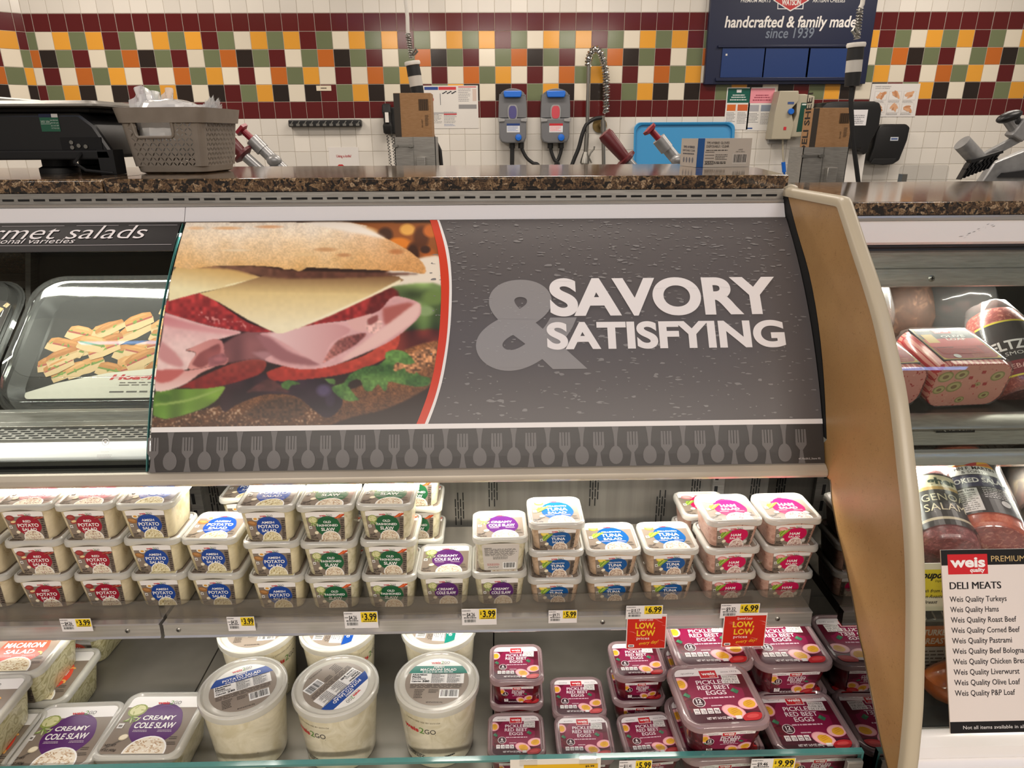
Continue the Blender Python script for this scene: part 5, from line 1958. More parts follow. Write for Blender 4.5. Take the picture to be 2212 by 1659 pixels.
art.text('seasonal varieties', -.829, -.0545, .0125, (240, 234, 234), 3, bold=-.004, w=.190, align='r', shear=.28)
mb = MB()
art.into(mb, lambda a, b, l: front(a, -b, .0054 + .0002 * l), slices=[-v for v in reversed(HS)] if False else [-.075, -.0566, -.0383, -.0199, -.0015])
mb.build('lettering', 'print_matte', hd)

# ------------------------------------------------------------------ clear-lidded platters behind the left glass
def platter(name, label, cx, by, bz, W, D, tilt, card_fn):
    t = thing(name, label, 'platter', (cx, by, bz), rot=(tilt, 0, 0))
    rr = lambda hw, hd, r, z: [(a, b, z) for a, b in rrect(0, D / 2, hw, hd, r, 6)]
    mb = MB()
    mb.loft([rr(W / 2 - .03, D / 2 - .03, .05, 0.0), rr(W / 2 - .012, D / 2 - .012, .06, .022), rr(W / 2, D / 2, .065, .024), rr(W / 2, D / 2, .065, .027), rr(W / 2 - .014, D / 2 - .014, .058, .027),
             rr(W / 2 - .034, D / 2 - .034, .05, .006)], True, True)
    mb.build('tray', 'black_plastic', t, local=True)
    mb = MB()
    mb.loft([rr(W / 2 + .001, D / 2 + .001, .066, .0275), rr(W / 2 - .008, D / 2 - .008, .06, .030), rr(W / 2 - .014, D / 2 - .014, .06, .052), rr(W / 2 - .018, D / 2 - .018, .06, .056), rr(W / 2 - .030, D / 2 - .030, .06, .082),
             rr(W / 2 - .050, D / 2 - .050, .055, .090), rr(W / 2 - .058, D / 2 - .058, .05, .0885)], False, True)
    mb.build('dome_lid', 'dome_plastic', t, local=True, sharp=25)
    mb = MB()
    for zz, s_ in ((.0295, .004), (.053, .0155), (.0895, .048)):
        ring = [(a, b, zz) for a, b in rrect(0, D / 2, W / 2 - s_, D / 2 - s_, .06, 6)]
        mb.tube(ring + ring[:2], .0011, 5)
    mb.build('lid_ridge', 'clear_plastic', t, local=True)
    cw, ch = W - .085, D - .085
    mb = MB()
    mb.box(-cw / 2, cw / 2, .045, .045 + ch, .0075, .0085)
    c = mb.build('menu_card', 'paper', t, local=True)
    mb = MB()
    card_fn(cw, ch).into(mb, lambda a, b, l: (a, .045 + b, .0087 + .00015 * l))
    mb.build('print', 'print_matte', c, local=True)
    return t


def hoagie(W, H):
    art = Art(rrect(0, H / 2, W / 2, H / 2, .01, 3))
    art.rect(-W / 2, 0, W / 2, H, (38, 36, 36), 1)
    rnd = random.Random(5)
    for i in range(80):
        x, y = rnd.uniform(-.44, .5) * W, rnd.uniform(.26, .90) * H
        if y > (.66 + .50 * (x / W + .30)) * H:
            continue
        L_, T_ = rnd.uniform(.060, .085) * W, rnd.uniform(.030, .042) * W
        a = rnd.choice((.45, .55, .30, -.25))
        c, s_ = math.cos(a), math.sin(a)
        q = lambda u, v: (x + u * c - v * s_, y + u * s_ + v * c)
        base = rnd.choice([(186, 124, 66), (200, 140, 78), (176, 112, 58), (208, 154, 96)])
        l = 2 + (i % 9)
        art.poly([q(-L_, -T_), q(-L_ * .2, -T_ * 1.25), q(L_, -T_), q(L_ * 1.05, T_ * .1), q(-L_ * 1.05, T_ * .1)], (214, 182, 136), l)
        art.poly([q(-L_, -T_ * .1), q(L_, -T_ * .1), q(L_ * .95, T_ * .28), q(-L_ * .95, T_ * .28)], rnd.choice([(112, 138, 60), (168, 76, 66), (196, 160, 110)]), l + .4)
        art.poly([q(-L_ * 1.02, T_ * .2), q(L_ * 1.02, T_ * .2), q(L_ * .95, T_ * .95), q(L_ * .4, T_ * 1.3), q(-L_ * .5, T_ * 1.3), q(-L_ * .98, T_ * .9)], base, l + .5)
        art.poly([q(-L_ * .7, T_ * .75), q(L_ * .7, T_ * .75), q(L_ * .4, T_ * 1.15), q(-L_ * .4, T_ * 1.15)], tuple(min(255, k + 18) for k in base), l + .7)
        for k in range(4):
            art.poly(ellipse(*q(rnd.uniform(-.8, .8) * L_, T_ * rnd.uniform(-.05, .3)), .012 * W, .006 * W, 7, rnd.uniform(0, 3), .2, k), rnd.choice([(122, 152, 62), (96, 128, 50)]), l + .6)
    art.poly([(-W / 2, 0), (W / 2, 0), (W / 2, .27 * H), (.2 * W, .29 * H), (-.1 * W, .24 * H), (-.35 * W, .15 * H), (-W / 2, .06 * H)], (226, 220, 206), 12)
    art.text('Hoagie Platter', .20 * W, .175 * H, .040 * H * 1.3, (200, 60, 66), 14, bold=.04, w=.56 * W, shear=.25)
    art.lines(-.02 * W, .11 * H, .48 * W, .155 * H, 2, (120, 112, 106), 14, .45, 4, .1)
    art.lines(-.06 * W, .045 * H, .48 * W, .07 * H, 1, (110, 104, 100), 14, .6, 6, .1)
    return art


def cheese_tray(W, H):
    art = Art(rrect(0, H / 2, W / 2, H / 2, .01, 3))
    art.rect(-W / 2, 0, W / 2, H, (52, 44, 44), 1)
    rnd = random.Random(9)
    for i in range(90):
        x, y = rnd.uniform(-.1, .5) * W, rnd.uniform(.1, .95) * H
        c = (236, 218, 160) if y > .42 * H else rnd.choice([(170, 84, 84), (190, 110, 104), (150, 66, 70)])
        if y > .72 * H and x < .3 * W:
            c = (70, 50, 70)
        s = rnd.uniform(.02, .035) * W
        a = rnd.uniform(0, 1.5)
        art.poly([(x + s * math.cos(a + k * PI / 2), y + s * math.sin(a + k * PI / 2)) for k in range(4)], tuple(min(255, int(q * rnd.uniform(.88, 1.06))) for q in c), 2 + i % 9)
    return art


platter('hoagie_platter', 'black platter under a clear dome holding a Hoagie Platter picture card', -0.775, 1.312, 0.914, 0.47, 0.335, R(40), hoagie)
platter('snack_platter', 'clear-domed black platter at the far left with a cheese cube picture', -1.235, 1.318, 0.914, 0.40, 0.335, R(40), cheese_tray)

# ------------------------------------------------------------------ deli case at the right
mc = thing('meat_case', 'stainless glass-fronted meat case right of the tan end panel', 'display case', (1.3, 1.2, 0))
X0, X1 = 0.612, 2.1
mb = MB()
ext(mb, [(1.475, 1.2900), (1.452, 1.2900), (1.4495, 1.286), (1.4495, 1.2805), (1.475, 1.2805)], X0, X1)
mb.build('top_bead', 'bright_rail', mc)
mb = MB()
ext(mb, [(1.475, 1.280), (1.4535, 1.280), (1.4505, 1.262), (1.4490, 1.236), (1.4540, 1.2305), (1.475, 1.2305)], X0, X1)
mb.build('cap_rail', 'rail_white', mc)
rnd = random.Random(31)
mb = MB()
for i in range(16):
    x, z = 0.965 + .075 * rnd.random(), 1.243 + .028 * rnd.random()
    x = 0.955 + (z - 1.240) * 2.4 + rnd.uniform(-.012, .012)
    y = 1.4490 - .0004 + (z - 1.236) / .026 * .0015
    mb.add([(x, y - .0003, z), (x + .006 * rnd.random(), y - .0003, z + .001), (x + .007, y - .0002, z + .0025), (x + .002, y - .0003, z + .0012)], [(0, 1, 2, 3)])
mb.build('scuffs', 'grey_plastic', mc)
mb = MB()
ext(mb, [(1.475, 1.230), (1.456, 1.230), (1.453, 1.226), (1.456, 1.222), (1.453, 1.218), (1.475, 1.2175)], X0, X1)
mb.build('gasket', 'gasket', mc)
mb = MB()
ext(mb, [(1.49, 1.2172), (1.466, 1.2172), (1.462, 1.180), (1.457, 1.178), (1.448, 1.143), (1.452, 1.140), (1.49, 1.145)], X0, X1)
mb.build('header_panel', 'steel', mc, bevel=.0006)
p = at(2012, 602, y=1.452)
mb = MB()
mb.lathe([(.0075, 0), (.0072, .0018), (.004, .0034), (.0008, .0038)], p + np.array((0, .0015, 0)), 18, axis=(0, -1, .25))
sc = mb.build('screw', 'zinc', mc)
mb = MB()
for dx, dz in ((.004, .0008), (.0008, .004)):
    mb.box(p[0] - dx, p[0] + dx, p[1] - .0030, p[1] - .0022, p[2] - dz + .001, p[2] + dz + .001)
mb.build('screw_slot', 'dark_gap', sc)
# upper shelf with a price rail, lower rack and sill
mb = MB()
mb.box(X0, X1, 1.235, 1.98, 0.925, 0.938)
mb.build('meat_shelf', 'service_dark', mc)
mb = MB()
ext(mb, [(1.235, .9385), (1.226, .9420), (1.215, .9405), (1.190, .929), (1.187, .925), (1.190, .921), (1.200, .921), (1.206, .9175), (1.200, .886), (1.205, .882), (1.235, .882)], X0, X1)
mb.build('price_rail', 'steel', mc)
mb = MB()
ext(mb, [(1.19, .8815), (1.178, .8805), (1.170, .868), (1.168, .858), (1.176, .850), (1.19, .850)], X0, X1)
mb.build('light_bar', 'bright_rail', mc)
mb = MB()
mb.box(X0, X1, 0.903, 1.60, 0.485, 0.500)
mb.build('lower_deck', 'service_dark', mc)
mb = MB()
for i in range(34):
    x = X0 + .02 + i * .017
    mb.tube([(x, 1.0, .640), (x, 1.42, .80)], .0016, 6)
for y, z in ((1.0, .6385), (1.2, .7147), (1.42, .7985)):
    mb.tube([(X0 + .01, y, z), (X0 + .6, y, z)], .0028, 6)
mb.build('wire_rack', 'zinc', mc)
mb = MB()
mb.box(X0, X1, 2.0, 2.04, 0.0, 1.30)
mb.build('rear_wall', 'service_dark', mc)
mb = MB()
ext(mb, [(.902, .498), (.885, .512), (.868, .5125), (.852, .507), (.843, .494), (.848, .486), (.836, .480), (.830, .462), (.830, .0), (.902, .0)], X0, X1)
mb.build('front_body', 'rail_white', mc)
mb = MB()
GP = smooth([(1.447, 1.214), (1.36, 1.16), (1.27, 1.08), (1.19, .985), (1.12, .88), (1.05, .77), (.985, .68), (.925, .590), (.880, .515)], 4)
mb.loft([[(x, y, z) for y, z in GP] + [(x, y + .005, z - .002) for y, z in reversed(GP)] for x in (X0, X1)])
mb.build('curved_glass', 'glass', mc)
# label tape on the price rail
lt = thing('label_tape', 'small black label tape reading WQ OLIVE LOAF on the meat shelf rail', 'label', at(2063, 926, y=1.203))
a, b = at(2024, 918, y=1.2025), at(2104, 933, y=1.2025)
art = Art()
W, H = b[0] - a[0], a[2] - b[2]
art.rect(0, 0, W, H, (24, 24, 26), 1)
art.text('WQ OLIVE LOAF', W / 2, H * .25, H * .5, (226, 224, 222), 2, w=W * .94)
art_panel(art, 'tape', 'print_gloss', lt, (a[0], 1.2010, b[2]), (1, 0, 0), (0, .16, .987), dz=.0003)

# menu sign in front of the right glass
ms = thing('menu_sign', 'white and black DELI MEATS list sign hung in front of the meat case glass', 'sign', (0.85, .88, .56))
tl, bl = at(2048, 1188, y=.935), at(2035, 1585, y=.822)
tl, bl = np.array(tl), np.array(bl)
tl[0] = bl[0] = 0.698
uy = (tl - bl)
H = np.linalg.norm(uy)
uy /= H
W = 0.285
nz = np.cross((1, 0, 0), uy)
mb = MB()
mb.loft([[bl + k * np.array((1, 0, 0)) + uy * h_ + nz * d_ + np.array((0, -.012 * (1 - abs(2 * k / W - 1) ** 2) * 0, 0)) for h_, d_ in ((0, 0), (H, 0), (H, -.002), (0, -.002))] for k in (0, W / 2, W)])
mb.build('sheet', 'paper', ms)
art = Art()
art.rect(0, 0, W, H, (226, 216, 210), 1)
art.rect(0, H * .914, W, H, (22, 20, 22), 2)
art.rect(0, 0, W, H * .062, (22, 20, 22), 2)
art.rect(.010, H * .864, .074, H * .975, (202, 34, 42), 3)
art.text('weis', .042, H * .905, .0165, (244, 240, 238), 5, bold=.035, w=.056)
art.text('quality', .057, H * .877, .0065, (244, 240, 238), 5, bold=.03, w=.024, shear=.15)
art.text('PREMIUM MEATS', .080, H * .932, .0088, (206, 176, 120), 5, w=.100, align='l')
for k in range(3):
    art.text('DELI MEATS', .011 + .00035 * k, H * .783, .0108, (30, 28, 32), 5 + .3 * k, w=.082, align='l')
for i, s_ in enumerate(('Turkeys', 'Hams', 'Roast Beef', 'Corned Beef', 'Pastrami', 'Beef Bologna', 'Chicken Breast', 'Liverwurst', 'Olive Loaf', 'P&P Loaf')):
    art.text('Weis Quality ' + s_, .010, H * (.713 - .0568 * i), .0086, (44, 40, 44), 5, bold=.008, align='l', w=.00455 * (13 + len(s_)))
art.text('Not all items available in all stores. Prices effective while supplies last.', .020, H * .022, .0052, (226, 222, 220), 5, w=.25, align='l')
art_panel(art, 'print', 'print_matte', ms, bl, (1, 0, 0), uy, dz=.00008)
mb = MB()
for k in (.10, .20):
    mb.tube([bl + np.array((k, 0, 0)) + uy * H * .5 - nz * .003, (bl[0] + k, .985, .690)], .003, 8)
mb.build('hanger', 'zinc', ms)

# coupon card standing behind the sign
cc = thing('coupon_card', 'yellow and white coupon card behind the edge of the menu sign', 'card', (0.76, .987, .5005))
a, b = at(1996, 1218, y=.985), at(2092, 1318, y=.985)
art = Art()
W, H = b[0] - a[0] + .0, a[2] - b[2]
pbr('card_back', (222, 218, 208), .6)
mb = MB()
mb.box(a[0], b[0], .986, .9875, b[2], a[2])
mb.build('card', 'card_back', cc)
mb = MB()
mb.box(a[0] + .01, b[0] - .01, .9877, .991, .5005, b[2] + .01)
mb.build('stand', 'clear_plastic', cc)
art.rect(0, 0, W, H, (230, 228, 204), 1)
art.rect(0, .30 * H, W, .88 * H, (226, 210, 60), 2)
art.text('coupon', .20 * W, .70 * H, .15 * H, (34, 34, 34), 3, bold=.04, w=.52 * W, shear=.2)
art.text('Digital Savings', .42 * W, .62 * H, .045 * H, (110, 100, 40), 3, w=.3 * W)
for i, s_ in enumerate(('Fresh from the', 'Oven Roasted', 'Breast')):
    art.text(s_, .27 * W, (.40 - .12 * i) * H, .07 * H, (40, 40, 36), 3, bold=.01, w=(.52, .5, .25)[i] * W, shear=.2)
art_panel(art, 'print', 'print_matte', cc, (a[0], .9855, b[2]), (1, 0, 0), (0, 0, 1), dz=.0002)


# ------------------------------------------------------------------ meats
def loaf(name, label, c, W, D, H, rot, mat, art=None, aw=0, ah=0, film=True, face=None):
    """rounded block of lunch meat in a printed casing, cut face towards the glass; origin under its middle"""
    t = thing(name, label, 'meat', c, rot=rot)
    prof = lambda s_: [(a * s_, b) for a, b in rrect(0, 0, W / 2, H / 2, min(W, H) * .30, 7)]
    mb = MB()
    rings = []
    for k, (yy, s_) in enumerate(((-D / 2, .975), (-D / 2 + .006, 1), (0, 1.02), (D / 2 - .03, 1), (D / 2 - .008, .9), (D / 2, .7))):
        rings.append([(a * s_, yy, H / 2 + b * s_) for a, b in rrect(0, 0, W / 2, H / 2, min(W, H) * .30, 7)])
    mb.loft(rings)
    body = mb.build('casing', mat, t, local=True)
    if face:
        fa = Art([(a * .95, b * .95) for a, b in rrect(0, 0, W / 2, H / 2, min(W, H) * .30, 7)])
        face(fa, W, H)
        mb = MB()
        fa.into(mb, lambda a, b, l: (a, -D / 2 - .0006 - .0002 * l, H / 2 + b))
        mb.build('cut_face', 'print_gloss', t, local=True)
    if art:
        mb = MB()
        art.into(mb, lambda a, b, l: (a, b, H + .0016 + .00012 * l))
        mb.build('label_print', 'print_gloss', body, local=True)
        mb = MB()
        mb.box(-aw / 2 - .002, aw / 2 + .002, -ah / 2 - .002, ah / 2 + .002, H - .003, H + .0015)
        mb.build('label_backing', 'black_plastic', body, local=True)
    if film:
        mb = MB()
        rings = []
        rnd_ = random.Random(len(name))
        for yy, s_ in ((-D / 2 - .004, .97), (-D / 2 + .004, 1.05), (0, 1.07), (D / 2 - .02, 1.06), (D / 2 + .012, .75), (D / 2 + .03, .3)):
            rings.append([(a * s_ * rnd_.uniform(.985, 1.02), yy + rnd_.uniform(-.003, .003), H / 2 + b * s_ * rnd_.uniform(.985, 1.03) + .001) for a, b in rrect(0, 0, W / 2, H / 2, min(W, H) * .30, 7)])
        mb.loft(rings)
        mb.build('film_wrap', 'wrap_film', t, local=True, sharp=20)
    return t


def olive_label(name, gold=True):
    def f(W, H):
        art = Art(rrect(0, 0, W / 2, H / 2, .012, 4))
        art.rect(-W / 2, -H / 2, W / 2, H / 2, (196, 164, 60), 1, False)
        art.clip = rrect(0, 0, W / 2 - .002, H / 2 - .002, .011, 4)
        art.rect(-W, -H, W, H, (146, 30, 34), 2)
        art.rect(-W, .10 * H, W, H, (36, 24, 24), 3)
        art.poly([(-W, -.1 * H), (W, -.1 * H), (W, .12 * H), (0, .16 * H), (-W, .12 * H)], (190, 46, 42), 4)
        art.rect(-.15 * W, .33 * H, .15 * W, .46 * H, (206, 36, 44), 5)
        art.text('weis', 0, .36 * H, .055 * H, (244, 240, 238), 6, bold=.05, w=.24 * W)
        art.text('QUALITY', -.30 * W, .40 * H, .025 * H, (230, 226, 220), 6, w=.2 * W)
        art.text('SINCE 1912', .32 * W, .40 * H, .025 * H, (230, 226, 220), 6, w=.24 * W)
        if gold:
            art.rect(-.44 * W, .02 * H, -.24 * W, .30 * H, (206, 172, 84), 5)
        for i, s_ in enumerate(name):
            art.text(s_, .10 * W, (.19 - .10 * i) * H, .07 * H, (240, 234, 226), 6, bold=.02, w=min(.5, .085 * len(s_)) * W)
        art.rect(-.42 * W, -.34 * H, .30 * W, -.10 * H, (168, 36, 36), 5)
        art.text('Nutrition Facts', -.26 * W, -.15 * H, .035 * H, (30, 20, 20), 6, bold=.03, w=.28 * W)
        art.lines(-.40 * W, -.32 * H, .28 * W, -.18 * H, 4, (90, 24, 26), 6, .3, 4, .2)
        art.poly(ellipse(-.22 * W, -.41 * H, .06 * W, .06 * W, 16), (206, 204, 200), 6)
        art.lines(.05 * W, -.46 * H, .40 * W, -.36 * H, 4, (206, 140, 110), 6, .35, 8, .2)
        return art
    return f


def olive_face(fa, W, H):
    fa.rect(-W, -H, W, H, (214, 146, 130), 1)
    rnd_ = random.Random(3)
    for i in range(60):
        fa.poly(ellipse(rnd_.uniform(-.48, .48) * W, rnd_.uniform(-.48, .48) * H, rnd_.uniform(.004, .02) * W, .008 * W, 7, rnd_.uniform(0, 3)), rnd_.choice([(226, 166, 150), (196, 120, 108), (190, 60, 56)]), 2)
    for x, y, r in ((-.36, .22, .10), (-.16, .26, .09), (-.20, -.02, .10), (.32, .20, .09), (-.38, -.08, .08), (.25, -.25, .07), (-.05, -.34, .06), (.10, .02, .04)):
        fa.poly(ellipse(x * W, y * H, r * W, r * .75 * W, 16, .3), (150, 140, 84), 3)
        fa.poly(ellipse(x * W, y * H, r * .78 * W, r * .55 * W, 16, .3), (186, 172, 116), 4)
        fa.poly(ellipse(x * W, y * H, r * .40 * W, r * .28 * W, 12, .3), (130, 100, 62), 5)
    for x, y in ((.06, -.02), (.20, .02), (-.02, .18), (.12, .30)):
        fa.rect((x - .03) * W, (y - .03) * H, (x + .02) * W, (y + .04) * H, (178, 40, 44), 5)


def pimento_face(fa, W, H):
    fa.rect(-W, -H, W, H, (214, 140, 130), 1)
    rnd_ = random.Random(6)
    for i in range(70):
        fa.poly(ellipse(rnd_.uniform(-.48, .48) * W, rnd_.uniform(-.48, .48) * H, rnd_.uniform(.006, .03) * W, .012 * W, 6, rnd_.uniform(0, 3)), rnd_.choice([(228, 166, 154), (176, 44, 44), (196, 116, 106), (170, 60, 50)]), 2)


p = at(2060, 872, y=1.262)
loaf('olive_loaf', 'wrapped olive loaf with a red and black label, olives in its cut face', (p[0] + .010, 1.338, .9590), .158, .150, .098, (R(14), 0, R(4)), 'casing_net', olive_label(('OLIVE', 'LOAF'))(.118, .118), .118, .118, True, olive_face)
loaf('pimento_loaf', 'wrapped pimento loaf half hidden behind the tan panel, left of the olive loaf', (p[0] - .148, 1.336, .9590), .140, .150, .090, (R(14), 0, R(6)), 'casing_net', olive_label(('PIMENTO',), False)(.108, .118), .108, .118, True, pimento_face)


def chub(name, label, p0, p1, r, mat, art, arc, a0, cut, flat=1.0, alen=None):
    """sausage-shaped meat from its near end p0 to its far end p1, label wrapped over the top"""
    p0, p1 = np.array(p0, float), np.array(p1, float)
    t = thing(name, label, 'meat', p0)
    d = p1 - p0
    L = np.linalg.norm(d)
    d /= L
    s = np.cross(d, (0, 0, 1.0))
    s /= np.linalg.norm(s)
    u = np.cross(s, d)
    C = lambda th, z, rr_: p0 + d * z + (s * math.cos(th) + u * math.sin(th) * flat) * rr_
    n = 32
    mb = MB()
    mb.loft([[C(2 * PI * i / n, z, r * q) for i in range(n)] for z, q in ((0, .90), (.004, .97), (.02, 1.0), (L * .5, 1.02), (L - .05, 1.0), (L - .015, .8), (L, .4))])
    mb.build('meat_body', mat, t)
    mb = MB()
    mb.loft([[C(2 * PI * i / n, z, r * q) for i in range(n)] for z, q in ((-.001, .30), (-.0015, .86), (.003, .93))], True, False)
    mb.build('cut_end', cut, t)
    mb = MB()
    rnd_ = random.Random(len(name) + 3)
    mb.loft([[C(2 * PI * i / n, z + rnd_.uniform(-.002, .002), r * q * rnd_.uniform(.99, 1.02)) for i in range(n)] for z, q in ((-.004, .5), (-.004, .95), (.02, 1.05), (L * .5, 1.06), (L - .05, 1.05), (L + .01, .7))], True, True)
    mb.build('film_wrap', 'wrap_film', t, sharp=20)
    if art:
        aa = Art()
        for loops, col, layer in art.items:
            for k in range(-10, 10):
                q = clip_convex(loops[0] if sum(loops[0][i - 1][0] * loops[0][i][1] - loops[0][i][0] * loops[0][i - 1][1] for i in range(len(loops[0]))) > 0 else loops[0][::-1], [(k * .008, -1), ((k + 1) * .008, -1), ((k + 1) * .008, 1), (k * .008, 1)])
                if len(q) >= 3:
                    aa.items.append(([q], col, layer))
        mb = MB()
        aa.into(mb, lambda a, b, l: C(a0 - a / r, alen + b, r * 1.032 + .0002 * l), slices=[-.2, -.1, -.05, 0, .05, .1, .2])
        mb.build('label_print', 'print_gloss', t)
    return t


def strips(fn, W, H, n=14):
    """cut wide label grounds into strips so that they bend round the meat"""
    art = Art()
    for i in range(n):
        x0, x1 = -W / 2 + W * i / n, -W / 2 + W * (i + 1) / n
        for y0, y1, c, l in fn:
            art.rect(x0, y0, x1, y1, c, l)
    return art


W, H = .125, .150
art = strips([(-H / 2, H / 2, (24, 22, 26), 1), (-.010, .020, (34, 36, 78), 2)], W, H)
for i in range(10):
    a, b = PI * i / 10, PI * (i + 1) / 10
    art.poly([(0, .042)] + [(.042 * math.cos(t), .042 + .026 * math.sin(t)) for t in (a, b)], ((236, 180, 40), (226, 120, 40))[i % 2], 3)
art.poly(ellipse(.002, .052, .011, .010, 14), (186, 40, 34), 4)
for i in range(8):
    art.rect(-.043 + i * .0107, .022, -.043 + (i + 1) * .0107, .044, (236, 232, 226), 4)
art.text('JOHN F. MARTIN', 0, .034, .0085, (40, 38, 40), 6, bold=.02, w=.078)
art.text('& SONS', 0, .024, .0070, (40, 38, 40), 6, w=.034)
art.text('COOKED SALAMI', 0, .000, .0125, (236, 232, 228), 6, bold=.03, w=.114)
for i in range(5):
    art.rect(-.056 + i * .0105, -.070, -.056 + (i + 1) * .0105, -.014, (222, 218, 212), 3)
art.text('Nutrition Facts', -.030, -.021, .0055, (30, 30, 30), 6, bold=.03, w=.044)
art.lines(-.054, -.068, -.006, -.024, 9, (90, 88, 86), 6, .3, 4, .2)
art.lines(.004, -.040, .056, -.012, 6, (206, 204, 200), 6, .35, 5, .15)
art.poly(ellipse(.034, -.050, .008, .008, 14), (206, 204, 200), 5)
chub('cooked_salami', 'large wrapped cooked salami with a black label, on the wire rack', at(2138, 1178, y=1.045), at(2062, 962, y=1.27) + np.array((0, 0, -.02)), .064, 'meat_salami_orange', art, .9, PI / 2 + .18, 'meat_salami', .9, .098)
W, H = .12, .13
art = strips([(-H / 2, H / 2, (30, 28, 26), 1), (-.052, -.046, (200, 190, 160), 2), (.030, .060, (224, 214, 176), 2), (.022, .030, (196, 160, 90), 2)], W, H)
art.text('GENOA', .004, -.006, .017, (220, 210, 176), 5, w=.072)
art.text('SALAMI', .004, -.030, .017, (220, 210, 176), 5, w=.072)
art.text('gher', .010, .036, .018, (30, 60, 40), 5, bold=.04, w=.05)
chub('genoa_salami', 'wrapped genoa salami beside the tan panel, left of the cooked salami', at(2052, 1196, y=1.03), at(1986, 972, y=1.26) + np.array((0, 0, -.02)), .050, 'meat_genoa', art, .9, PI / 2 + .1, 'meat_genoa', .95, .088)
chub('dark_sausage', 'dark peppered sausage at the right picture edge, beside the cooked salami', at(2262, 1120, y=1.12), at(2222, 962, y=1.30) + np.array((0, 0, -.02)), .050, 'meat_dark', None, .9, PI / 2, 'meat_dark', 1.0, .1)
W, H = .130, .130
art = strips([(-H / 2, H / 2, (34, 26, 28), 1), (-.06, -.03, (130, 26, 40), 2), (H / 2 - .004, H / 2, (226, 206, 60), 3), (-H / 2, -H / 2 + .004, (226, 206, 60), 3)], W, H)
art.text("SELTZER'S", -.004, -.004, .022, (236, 232, 228), 6, bold=.03, w=.115)
art.text('SMOKED', 0, -.018, .008, (226, 222, 216), 6, w=.06)
art.text('LEBANON', 0, -.048, .010, (226, 180, 170), 6, w=.07)
chub('lebanon_bologna', 'round-ended bologna with a black and yellow label, right of the olive loaf', at(2212, 862, y=1.300), at(2142, 650, y=1.46) + np.array((0, 0, -.03)), .060, 'meat_salami', art, .9, PI / 2 + .2, 'meat_genoa', 1.0, .090)
t = thing('roast', 'brown roast piece lying behind the olive loaf', 'meat', (0.955, 1.60, .9385))
mb = MB()
mb.ell((0.955, 1.60, 1.045), .085, .07, .105, jit=.08, seed=4, mat=0)
mb.build('meat_body', 'meat_roast', t)
for nm, lab, c, rx, rz_ in (('plastic_bag', 'crumpled clear plastic bag by the tan panel, behind the pimento loaf', (0.838, 1.50, 1.055), .045, .11), ('plastic_bag', 'clear plastic bag with a wide mouth behind the bologna', (1.10, 1.60, 1.055), .085, .12)):
    t = thing(nm, lab, 'bag', (c[0], c[1], .9385), group='clear bags on the meat shelf')
    mb = MB()
    mb.ell((c[0], c[1], c[2]), rx, .05, rz_, 22, 14, jit=.16, seed=int(c[0] * 50))
    mb.build('bag_body', 'wrap_film', t, sharp=25)
p = at(2035, 1530, y=.95)
t = thing('smoked_ham', 'glazed orange smoked ham low behind the menu sign', 'meat', (p[0] + .03, .955, .5005))
mb = MB()
mb.ell((p[0] + .03, .955, .540), .070, .042, .0392, jit=.05, seed=2)
mb.build('meat_body', 'meat_smoked', t)
p = at(2000, 1330, y=1.01)
q = at(2060, 1468, y=1.01)
t = thing('turkey_pack', 'wrapped turkey breast pack with an orange and white label behind the menu sign', 'meat', (p[0] + .05, 1.06, .5005))
mb = MB()
mb.box(p[0] - .02, p[0] + .12, 1.012, 1.11, .5005, p[2] + .012)
mb.build('pack', 'black_plastic', t, bevel=.012)
art = Art()
z1, z0 = p[2], q[2]
H = z1 - z0
art.rect(0, 0, .11, .52 * H, (206, 200, 192), 1)
art.lines(.004, .04 * H, .106, .48 * H, 8, (90, 86, 84), 2, .35, 3, .1)
art.rect(0, .53 * H, .11, .84 * H, (214, 112, 40), 1)
art.text('TURKEY', .036, .70 * H, .09 * H, (240, 226, 206), 2, bold=.03, w=.05)
art.text('BREAST', .036, .57 * H, .09 * H, (240, 226, 206), 2, bold=.03, w=.05)
art_panel(art, 'label_print', 'print_gloss', t, (p[0] - .008, 1.0114, z0), (1, 0, 0), (0, 0, 1), dz=.0003)

# ------------------------------------------------------------------ things standing on the counter
# printing scale
sc = thing('counter_scale', 'black counter scale with a steel weighing plate at the left edge of the counter', 'scale', (-1.06, 1.80, GT))
mb = MB()
prof = [(-1.377, .040), (-1.377, .148), (-0.922, .148), (-0.892, .120), (-0.862, .055), (-0.857, .040)]
mb.prism([(a, GT + b * .885) for a, b in prof], 1.665, 1.95)
bd = mb.build('body', 'black_plastic', sc, bevel=.008)
mb = MB()
mb.prism([(a, GT + b * .885) for a, b in [(-1.377, .0365), (-1.377, .060), (-0.867, .060), (-0.862, .0365)]], 1.655, 1.664)
mb.build('front_panel', 'black_matte', bd, bevel=.004)
mb = MB()
mb.box(-1.357, -0.902, 1.675, 1.945, GT + 0.1319, GT + 0.1416)
mb.build('plate_frame', 'black_matte', sc, bevel=.004)
mb = MB()
mb.loft([[(x, y, z) for x, y in rrect(-1.132, 1.81, hw, hd, .02, 5)] for hw, hd, z in ((.245, .150, GT + 0.142), (.262, .165, GT + 0.1443), (.262, .165, GT + 0.1487), (.250, .153, GT + 0.1558), (.242, .146, GT + 0.1562))])
mb.build('weighing_plate', 'steel', sc, sharp=20)
mb = MB()
mb.loft([[(x, y, z) for x, y in rrect(-1.257, 1.81, hw, hd, .03, 5)] for hw, hd, z in ((.12, .11, GT + 0.1565), (.125, .115, GT + 0.1646), (.118, .108, GT + 0.1681))])
mb.build('paper_tray', 'white_plastic', sc)
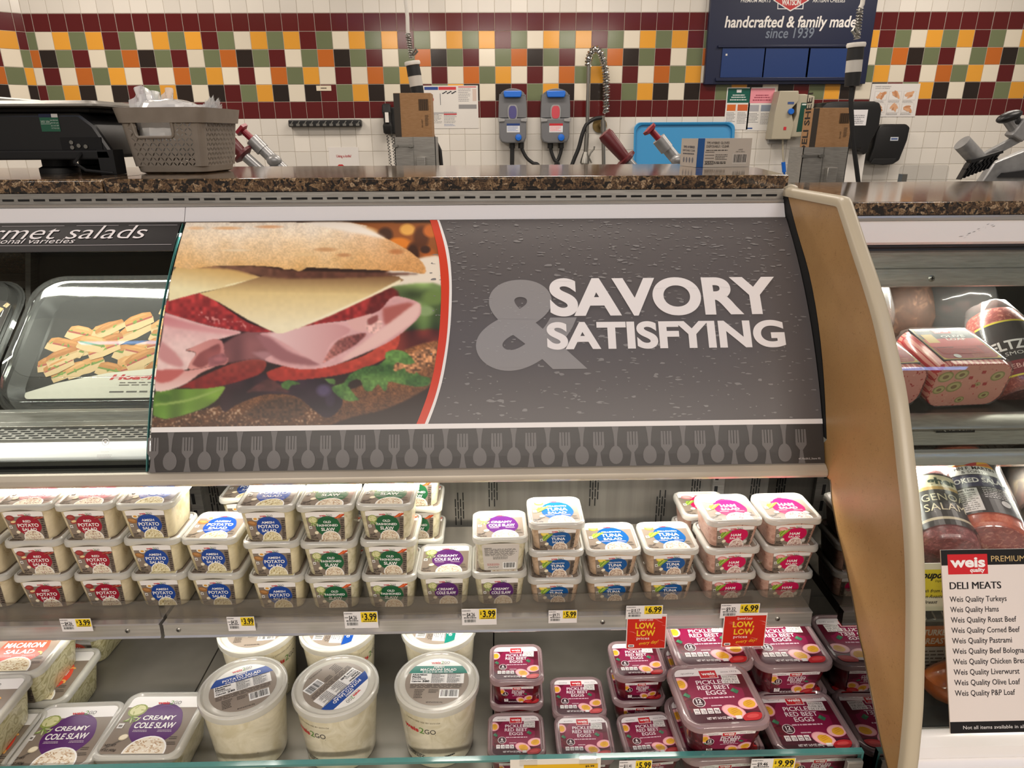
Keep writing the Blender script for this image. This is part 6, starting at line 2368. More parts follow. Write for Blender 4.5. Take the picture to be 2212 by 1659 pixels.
for fx in (-1.337, -1.032):
    mb = MB()
    mb.lathe([(.042, 0), (.042, .012), (.034, .016), (.034, .0352)], (fx, 1.74, GT + 0.0002655), 24)
    mb.build('foot', 'rubber', sc)
for fx in (-1.337, -1.032):
    mb = MB()
    mb.lathe([(.042, 0), (.042, .012), (.034, .016), (.034, .0352)], (fx, 1.89, GT + 0.0002655), 24)
    mb.build('foot', 'rubber', sc)
mb = MB()
mb.box(-0.972, -0.882, 1.6625, 1.667, GT + 0.05133, GT + 0.07965)
pr = mb.build('port_recess', 'dark_gap', sc)
for i, (a, b) in enumerate(((-0.947, .078), (-0.947, .066), (-0.932, .070), (-0.917, .068))):
    mb = MB()
    mb.cyl((a, 1.663, GT + b * .885), (a, 1.659, GT + b * .885), .0045, n=10)
    mb.build('plug', 'zinc', pr)
mb = MB()
mb.box(-0.892, -0.857, 1.655, 1.70, GT + 0.0002655, GT + 0.0531)
mb.tube([(-0.927, 1.66, GT + 0.04868), (-0.932, 1.63, GT + 0.02655), (-0.907, 1.625, GT + 0.01062), (-0.857, 1.64, GT + 0.003982)], .0035, 8)
mb.build('cable', 'black_matte', sc)
a, b = at(82, 246, y=1.663), at(131, 284, y=1.663)
art = Art()
W, H = b[0] - a[0], a[2] - b[2]
art.rect(0, 0, W, H, (44, 96, 74), 1)
art.rect(0, .80 * H, W, H, (36, 42, 66), 2)
art.rect(.66 * W, .80 * H, W, H, (206, 204, 200), 3)
art.text('2025', .16 * W, .50 * H, .12 * H, (206, 220, 206), 3, w=.22 * W)
art.text('2026', .42 * W, .50 * H, .12 * H, (206, 220, 206), 3, w=.20 * W)
for i, s_ in enumerate(('JAN FEB MAR', 'APR MAY JUN', 'JUL AUG SEP', 'OCT NOV DEC')):
    art.text(s_, .76 * W, (.60 - .15 * i) * H, .07 * H, (206, 220, 206), 3, w=.42 * W)
art.rect(.04 * W, .42 * H, .56 * W, .44 * H, (206, 220, 206), 3)
art_panel(art, 'sticker', 'print_gloss', bd, (a[0], 1.6646, b[2]), (1, 0, 0), (0, 0, 1), dz=-.0 + .0003)

# taupe plastic basket with a bag of film in it
BKX, BKY = -0.742, 1.765
bk = thing('basket', 'taupe woven-pattern plastic basket on the counter, full of clear bags', 'basket', (BKX, BKY, GT), R(-5))
BT, BH_ = 0.140, .0
W0, D0, W1, D1 = .082, .086, .098, .102          # half sizes at the bottom and at the rim


def bring(t, off=0.0, z=None):
    zz = BT * t if z is None else z
    return [(a, b, zz) for a, b in rrect(0, 0, W0 + (W1 - W0) * t + off, D0 + (D1 - D0) * t + off, .030, 6)]


mb = MB()
mb.loft([bring(0, -.008, .0003), bring(.03, -.001, .004), bring(.116, 0), bring(.116, -.004), bring(.03, -.005, .0062)], True, True)
mb.build('basket_base', 'basket_taupe', bk, local=True)
mb = MB()
mb.loft([bring(.80, .004, .1095), bring(.80, .0065, .1095), bring(1.0, .0085, BT + .001), bring(1.0, -.001, BT + .0015), bring(.80, -.0012, .1112)], False, False)
mb.build('rim_band', 'basket_taupe', bk, local=True)
# pierced wall: solid skin with a grid of petal-shaped openings left between small bars
mb = MB()


def wall_pt(side, u, z, off=0.0):
    t = z / BT
    hw, hd = W0 + (W1 - W0) * t + off, D0 + (D1 - D0) * t + off
    if side == 0:
        return (u * hw, -hd, z)
    if side == 1:
        return (hw, u * hd, z)
    if side == 2:
        return (-u * hw, hd, z)
    return (-hw, -u * hd, z)


for side in range(4):
    n = 15 if side in (0, 2) else 16
    m = 9
    um = .80 if side in (0, 2) else .74
    for i in range(n):
        for j in range(m):
            ua, ub = -um + 2 * um * i / n, -um + 2 * um * (i + 1) / n
            za, zb = .016 + .094 * j / m, .016 + .094 * (j + 1) / m
            hole = side == 0 and j >= 6 and -.62 < (ua + ub) / 2 < .30
            if hole:
                continue
            cu, cz = (ua + ub) / 2, (za + zb) / 2
            outer = [(ua, za), (cu, za), (ub, za), (ub, cz), (ub, zb), (cu, zb), (ua, zb), (ua, cz)]
            k1 = (.30, 1.12) if (i + j) % 2 else (1.12, .30)
            inner = []
            for q in range(8):
                ang = R(225 + 45 * q)
                d1, d2 = math.cos(ang), math.sin(ang)
                s1 = (d1 + d2) / math.sqrt(2)
                s2 = (d2 - d1) / math.sqrt(2)
                rr_ = 1 / math.sqrt((s1 / k1[0]) ** 2 + (s2 / k1[1]) ** 2)
                inner.append((cu + d1 * rr_ * (ub - ua) / 2 * 1.05, cz + d2 * rr_ * (zb - za) / 2 * 1.05))
            vs = [wall_pt(side, *p_) for p_ in outer] + [wall_pt(side, *p_) for p_ in inner] + [wall_pt(side, p_[0], p_[1], -.0022) for p_ in inner]
            fs = [(q, (q + 1) % 8, 8 + (q + 1) % 8, 8 + q) for q in range(8)] + [(8 + q, 8 + (q + 1) % 8, 16 + (q + 1) % 8, 16 + q) for q in range(8)]
            mb.add(vs, fs, 0, None, False)
for side in range(4):                                   # solid corners
    um = .80 if side in (0, 2) else .74
    t0, t1 = .09, .80
    nx = (side + 1) % 4
    um2 = .80 if nx in (0, 2) else .74
    for k in range(5):
        za, zb = .016 + .094 * k / 5, .016 + .094 * (k + 1) / 5

        def corner(z):
            a_, b_ = np.array(wall_pt(side, um, z)), np.array(wall_pt(nx, -um2, z))
            c_ = np.array((a_[0] if side in (1, 3) else b_[0], b_[1] if side in (1, 3) else a_[1], z))
            return [tuple((1 - t) ** 2 * a_ + 2 * t * (1 - t) * c_ + t * t * b_) for t in [q / 6 for q in range(7)]]
        A_, B_ = corner(za), corner(zb)
        for q in range(6):
            mb.add([A_[q], A_[q + 1], B_[q + 1], B_[q]], [(0, 1, 2, 3)])
mb.build('pierced_wall', 'basket_taupe', bk, local=True, sharp=20)
mb = MB()
hz0, hz1 = .016 + .094 * 6 / 9, .1100
ring = [(-.64, hz1), (-.64, hz0 + .012), (-.62, hz0 + .004), (-.57, hz0), (.25, hz0), (.30, hz0 + .004), (.32, hz0 + .012), (.32, hz1)]
mb.tube([wall_pt(0, a_, b_, .001) for a_, b_ in ring], .0035, 8)
mb.build('handle_opening', 'basket_taupe', bk, local=True)
bag = thing('plastic_bag', 'heap of clear plastic film bags sticking out of the taupe basket', 'bag', (BKX, BKY, GT))
mb = MB()
cR, sR = math.cos(R(-5)), math.sin(R(-5))
rot = np.array(((cR, -sR, 0), (sR, cR, 0), (0, 0, 1.)))
mb.ell((BKX - .01, BKY, GT + .100), .080, .082, .070, 30, 18, jit=.18, seed=5, rot=rot)
mb.build('film', 'bag_film', bag, sharp=18)


def film_sheet(x0, y0, w, h, lean, sd, wav=.010, teeth=False):
    """one folded bag sticking up out of the basket"""
    rnd = random.Random(sd)
    mb = MB()
    n, m = 22, 12
    ph = [rnd.uniform(0, 6) for _ in range(5)]
    P_ = []
    for i in range(n + 1):
        row = []
        for j in range(m + 1):
            a_, b_ = 2 * i / n - 1, j / m
            x = a_ * w * (.80 + .20 * b_) * (1 - .35 * max(0, b_ - .6) * abs(a_))
            top = h * (1 - .30 * a_ * a_ + .05 * math.sin(4 * a_ + ph[0]))
            if teeth and j == m:
                top *= 1 - .10 * (i % 2)
            z = b_ * top
            y = wav * b_ * (math.sin(5 * a_ + ph[1]) + .7 * math.sin(9 * a_ + ph[2] + 3 * b_)) + .004 * math.sin(14 * a_ + 6 * b_ + ph[3])
            row.append((BKX + x0 + x + lean * z, BKY + y0 + y + .12 * z, GT + .095 + z))
        P_.append(row)
    for i in range(n):
        for j in range(m):
            mb.add([P_[i][j], P_[i + 1][j], P_[i + 1][j + 1], P_[i][j + 1]], [(0, 1, 2, 3)])
    mb.build('bag_sheet', 'bag_film', bag, sharp=60)


for q in ((-.062, -.03, .034, .092, -.12, 1), (-.056, -.015, .036, .086, -.08, 2), (-.048, -.045, .032, .074, -.05, 3), (-.022, -.02, .022, .088, .10, 4), (.000, -.035, .045, .066, .15, 5), (.022, -.01, .040, .058, .3, 6), (.034, -.05, .036, .050, .2, 7), (.046, .02, .030, .058, .3, 8)):
    film_sheet(*q)
for q in ((.066, -.03, .014, .074, .35, 9), (.070, -.02, .013, .070, .45, 10), (.062, -.04, .014, .064, .30, 11)):
    film_sheet(*q, wav=.004, teeth=True)


# glove box
gx = thing('glove_box', 'white and blue box of disposable gloves on the counter', 'box', (0.570, 1.895, GT), R(7))
W, D, H = .0745, .110, .069
mb = MB()
mb.box(-W, 0.0, -D, 0.0, 0.0004, H)
pbr('box_white', (214, 206, 194), .5)
pbr('box_blue', (36, 92, 158), .45)
mb = MB()
mb.box(-W * .96, W * .96, -D / 2, D / 2, .0004, H)
body = mb.build('carton', 'box_white', gx, local=True, bevel=.0012)
W2 = W * 1.92
art = Art()
art.rect(0, 0, W2, H, (204, 194, 180), 1)
art.rect(0, 0, .125 * W2, H, (40, 92, 156), 2)
for i in range(9):
    for j in range(5):
        art.poly(ellipse((.155 + .019 * i) * W2, (.10 + .105 * j) * H, .0014, .0014, 6), (120, 112, 104), 3)
art.text('TPE HYBRID GLOVES', .37 * W2, .80 * H, .085 * H, (52, 46, 44), 4, bold=.01, w=.42 * W2)
art.text('DISPOSABLE / CLEAR', .37 * W2, .68 * H, .085 * H, (52, 46, 44), 4, bold=.01, w=.42 * W2)
art.lines(.16 * W2, .56 * H, .58 * W2, .61 * H, 1, (90, 84, 78), 4, .7, 2, .05)
art.lines(.34 * W2, .24 * H, .58 * W2, .46 * H, 4, (110, 104, 98), 4, .5, 3, .3)
art.lines(.16 * W2, .10 * H, .56 * W2, .20 * H, 2, (60, 56, 52), 4, .6, 4, .2)
art.text('LARGE', .80 * W2, .58 * H, .05 * H, (52, 46, 44), 4, w=.08 * W2)
art.text('PART # 1003516', .80 * W2, .51 * H, .04 * H, (52, 46, 44), 4, w=.17 * W2)
art.barcode(.66 * W2, .10 * H, .93 * W2, .46 * H, 3, 3, (214, 206, 194))
art_panel(art, 'front_print', 'print_gloss', body, (-W * .96, -D / 2, 0), (1, 0, 0), (0, 0, 1), dz=.0002, loc=None) if False else None
mb = MB()
art.into(mb, lambda a, b, l: (-W * .96 + a, -D / 2 - .0003 - .00015 * l, .0004 + b))
mb.build('front_print', 'print_matte', body, local=True)
art = Art()
art.rect(0, 0, D, H, (198, 190, 180), 1)
art.text('TPE HYBRID', .5 * D, .66 * H, .08 * H, (56, 62, 80), 3, bold=.02, w=.7 * D)
art.text('DISPOSABLE CLEAR', .5 * D, .54 * H, .07 * H, (56, 62, 80), 3, w=.75 * D)
art.lines(.15 * D, .42 * H, .85 * D, .50 * H, 1, (100, 100, 106), 3, .6, 1, .1)
for i in range(4):
    art.poly(ellipse((.22 + .18 * i) * D, .24 * H, .05 * D, .10 * H, 10), (120, 122, 130), 3)
mb = MB()
art.into(mb, lambda a, b, l: (-W * .96 - .0003 - .00015 * l, D / 2 - a, .0004 + b))
mb.build('side_print', 'print_matte', body, local=True)
mb = MB()
mb.add([(-W * .8, -D * .35, H + .0005), (W * .8, -D * .35, H + .0005), (W * .8, D * .35, H + .0005), (-W * .8, D * .35, H + .0005)], [(0, 1, 2, 3)])
mb.build('top_print', 'box_blue', body, local=True)

# ------------------------------------------------------------------ behind the counter: work tables (hidden by the counter, they carry what shows)
for nm, lab, x0, x1, y0, y1, zt in (('work_table', 'steel work table behind the counter carrying the slicers and sheet dispensers', -2.4, 2.9, 2.75, 3.62, .90), ('back_counter', 'steel back counter along the tiled wall', -3.0, 3.4, 4.75, 5.205, .92)):
    t = thing(nm, lab, 'table', ((x0 + x1) / 2, (y0 + y1) / 2, 0))
    mb = MB()
    mb.box(x0, x1, y0, y1, zt - .04, zt)
    mb.build('tabletop', 'steel', t, bevel=.004)
    for x in (x0 + .06, x1 - .06):
        for y in (y0 + .06, y1 - .06):
            mb = MB()
            mb.cyl((x, y, 0), (x, y, zt - .04), .02)
            mb.build('leg', 'steel', t)
TZ = .90


def slicer(name, label, x, y, tilt_label, mat_a='slicer_alu', knob='red_plastic', handle='maroon_plastic', s=1.0):
    t = thing(name, label, 'slicer', (x, y, TZ), group=None)
    P = lambda a, b, c: (x + a * s, y + b * s, 1.30 + c * s)
    mb = MB()
    mb.box(x - .24, x + .34, y - .16, y + .18, TZ + .0005, TZ + .10)
    mb.box(x - .10, x + .30, y + .02, y + .16, TZ + .10, TZ + .26)
    mb.build('base', mat_a, t, bevel=.02)
    return t, P


def red_slicer(label, px, py, y, k, disc, gx=0, gy=0):
    """pusher arms of a slicer: knob arm and grip arm; k scales pixels of this depth to metres"""
    o = at(px, py, y=y)
    t, _ = slicer('meat_slicer', label, o[0] + .05, y + .10, '')
    Q = lambda a, b, d=0.0: (o[0] + a * k, y + d, o[2] - b * k)
    # knob arm
    mb = MB()
    mb.cyl(Q(28, 24), Q(100, 100), 11 * k, n=18)
    mb.cyl(Q(20, 16), Q(38, 36), 13.5 * k, n=18)
    mb.build('feed_rod', 'slicer_alu', t)
    mb = MB()
    mb.cyl(Q(4, 0), Q(24, 20), 6.5 * k, n=10)
    mb.lathe([(.001, 0), (15 * k, .2 * k), (15 * k, 6 * k), (9 * k, 9 * k), (.001, 9 * k)], Q(-1, -4), 5, axis=np.array((1, 0, -1.)))
    mb.build('clamp_knob', knob_m, t, bevel=.002) if False else mb.build('clamp_knob', 'red_plastic', t, sharp=50)
    mb = MB()
    mb.cyl(Q(62, 62), Q(40, 92, -.01), 8.5 * k, n=14)
    mb.ell(Q(60, 56, -.012), 15 * k, 12 * k, 12 * k)
    mb.cyl(Q(76, 80, -.015), Q(52, 112, -.015), 4.5 * k, n=10)
    mb.build('cross_clamp', 'slicer_alu', t)
    # grip arm
    mb = MB()
    mb.cyl(Q(-20 + gx, 52 + gy, -.03), Q(42 + gx, 112 + gy, -.03), 10 * k, n=16)
    mb.build('grip_arm', 'slicer_alu', t)
    mb = MB()
    d = np.array(Q(-20 + gx, 52 + gy, -.03)) - np.array(Q(-70 + gx, -2 + gy, -.03))
    L = np.linalg.norm(d)
    mb.lathe([(.001, 0), (13 * k, 2 * k), (15 * k, 10 * k), (11 * k, L * .85), (11 * k, L * .86), (21 * k, L * .88), (21 * k, L * .95), (13 * k, L)], Q(-70 + gx, -2 + gy, -.03), 18, axis=d)
    mb.build('grip', 'maroon_plastic', t)
    # ribbed dark guard below
    if disc:
        mb = MB()
        mb.lathe([(.001, 0), (46 * k, 4 * k), (50 * k, 14 * k), (40 * k, 20 * k), (.001, 20 * k)], Q(112, 128, .03), 24, axis=(0, -.55, .84))
        for i in range(9):
            mb.bar(Q(76 + i * 9, 96, .02), Q(80 + i * 9, 118, -.05), 3 * k, 3 * k)
        mb.build('product_grip', 'rubber', t)
        mb = MB()
        mb.box(Q(0, 0)[0], Q(130, 0)[0], y + .0, y + .05, TZ + .10, Q(0, 112)[2])
        mb.build('carriage', 'slicer_alu', t, bevel=.008)
    return t


red_slicer('meat slicer with a red knob, just right of the taupe basket', 520, 282, 2.98, .00205, True, 28, -4)
red_slicer('meat slicer with red knob and maroon grip in front of the blue tray', 1402, 281, 2.98, .00205, True, -22, 6)

# big slicer at the right edge
t, _ = slicer('meat_slicer', 'grey meat slicer with a black knob and black spiked pusher at the right edge', 2.12, 3.02, '')
Y = 2.80
mb = MB()
pa, pb = at(2078, 308, y=Y), at(2112, 345, y=Y)
mb.cyl(pa, pb, .031, n=22)
mb.build('pusher_handle', 'slicer_alu', t, sharp=40)
mb = MB()
mb.cyl(at(2110, 342, y=Y), at(2126, 362, y=Y), .011, n=12)
mb.bar(at(2108, 348, y=Y + .01), at(2216, 290, y=Y + .01), .024, .030)
mb.build('pusher_arm', 'slicer_alu', t, bevel=.003)
mb = MB()
mb.bar(at(2188, 300, y=Y), at(2216, 262, y=Y), .05, .055)
mb.cyl(at(2176, 256, y=Y), at(2200, 290, y=Y), .020, n=14)
mb.build('arm_bracket', 'slicer_alu', t, bevel=.006)
mb = MB()
mb.ell(at(2180, 252, y=Y), .048, .03, .020, rot=np.array(((math.cos(.35), 0, -math.sin(.35)), (0, 1, 0), (math.sin(.35), 0, math.cos(.35)))))
mb.ell(at(2190, 262, y=Y), .022, .022, .026)
mb.build('arm_knob', 'black_plastic', t)
mb = MB()
A0, A1, B0, B1 = (np.array(at(*q, y=Y - .03)) for q in ((2096, 352), (2165, 330), (2075, 388), (2142, 362)))
n = 8
for i in range(n):
    t0, t1 = i / n, (i + .62) / n
    a0, a1 = A0 + (A1 - A0) * t0, A0 + (A1 - A0) * t1
    b0, b1 = B0 + (B1 - B0) * t0, B0 + (B1 - B0) * t1
    dz = np.array((0, .03, 0))
    mb.loft([[a0, a1, a1 + dz, a0 + dz], [b0, (b0 + b1) / 2, (b0 + b1) / 2 + dz, b0 + dz]])
mb.bar(A0 + (0, .01, .004), A1 + (0, .01, .004), .03, .010)
mb.bar((A0 * .6 + B0 * .4) + (0, .012, 0), (A1 * .6 + B1 * .4) + (0, .012, 0), .024, .006)
mb.build('spiked_pusher', 'black_plastic', t)
mb = MB()
q = [at(a, b, y=Y + .05) for a, b in ((2122, 392), (2150, 352), (2230, 320), (2230, 440), (2110, 440))]
mb.prism([(a[0], a[2]) for a in q], Y + .05, Y + .09)
mb.build('meat_table', 'slicer_alu', t, bevel=.004)
mb = MB()
q = [at(a, b, y=Y + .03) for a, b in ((2160, 384), (2170, 374), (2230, 366), (2230, 384))]
mb.prism([(a[0], a[2]) for a in q], Y + .03, Y + .049)
mb.build('table_slot', 'gasket', t)


# stainless sheet dispensers with a cardboard box in each
def dispenser(label, blabel, hx0, hx1, htop, bx0, bx1, bpy0, bpy1, bl, stripe, side_text, Y=3.2):
    a, b = at(hx0, htop, y=Y), at(hx1, htop, y=Y)
    t = thing('sheet_dispenser', label, 'dispenser', ((a[0] + b[0]) / 2, Y + .06, TZ))
    W = b[0] - a[0]
    zt = a[2]
    mb = MB()
    mb.box(a[0], b[0], Y, Y + .003, TZ + .0005, zt)
    mb.box(a[0], a[0] + .003, Y, Y + .15, TZ + .0005, zt)
    mb.box(b[0] - .003, b[0], Y, Y + .15, TZ + .0005, zt)
    mb.box(a[0], b[0], Y, Y + .15, TZ + .0005, TZ + .01)
    h = mb.build('holder', 'steel', t)
    mb = MB()
    xm = a[0] + W * .46
    mb.box(xm - .0015, xm + .0015, Y - .001, Y + .0005, TZ + .02, zt)
    zb = zt - .036
    mb.box(a[0] + W * .05, a[0] + W * .40, Y - .003, Y - .0005, zb - .004, zb + .004)
    for fx in (.02, .40):
        mb.cyl((a[0] + W * fx, Y - .012, zb), (a[0] + W * fx, Y, zb), .008, n=8)
        mb.bar((a[0] + W * fx - .012, Y - .010, zb), (a[0] + W * fx + .012, Y - .010, zb), .006, .010)
    mb.build('slide_latch', 'zinc', t)
    mb = MB()
    mb.box(a[0] + W * .53, a[0] + W * .75, Y - .03, Y - .0005, zt - .16, zt - .082)
    mb.build('stop_block', 'steel', t, bevel=.003)
    # the box standing in it
    p0, p1 = at(bx0, bpy0, y=Y + .012), at(bx1, bpy1, y=Y + .012)
    bt = thing('sheet_box', blabel, 'box', ((p0[0] + p1[0]) / 2, Y + .07, TZ + .0105))
    mb = MB()
    zb = TZ + .011
    ztop = p0[2]
    mb.box(p0[0], p1[0], Y + .012, Y + .13, zb, ztop)
    c = mb.build('carton', 'cardboard', bt, bevel=.0015)
    art = Art()
    W2, H2 = p1[0] - p0[0], ztop - p1[2]
    art.rect(stripe[0] * W2, -.1, stripe[1] * W2, H2 - .001, (60, 54, 48), 1)
    art.rect(.66 * W2, .60 * H2, .93 * W2, .86 * H2, (110, 82, 54), 1)
    for i in range(14):
        art.rect((.67 + .018 * i) * W2, .60 * H2, (.676 + .018 * i + .004 * (i % 3)) * W2, .86 * H2, (40, 34, 30), 2)
    art.text('DELI SHEET', .76 * W2, .30 * H2, .035 * W2, (50, 42, 36), 2, rot=PI / 2, w=.19 * H2)
    art.lines(.82 * W2, .24 * H2, .92 * W2, .50 * H2, 9, (70, 58, 48), 2, .4, 4, .3)
    mb = MB()
    art.into(mb, lambda q1, q2, l: (p0[0] + q1, Y + .0117 - .0003 * l, p1[2] + q2))
    mb.build('print', 'print_matte', c)
    if side_text:
        art = Art()
        art.text('DELI SHEET', 0, 0, .055, (44, 38, 34), 1, bold=.02, rot=PI / 2, w=.26)
        mb = MB()
        art.into(mb, lambda q1, q2, l: (p0[0] - .0004 - .0003 * l, Y + .06 - q1, p1[2] + .10 + q2))
        mb.build('side_print', 'print_matte', c)
    return t


dispenser('steel sheet dispenser behind the middle of the counter, beside the wall phone', 'cardboard sheet box standing in the dispenser beside the wall phone', 851, 940, 296, 849, 934, 201, 294, 0, (0.0, .17), False)
dispenser('steel sheet dispenser behind the right counter, below the hanging cord', 'cardboard sheet box lettered DELI SHEET in the right dispenser', 1736, 1834, 318, 1763, 1832, 233, 316, 0, (-.06, .10), True, 3.12)


# power cords hanging from the ceiling
def cord(label, Y, top, mid, plug0, plug1, tail, side=1):
    t = thing('power_cord', label, 'cord', at(*top, y=Y))
    P = lambda a: np.array(at(a[0], a[1], y=Y))
    pt = P(top)
    m, p0, p1 = P(mid), P(plug0), P(plug1)
    mb = MB()
    mb.tube([(pt[0] - (m[0] - pt[0]) * 1.2, Y, 2.999), pt, (pt + m) / 2 + (.003, 0, 0), m], .0085, 10)
    mb.build('cable', 'white_plastic', t)
    mb = MB()
    m2 = m + (p0 - m) * .9
    for s_ in (1, -1):
        pts = []
        for i in range(120):
            q = m + (m2 - m) * i / 119
            a_ = s_ * i * .55
            pts.append(q + np.array((.0115 * math.cos(a_), .0115 * math.sin(a_), 0)))
        mb.tube(pts, .0018, 5)
    mb.tube([m + (m2 - m) * .75, m2 + (.016 * side, -.01, .015), m2 + (.028 * side, -.01, .028), m2 + (.022 * side, -.01, .04), m2 + (.004 * side, -.01, .018)], .006, 8)
    mb.build('strain_grip', 'zinc', t)
    d = p1 - p0
    L = np.linalg.norm(d)
    mb = MB()
    mb.lathe([(.012, 0), (.034, .001), (.036, L * .05), (.034, L * .11), (.030, L * .12)], p0, 18, axis=d)
    mb.build('collar', 'white_plastic', t)
    mb = MB()
    mb.lathe([(.030, L * .12), (.031, L * .40), (.001, L * .41)], p0, 18, axis=d)
    mb.build('plug_body', 'rubber', t)
    mb = MB()
    mb.lathe([(.030, L * .40), (.030, L * .68), (.001, L * .69)], p0, 18, axis=d)
    pbr('plug_grey', (196, 192, 184), .4) if 'plug_grey' not in MATS else None
    mb.build('plug_band', 'plug_grey', t)
    mb = MB()
    mb.lathe([(.030, L * .68), (.028, L), (.001, L + .002)], p0, 18, axis=d)
    mb.build('socket_end', 'rubber', t)
    mb = MB()
    mb.tube([P(q_) for q_ in tail], .0095, 8)
    mb.build('appliance_cable', 'rubber', t)


cord('white ceiling power cord with a black plug, hanging above the middle sheet dispenser', 3.42, (876, 0), (881, 72), (890, 132), (904, 212), [(904, 205), (920, 260), (938, 300), (950, 325), (953, 356), (953, 420)])
cord('white ceiling power cord with a black plug, hanging in front of the navy board', 2.98, (1864, 0), (1858, 18), (1850, 92), (1840, 186), [(1840, 182), (1838, 220), (1842, 300), (1850, 360), (1854, 392), (1856, 470)], -1)

# ------------------------------------------------------------------ on the tiled wall
WF = WY - 0.0022


def wrect(px0, py0, px1, py1, y=WF):
    a, b = at(px0, py0, y=y), at(px1, py1, y=y)
    return a[0], b[0], b[2], a[2]


def poster(name, label, cat, px, draw, mat='paper', th=.002, group=None):
    x0, x1, z0, z1 = wrect(*px)
    t = thing(name, label, cat, ((x0 + x1) / 2, WF, z0), group=group)
    mb = MB()
    mb.box(x0, x1, WF - th, WF, z0, z1)
    mb.build('sheet', mat, t)
    art = Art()
    draw(art, x1 - x0, z1 - z0)
    mb = MB()
    art.into(mb, lambda a, b, l: (x0 + a, WF - th - .0004 - .0003 * l, z0 + b))
    mb.build('print', 'print_gloss', t)
    return t


def d_sink(art, W, H):
    art.rect(0, 0, W, H, (222, 218, 212), 0)
    art.rect(.02 * W, .90 * H, .27 * W, .97 * H, (44, 70, 140), 1)
    art.rect(.28 * W, .90 * H, .60 * W, .97 * H, (200, 56, 64), 1)
    art.rect(.64 * W, .955 * H, .97 * W, .975 * H, (200, 56, 64), 1)
    art.lines(.64 * W, .62 * H, .88 * W, .94 * H, 8, (150, 148, 150), 1, .4, 3, .3)
    art.rect(.90 * W, .64 * H, .97 * W, .92 * H, (206, 186, 174), 1)
    art.rect(.64 * W, .46 * H, .97 * W, .56 * H, (140, 138, 138), 1)
    for i in range(9):
        art.poly(ellipse((.36 + .028 * i) * W, (.82 + .02 * (i % 3)) * H, .02 * W, .014 * H, 8), (60, 60, 66), 1 + .3 * i)
    for x in (.14, .30):
        art.rect(x * W, .55 * H, (x + .012) * W, .82 * H, (120, 120, 124), 1)
    art.poly(ellipse(.16 * W, .68 * H, .025 * W, .05 * H, 10), (190, 40, 44), 2)
    art.rect(.05 * W, .34 * H, .60 * W, .38 * H, (170, 168, 168), 1)
    art.lines(.03 * W, .12 * H, .32 * W, .34 * H, 8, (140, 140, 140), 1, .4, 5, .3)
    art.lines(.36 * W, .12 * H, .60 * W, .40 * H, 8, (150, 150, 152), 1, .4, 6, .3)
    art.rect(.36 * W, .32 * H, .60 * W, .35 * H, (200, 70, 74), 1)
    art.lines(.36 * W, .05 * H, .58 * W, .11 * H, 3, (120, 140, 180), 1, .4, 6, .3)


poster('instruction_poster', 'white sink instruction poster with blue and red headings beside the cardboard box', 'poster', (914, 185, 1034, 277), d_sink)


def d_green(art, W, H, head=(26, 92, 78), pic=((214, 112, 50), (206, 104, 60))):
    art.rect(0, 0, W, H, (228, 226, 222), 0)
    art.rect(.04 * W, .64 * H, .96 * W, .98 * H, head, 1)
    tc = (226, 232, 228) if head[0] < 100 else (150, 60, 80)
    art.rect(.40 * W, .88 * H, .60 * W, .95 * H, (230, 230, 230) if head[0] < 100 else head, 2)
    for y, w in ((.80, .5), (.75, .6), (.69, .7)):
        art.lines((.5 - w / 2) * W, y * H, (.5 + w / 2) * W, (y + .04) * H, 1, tc, 2, .6, 3, .02)
    art.rect(.06 * W, .45 * H, .42 * W, .60 * H, pic[0], 1)
    art.rect(.50 * W, .45 * H, .92 * W, .60 * H, pic[1], 1)
    art.lines(.06 * W, .18 * H, .44 * W, .42 * H, 7, (130, 130, 132), 1, .4, 5, .3)
    art.lines(.52 * W, .14 * H, .94 * W, .42 * H, 8, (130, 130, 132), 1, .4, 6, .3)
    art.rect(.06 * W, .04 * H, .25 * W, .07 * H, (44, 80, 150), 1)


poster('notice_poster', 'white notice with a dark green heading beside the pink-headed one', 'poster', (1571, 189, 1614, 280), d_green)
poster('notice_poster', 'white notice with a pink heading beside the soap dispensers', 'poster', (1620, 189, 1666, 282), lambda a, W, H: d_green(a, W, H, (232, 150, 162), ((170, 170, 176), (140, 150, 166))))


def d_wash(art, W, H):
    art.rect(0, 0, W, H, (222, 218, 214), 0)
    art.text('HAND WASHING', .08 * W, .90 * H, .035 * H, (60, 60, 64), 1, w=.32 * W, align='l')
    art.text('LAVADO DE MANOS', .08 * W, .845 * H, .030 * H, (90, 90, 96), 1, w=.30 * W, align='l')
    rnd_ = random.Random(2)
    for i in range(3):
        for j in range(2):
            x0, y0 = (.08 + .30 * i) * W, (.50 - .38 * j) * H
            art.rect(x0, y0, x0 + .26 * W, y0 + .28 * H, (206, 202, 198), 1)
            art.rect(x0 + .004, y0 + .004, x0 + .26 * W - .004, y0 + .28 * H - .004, (226, 222, 218), 2)
            for k in range(5):
                art.poly(ellipse(x0 + rnd_.uniform(.08, .19) * W, y0 + rnd_.uniform(.08, .22) * H, .07 * W, .045 * H, 10, rnd_.uniform(0, 3), .1, k), rnd_.choice([(206, 150, 110), (192, 136, 98), (216, 166, 128)]), 3 + k)
            art.lines(x0, y0 - .07 * H, x0 + .24 * W, y0 - .01 * H, 2, (140, 138, 138), 2, .4, i, .2)
    art.rect(.06 * W, .02 * H, .16 * W, .05 * H, (44, 80, 150), 1)


poster('hand_washing_poster', 'hand washing poster with six pictures right of the hanging cord', 'poster', (1884, 181, 1976, 252), d_wash)


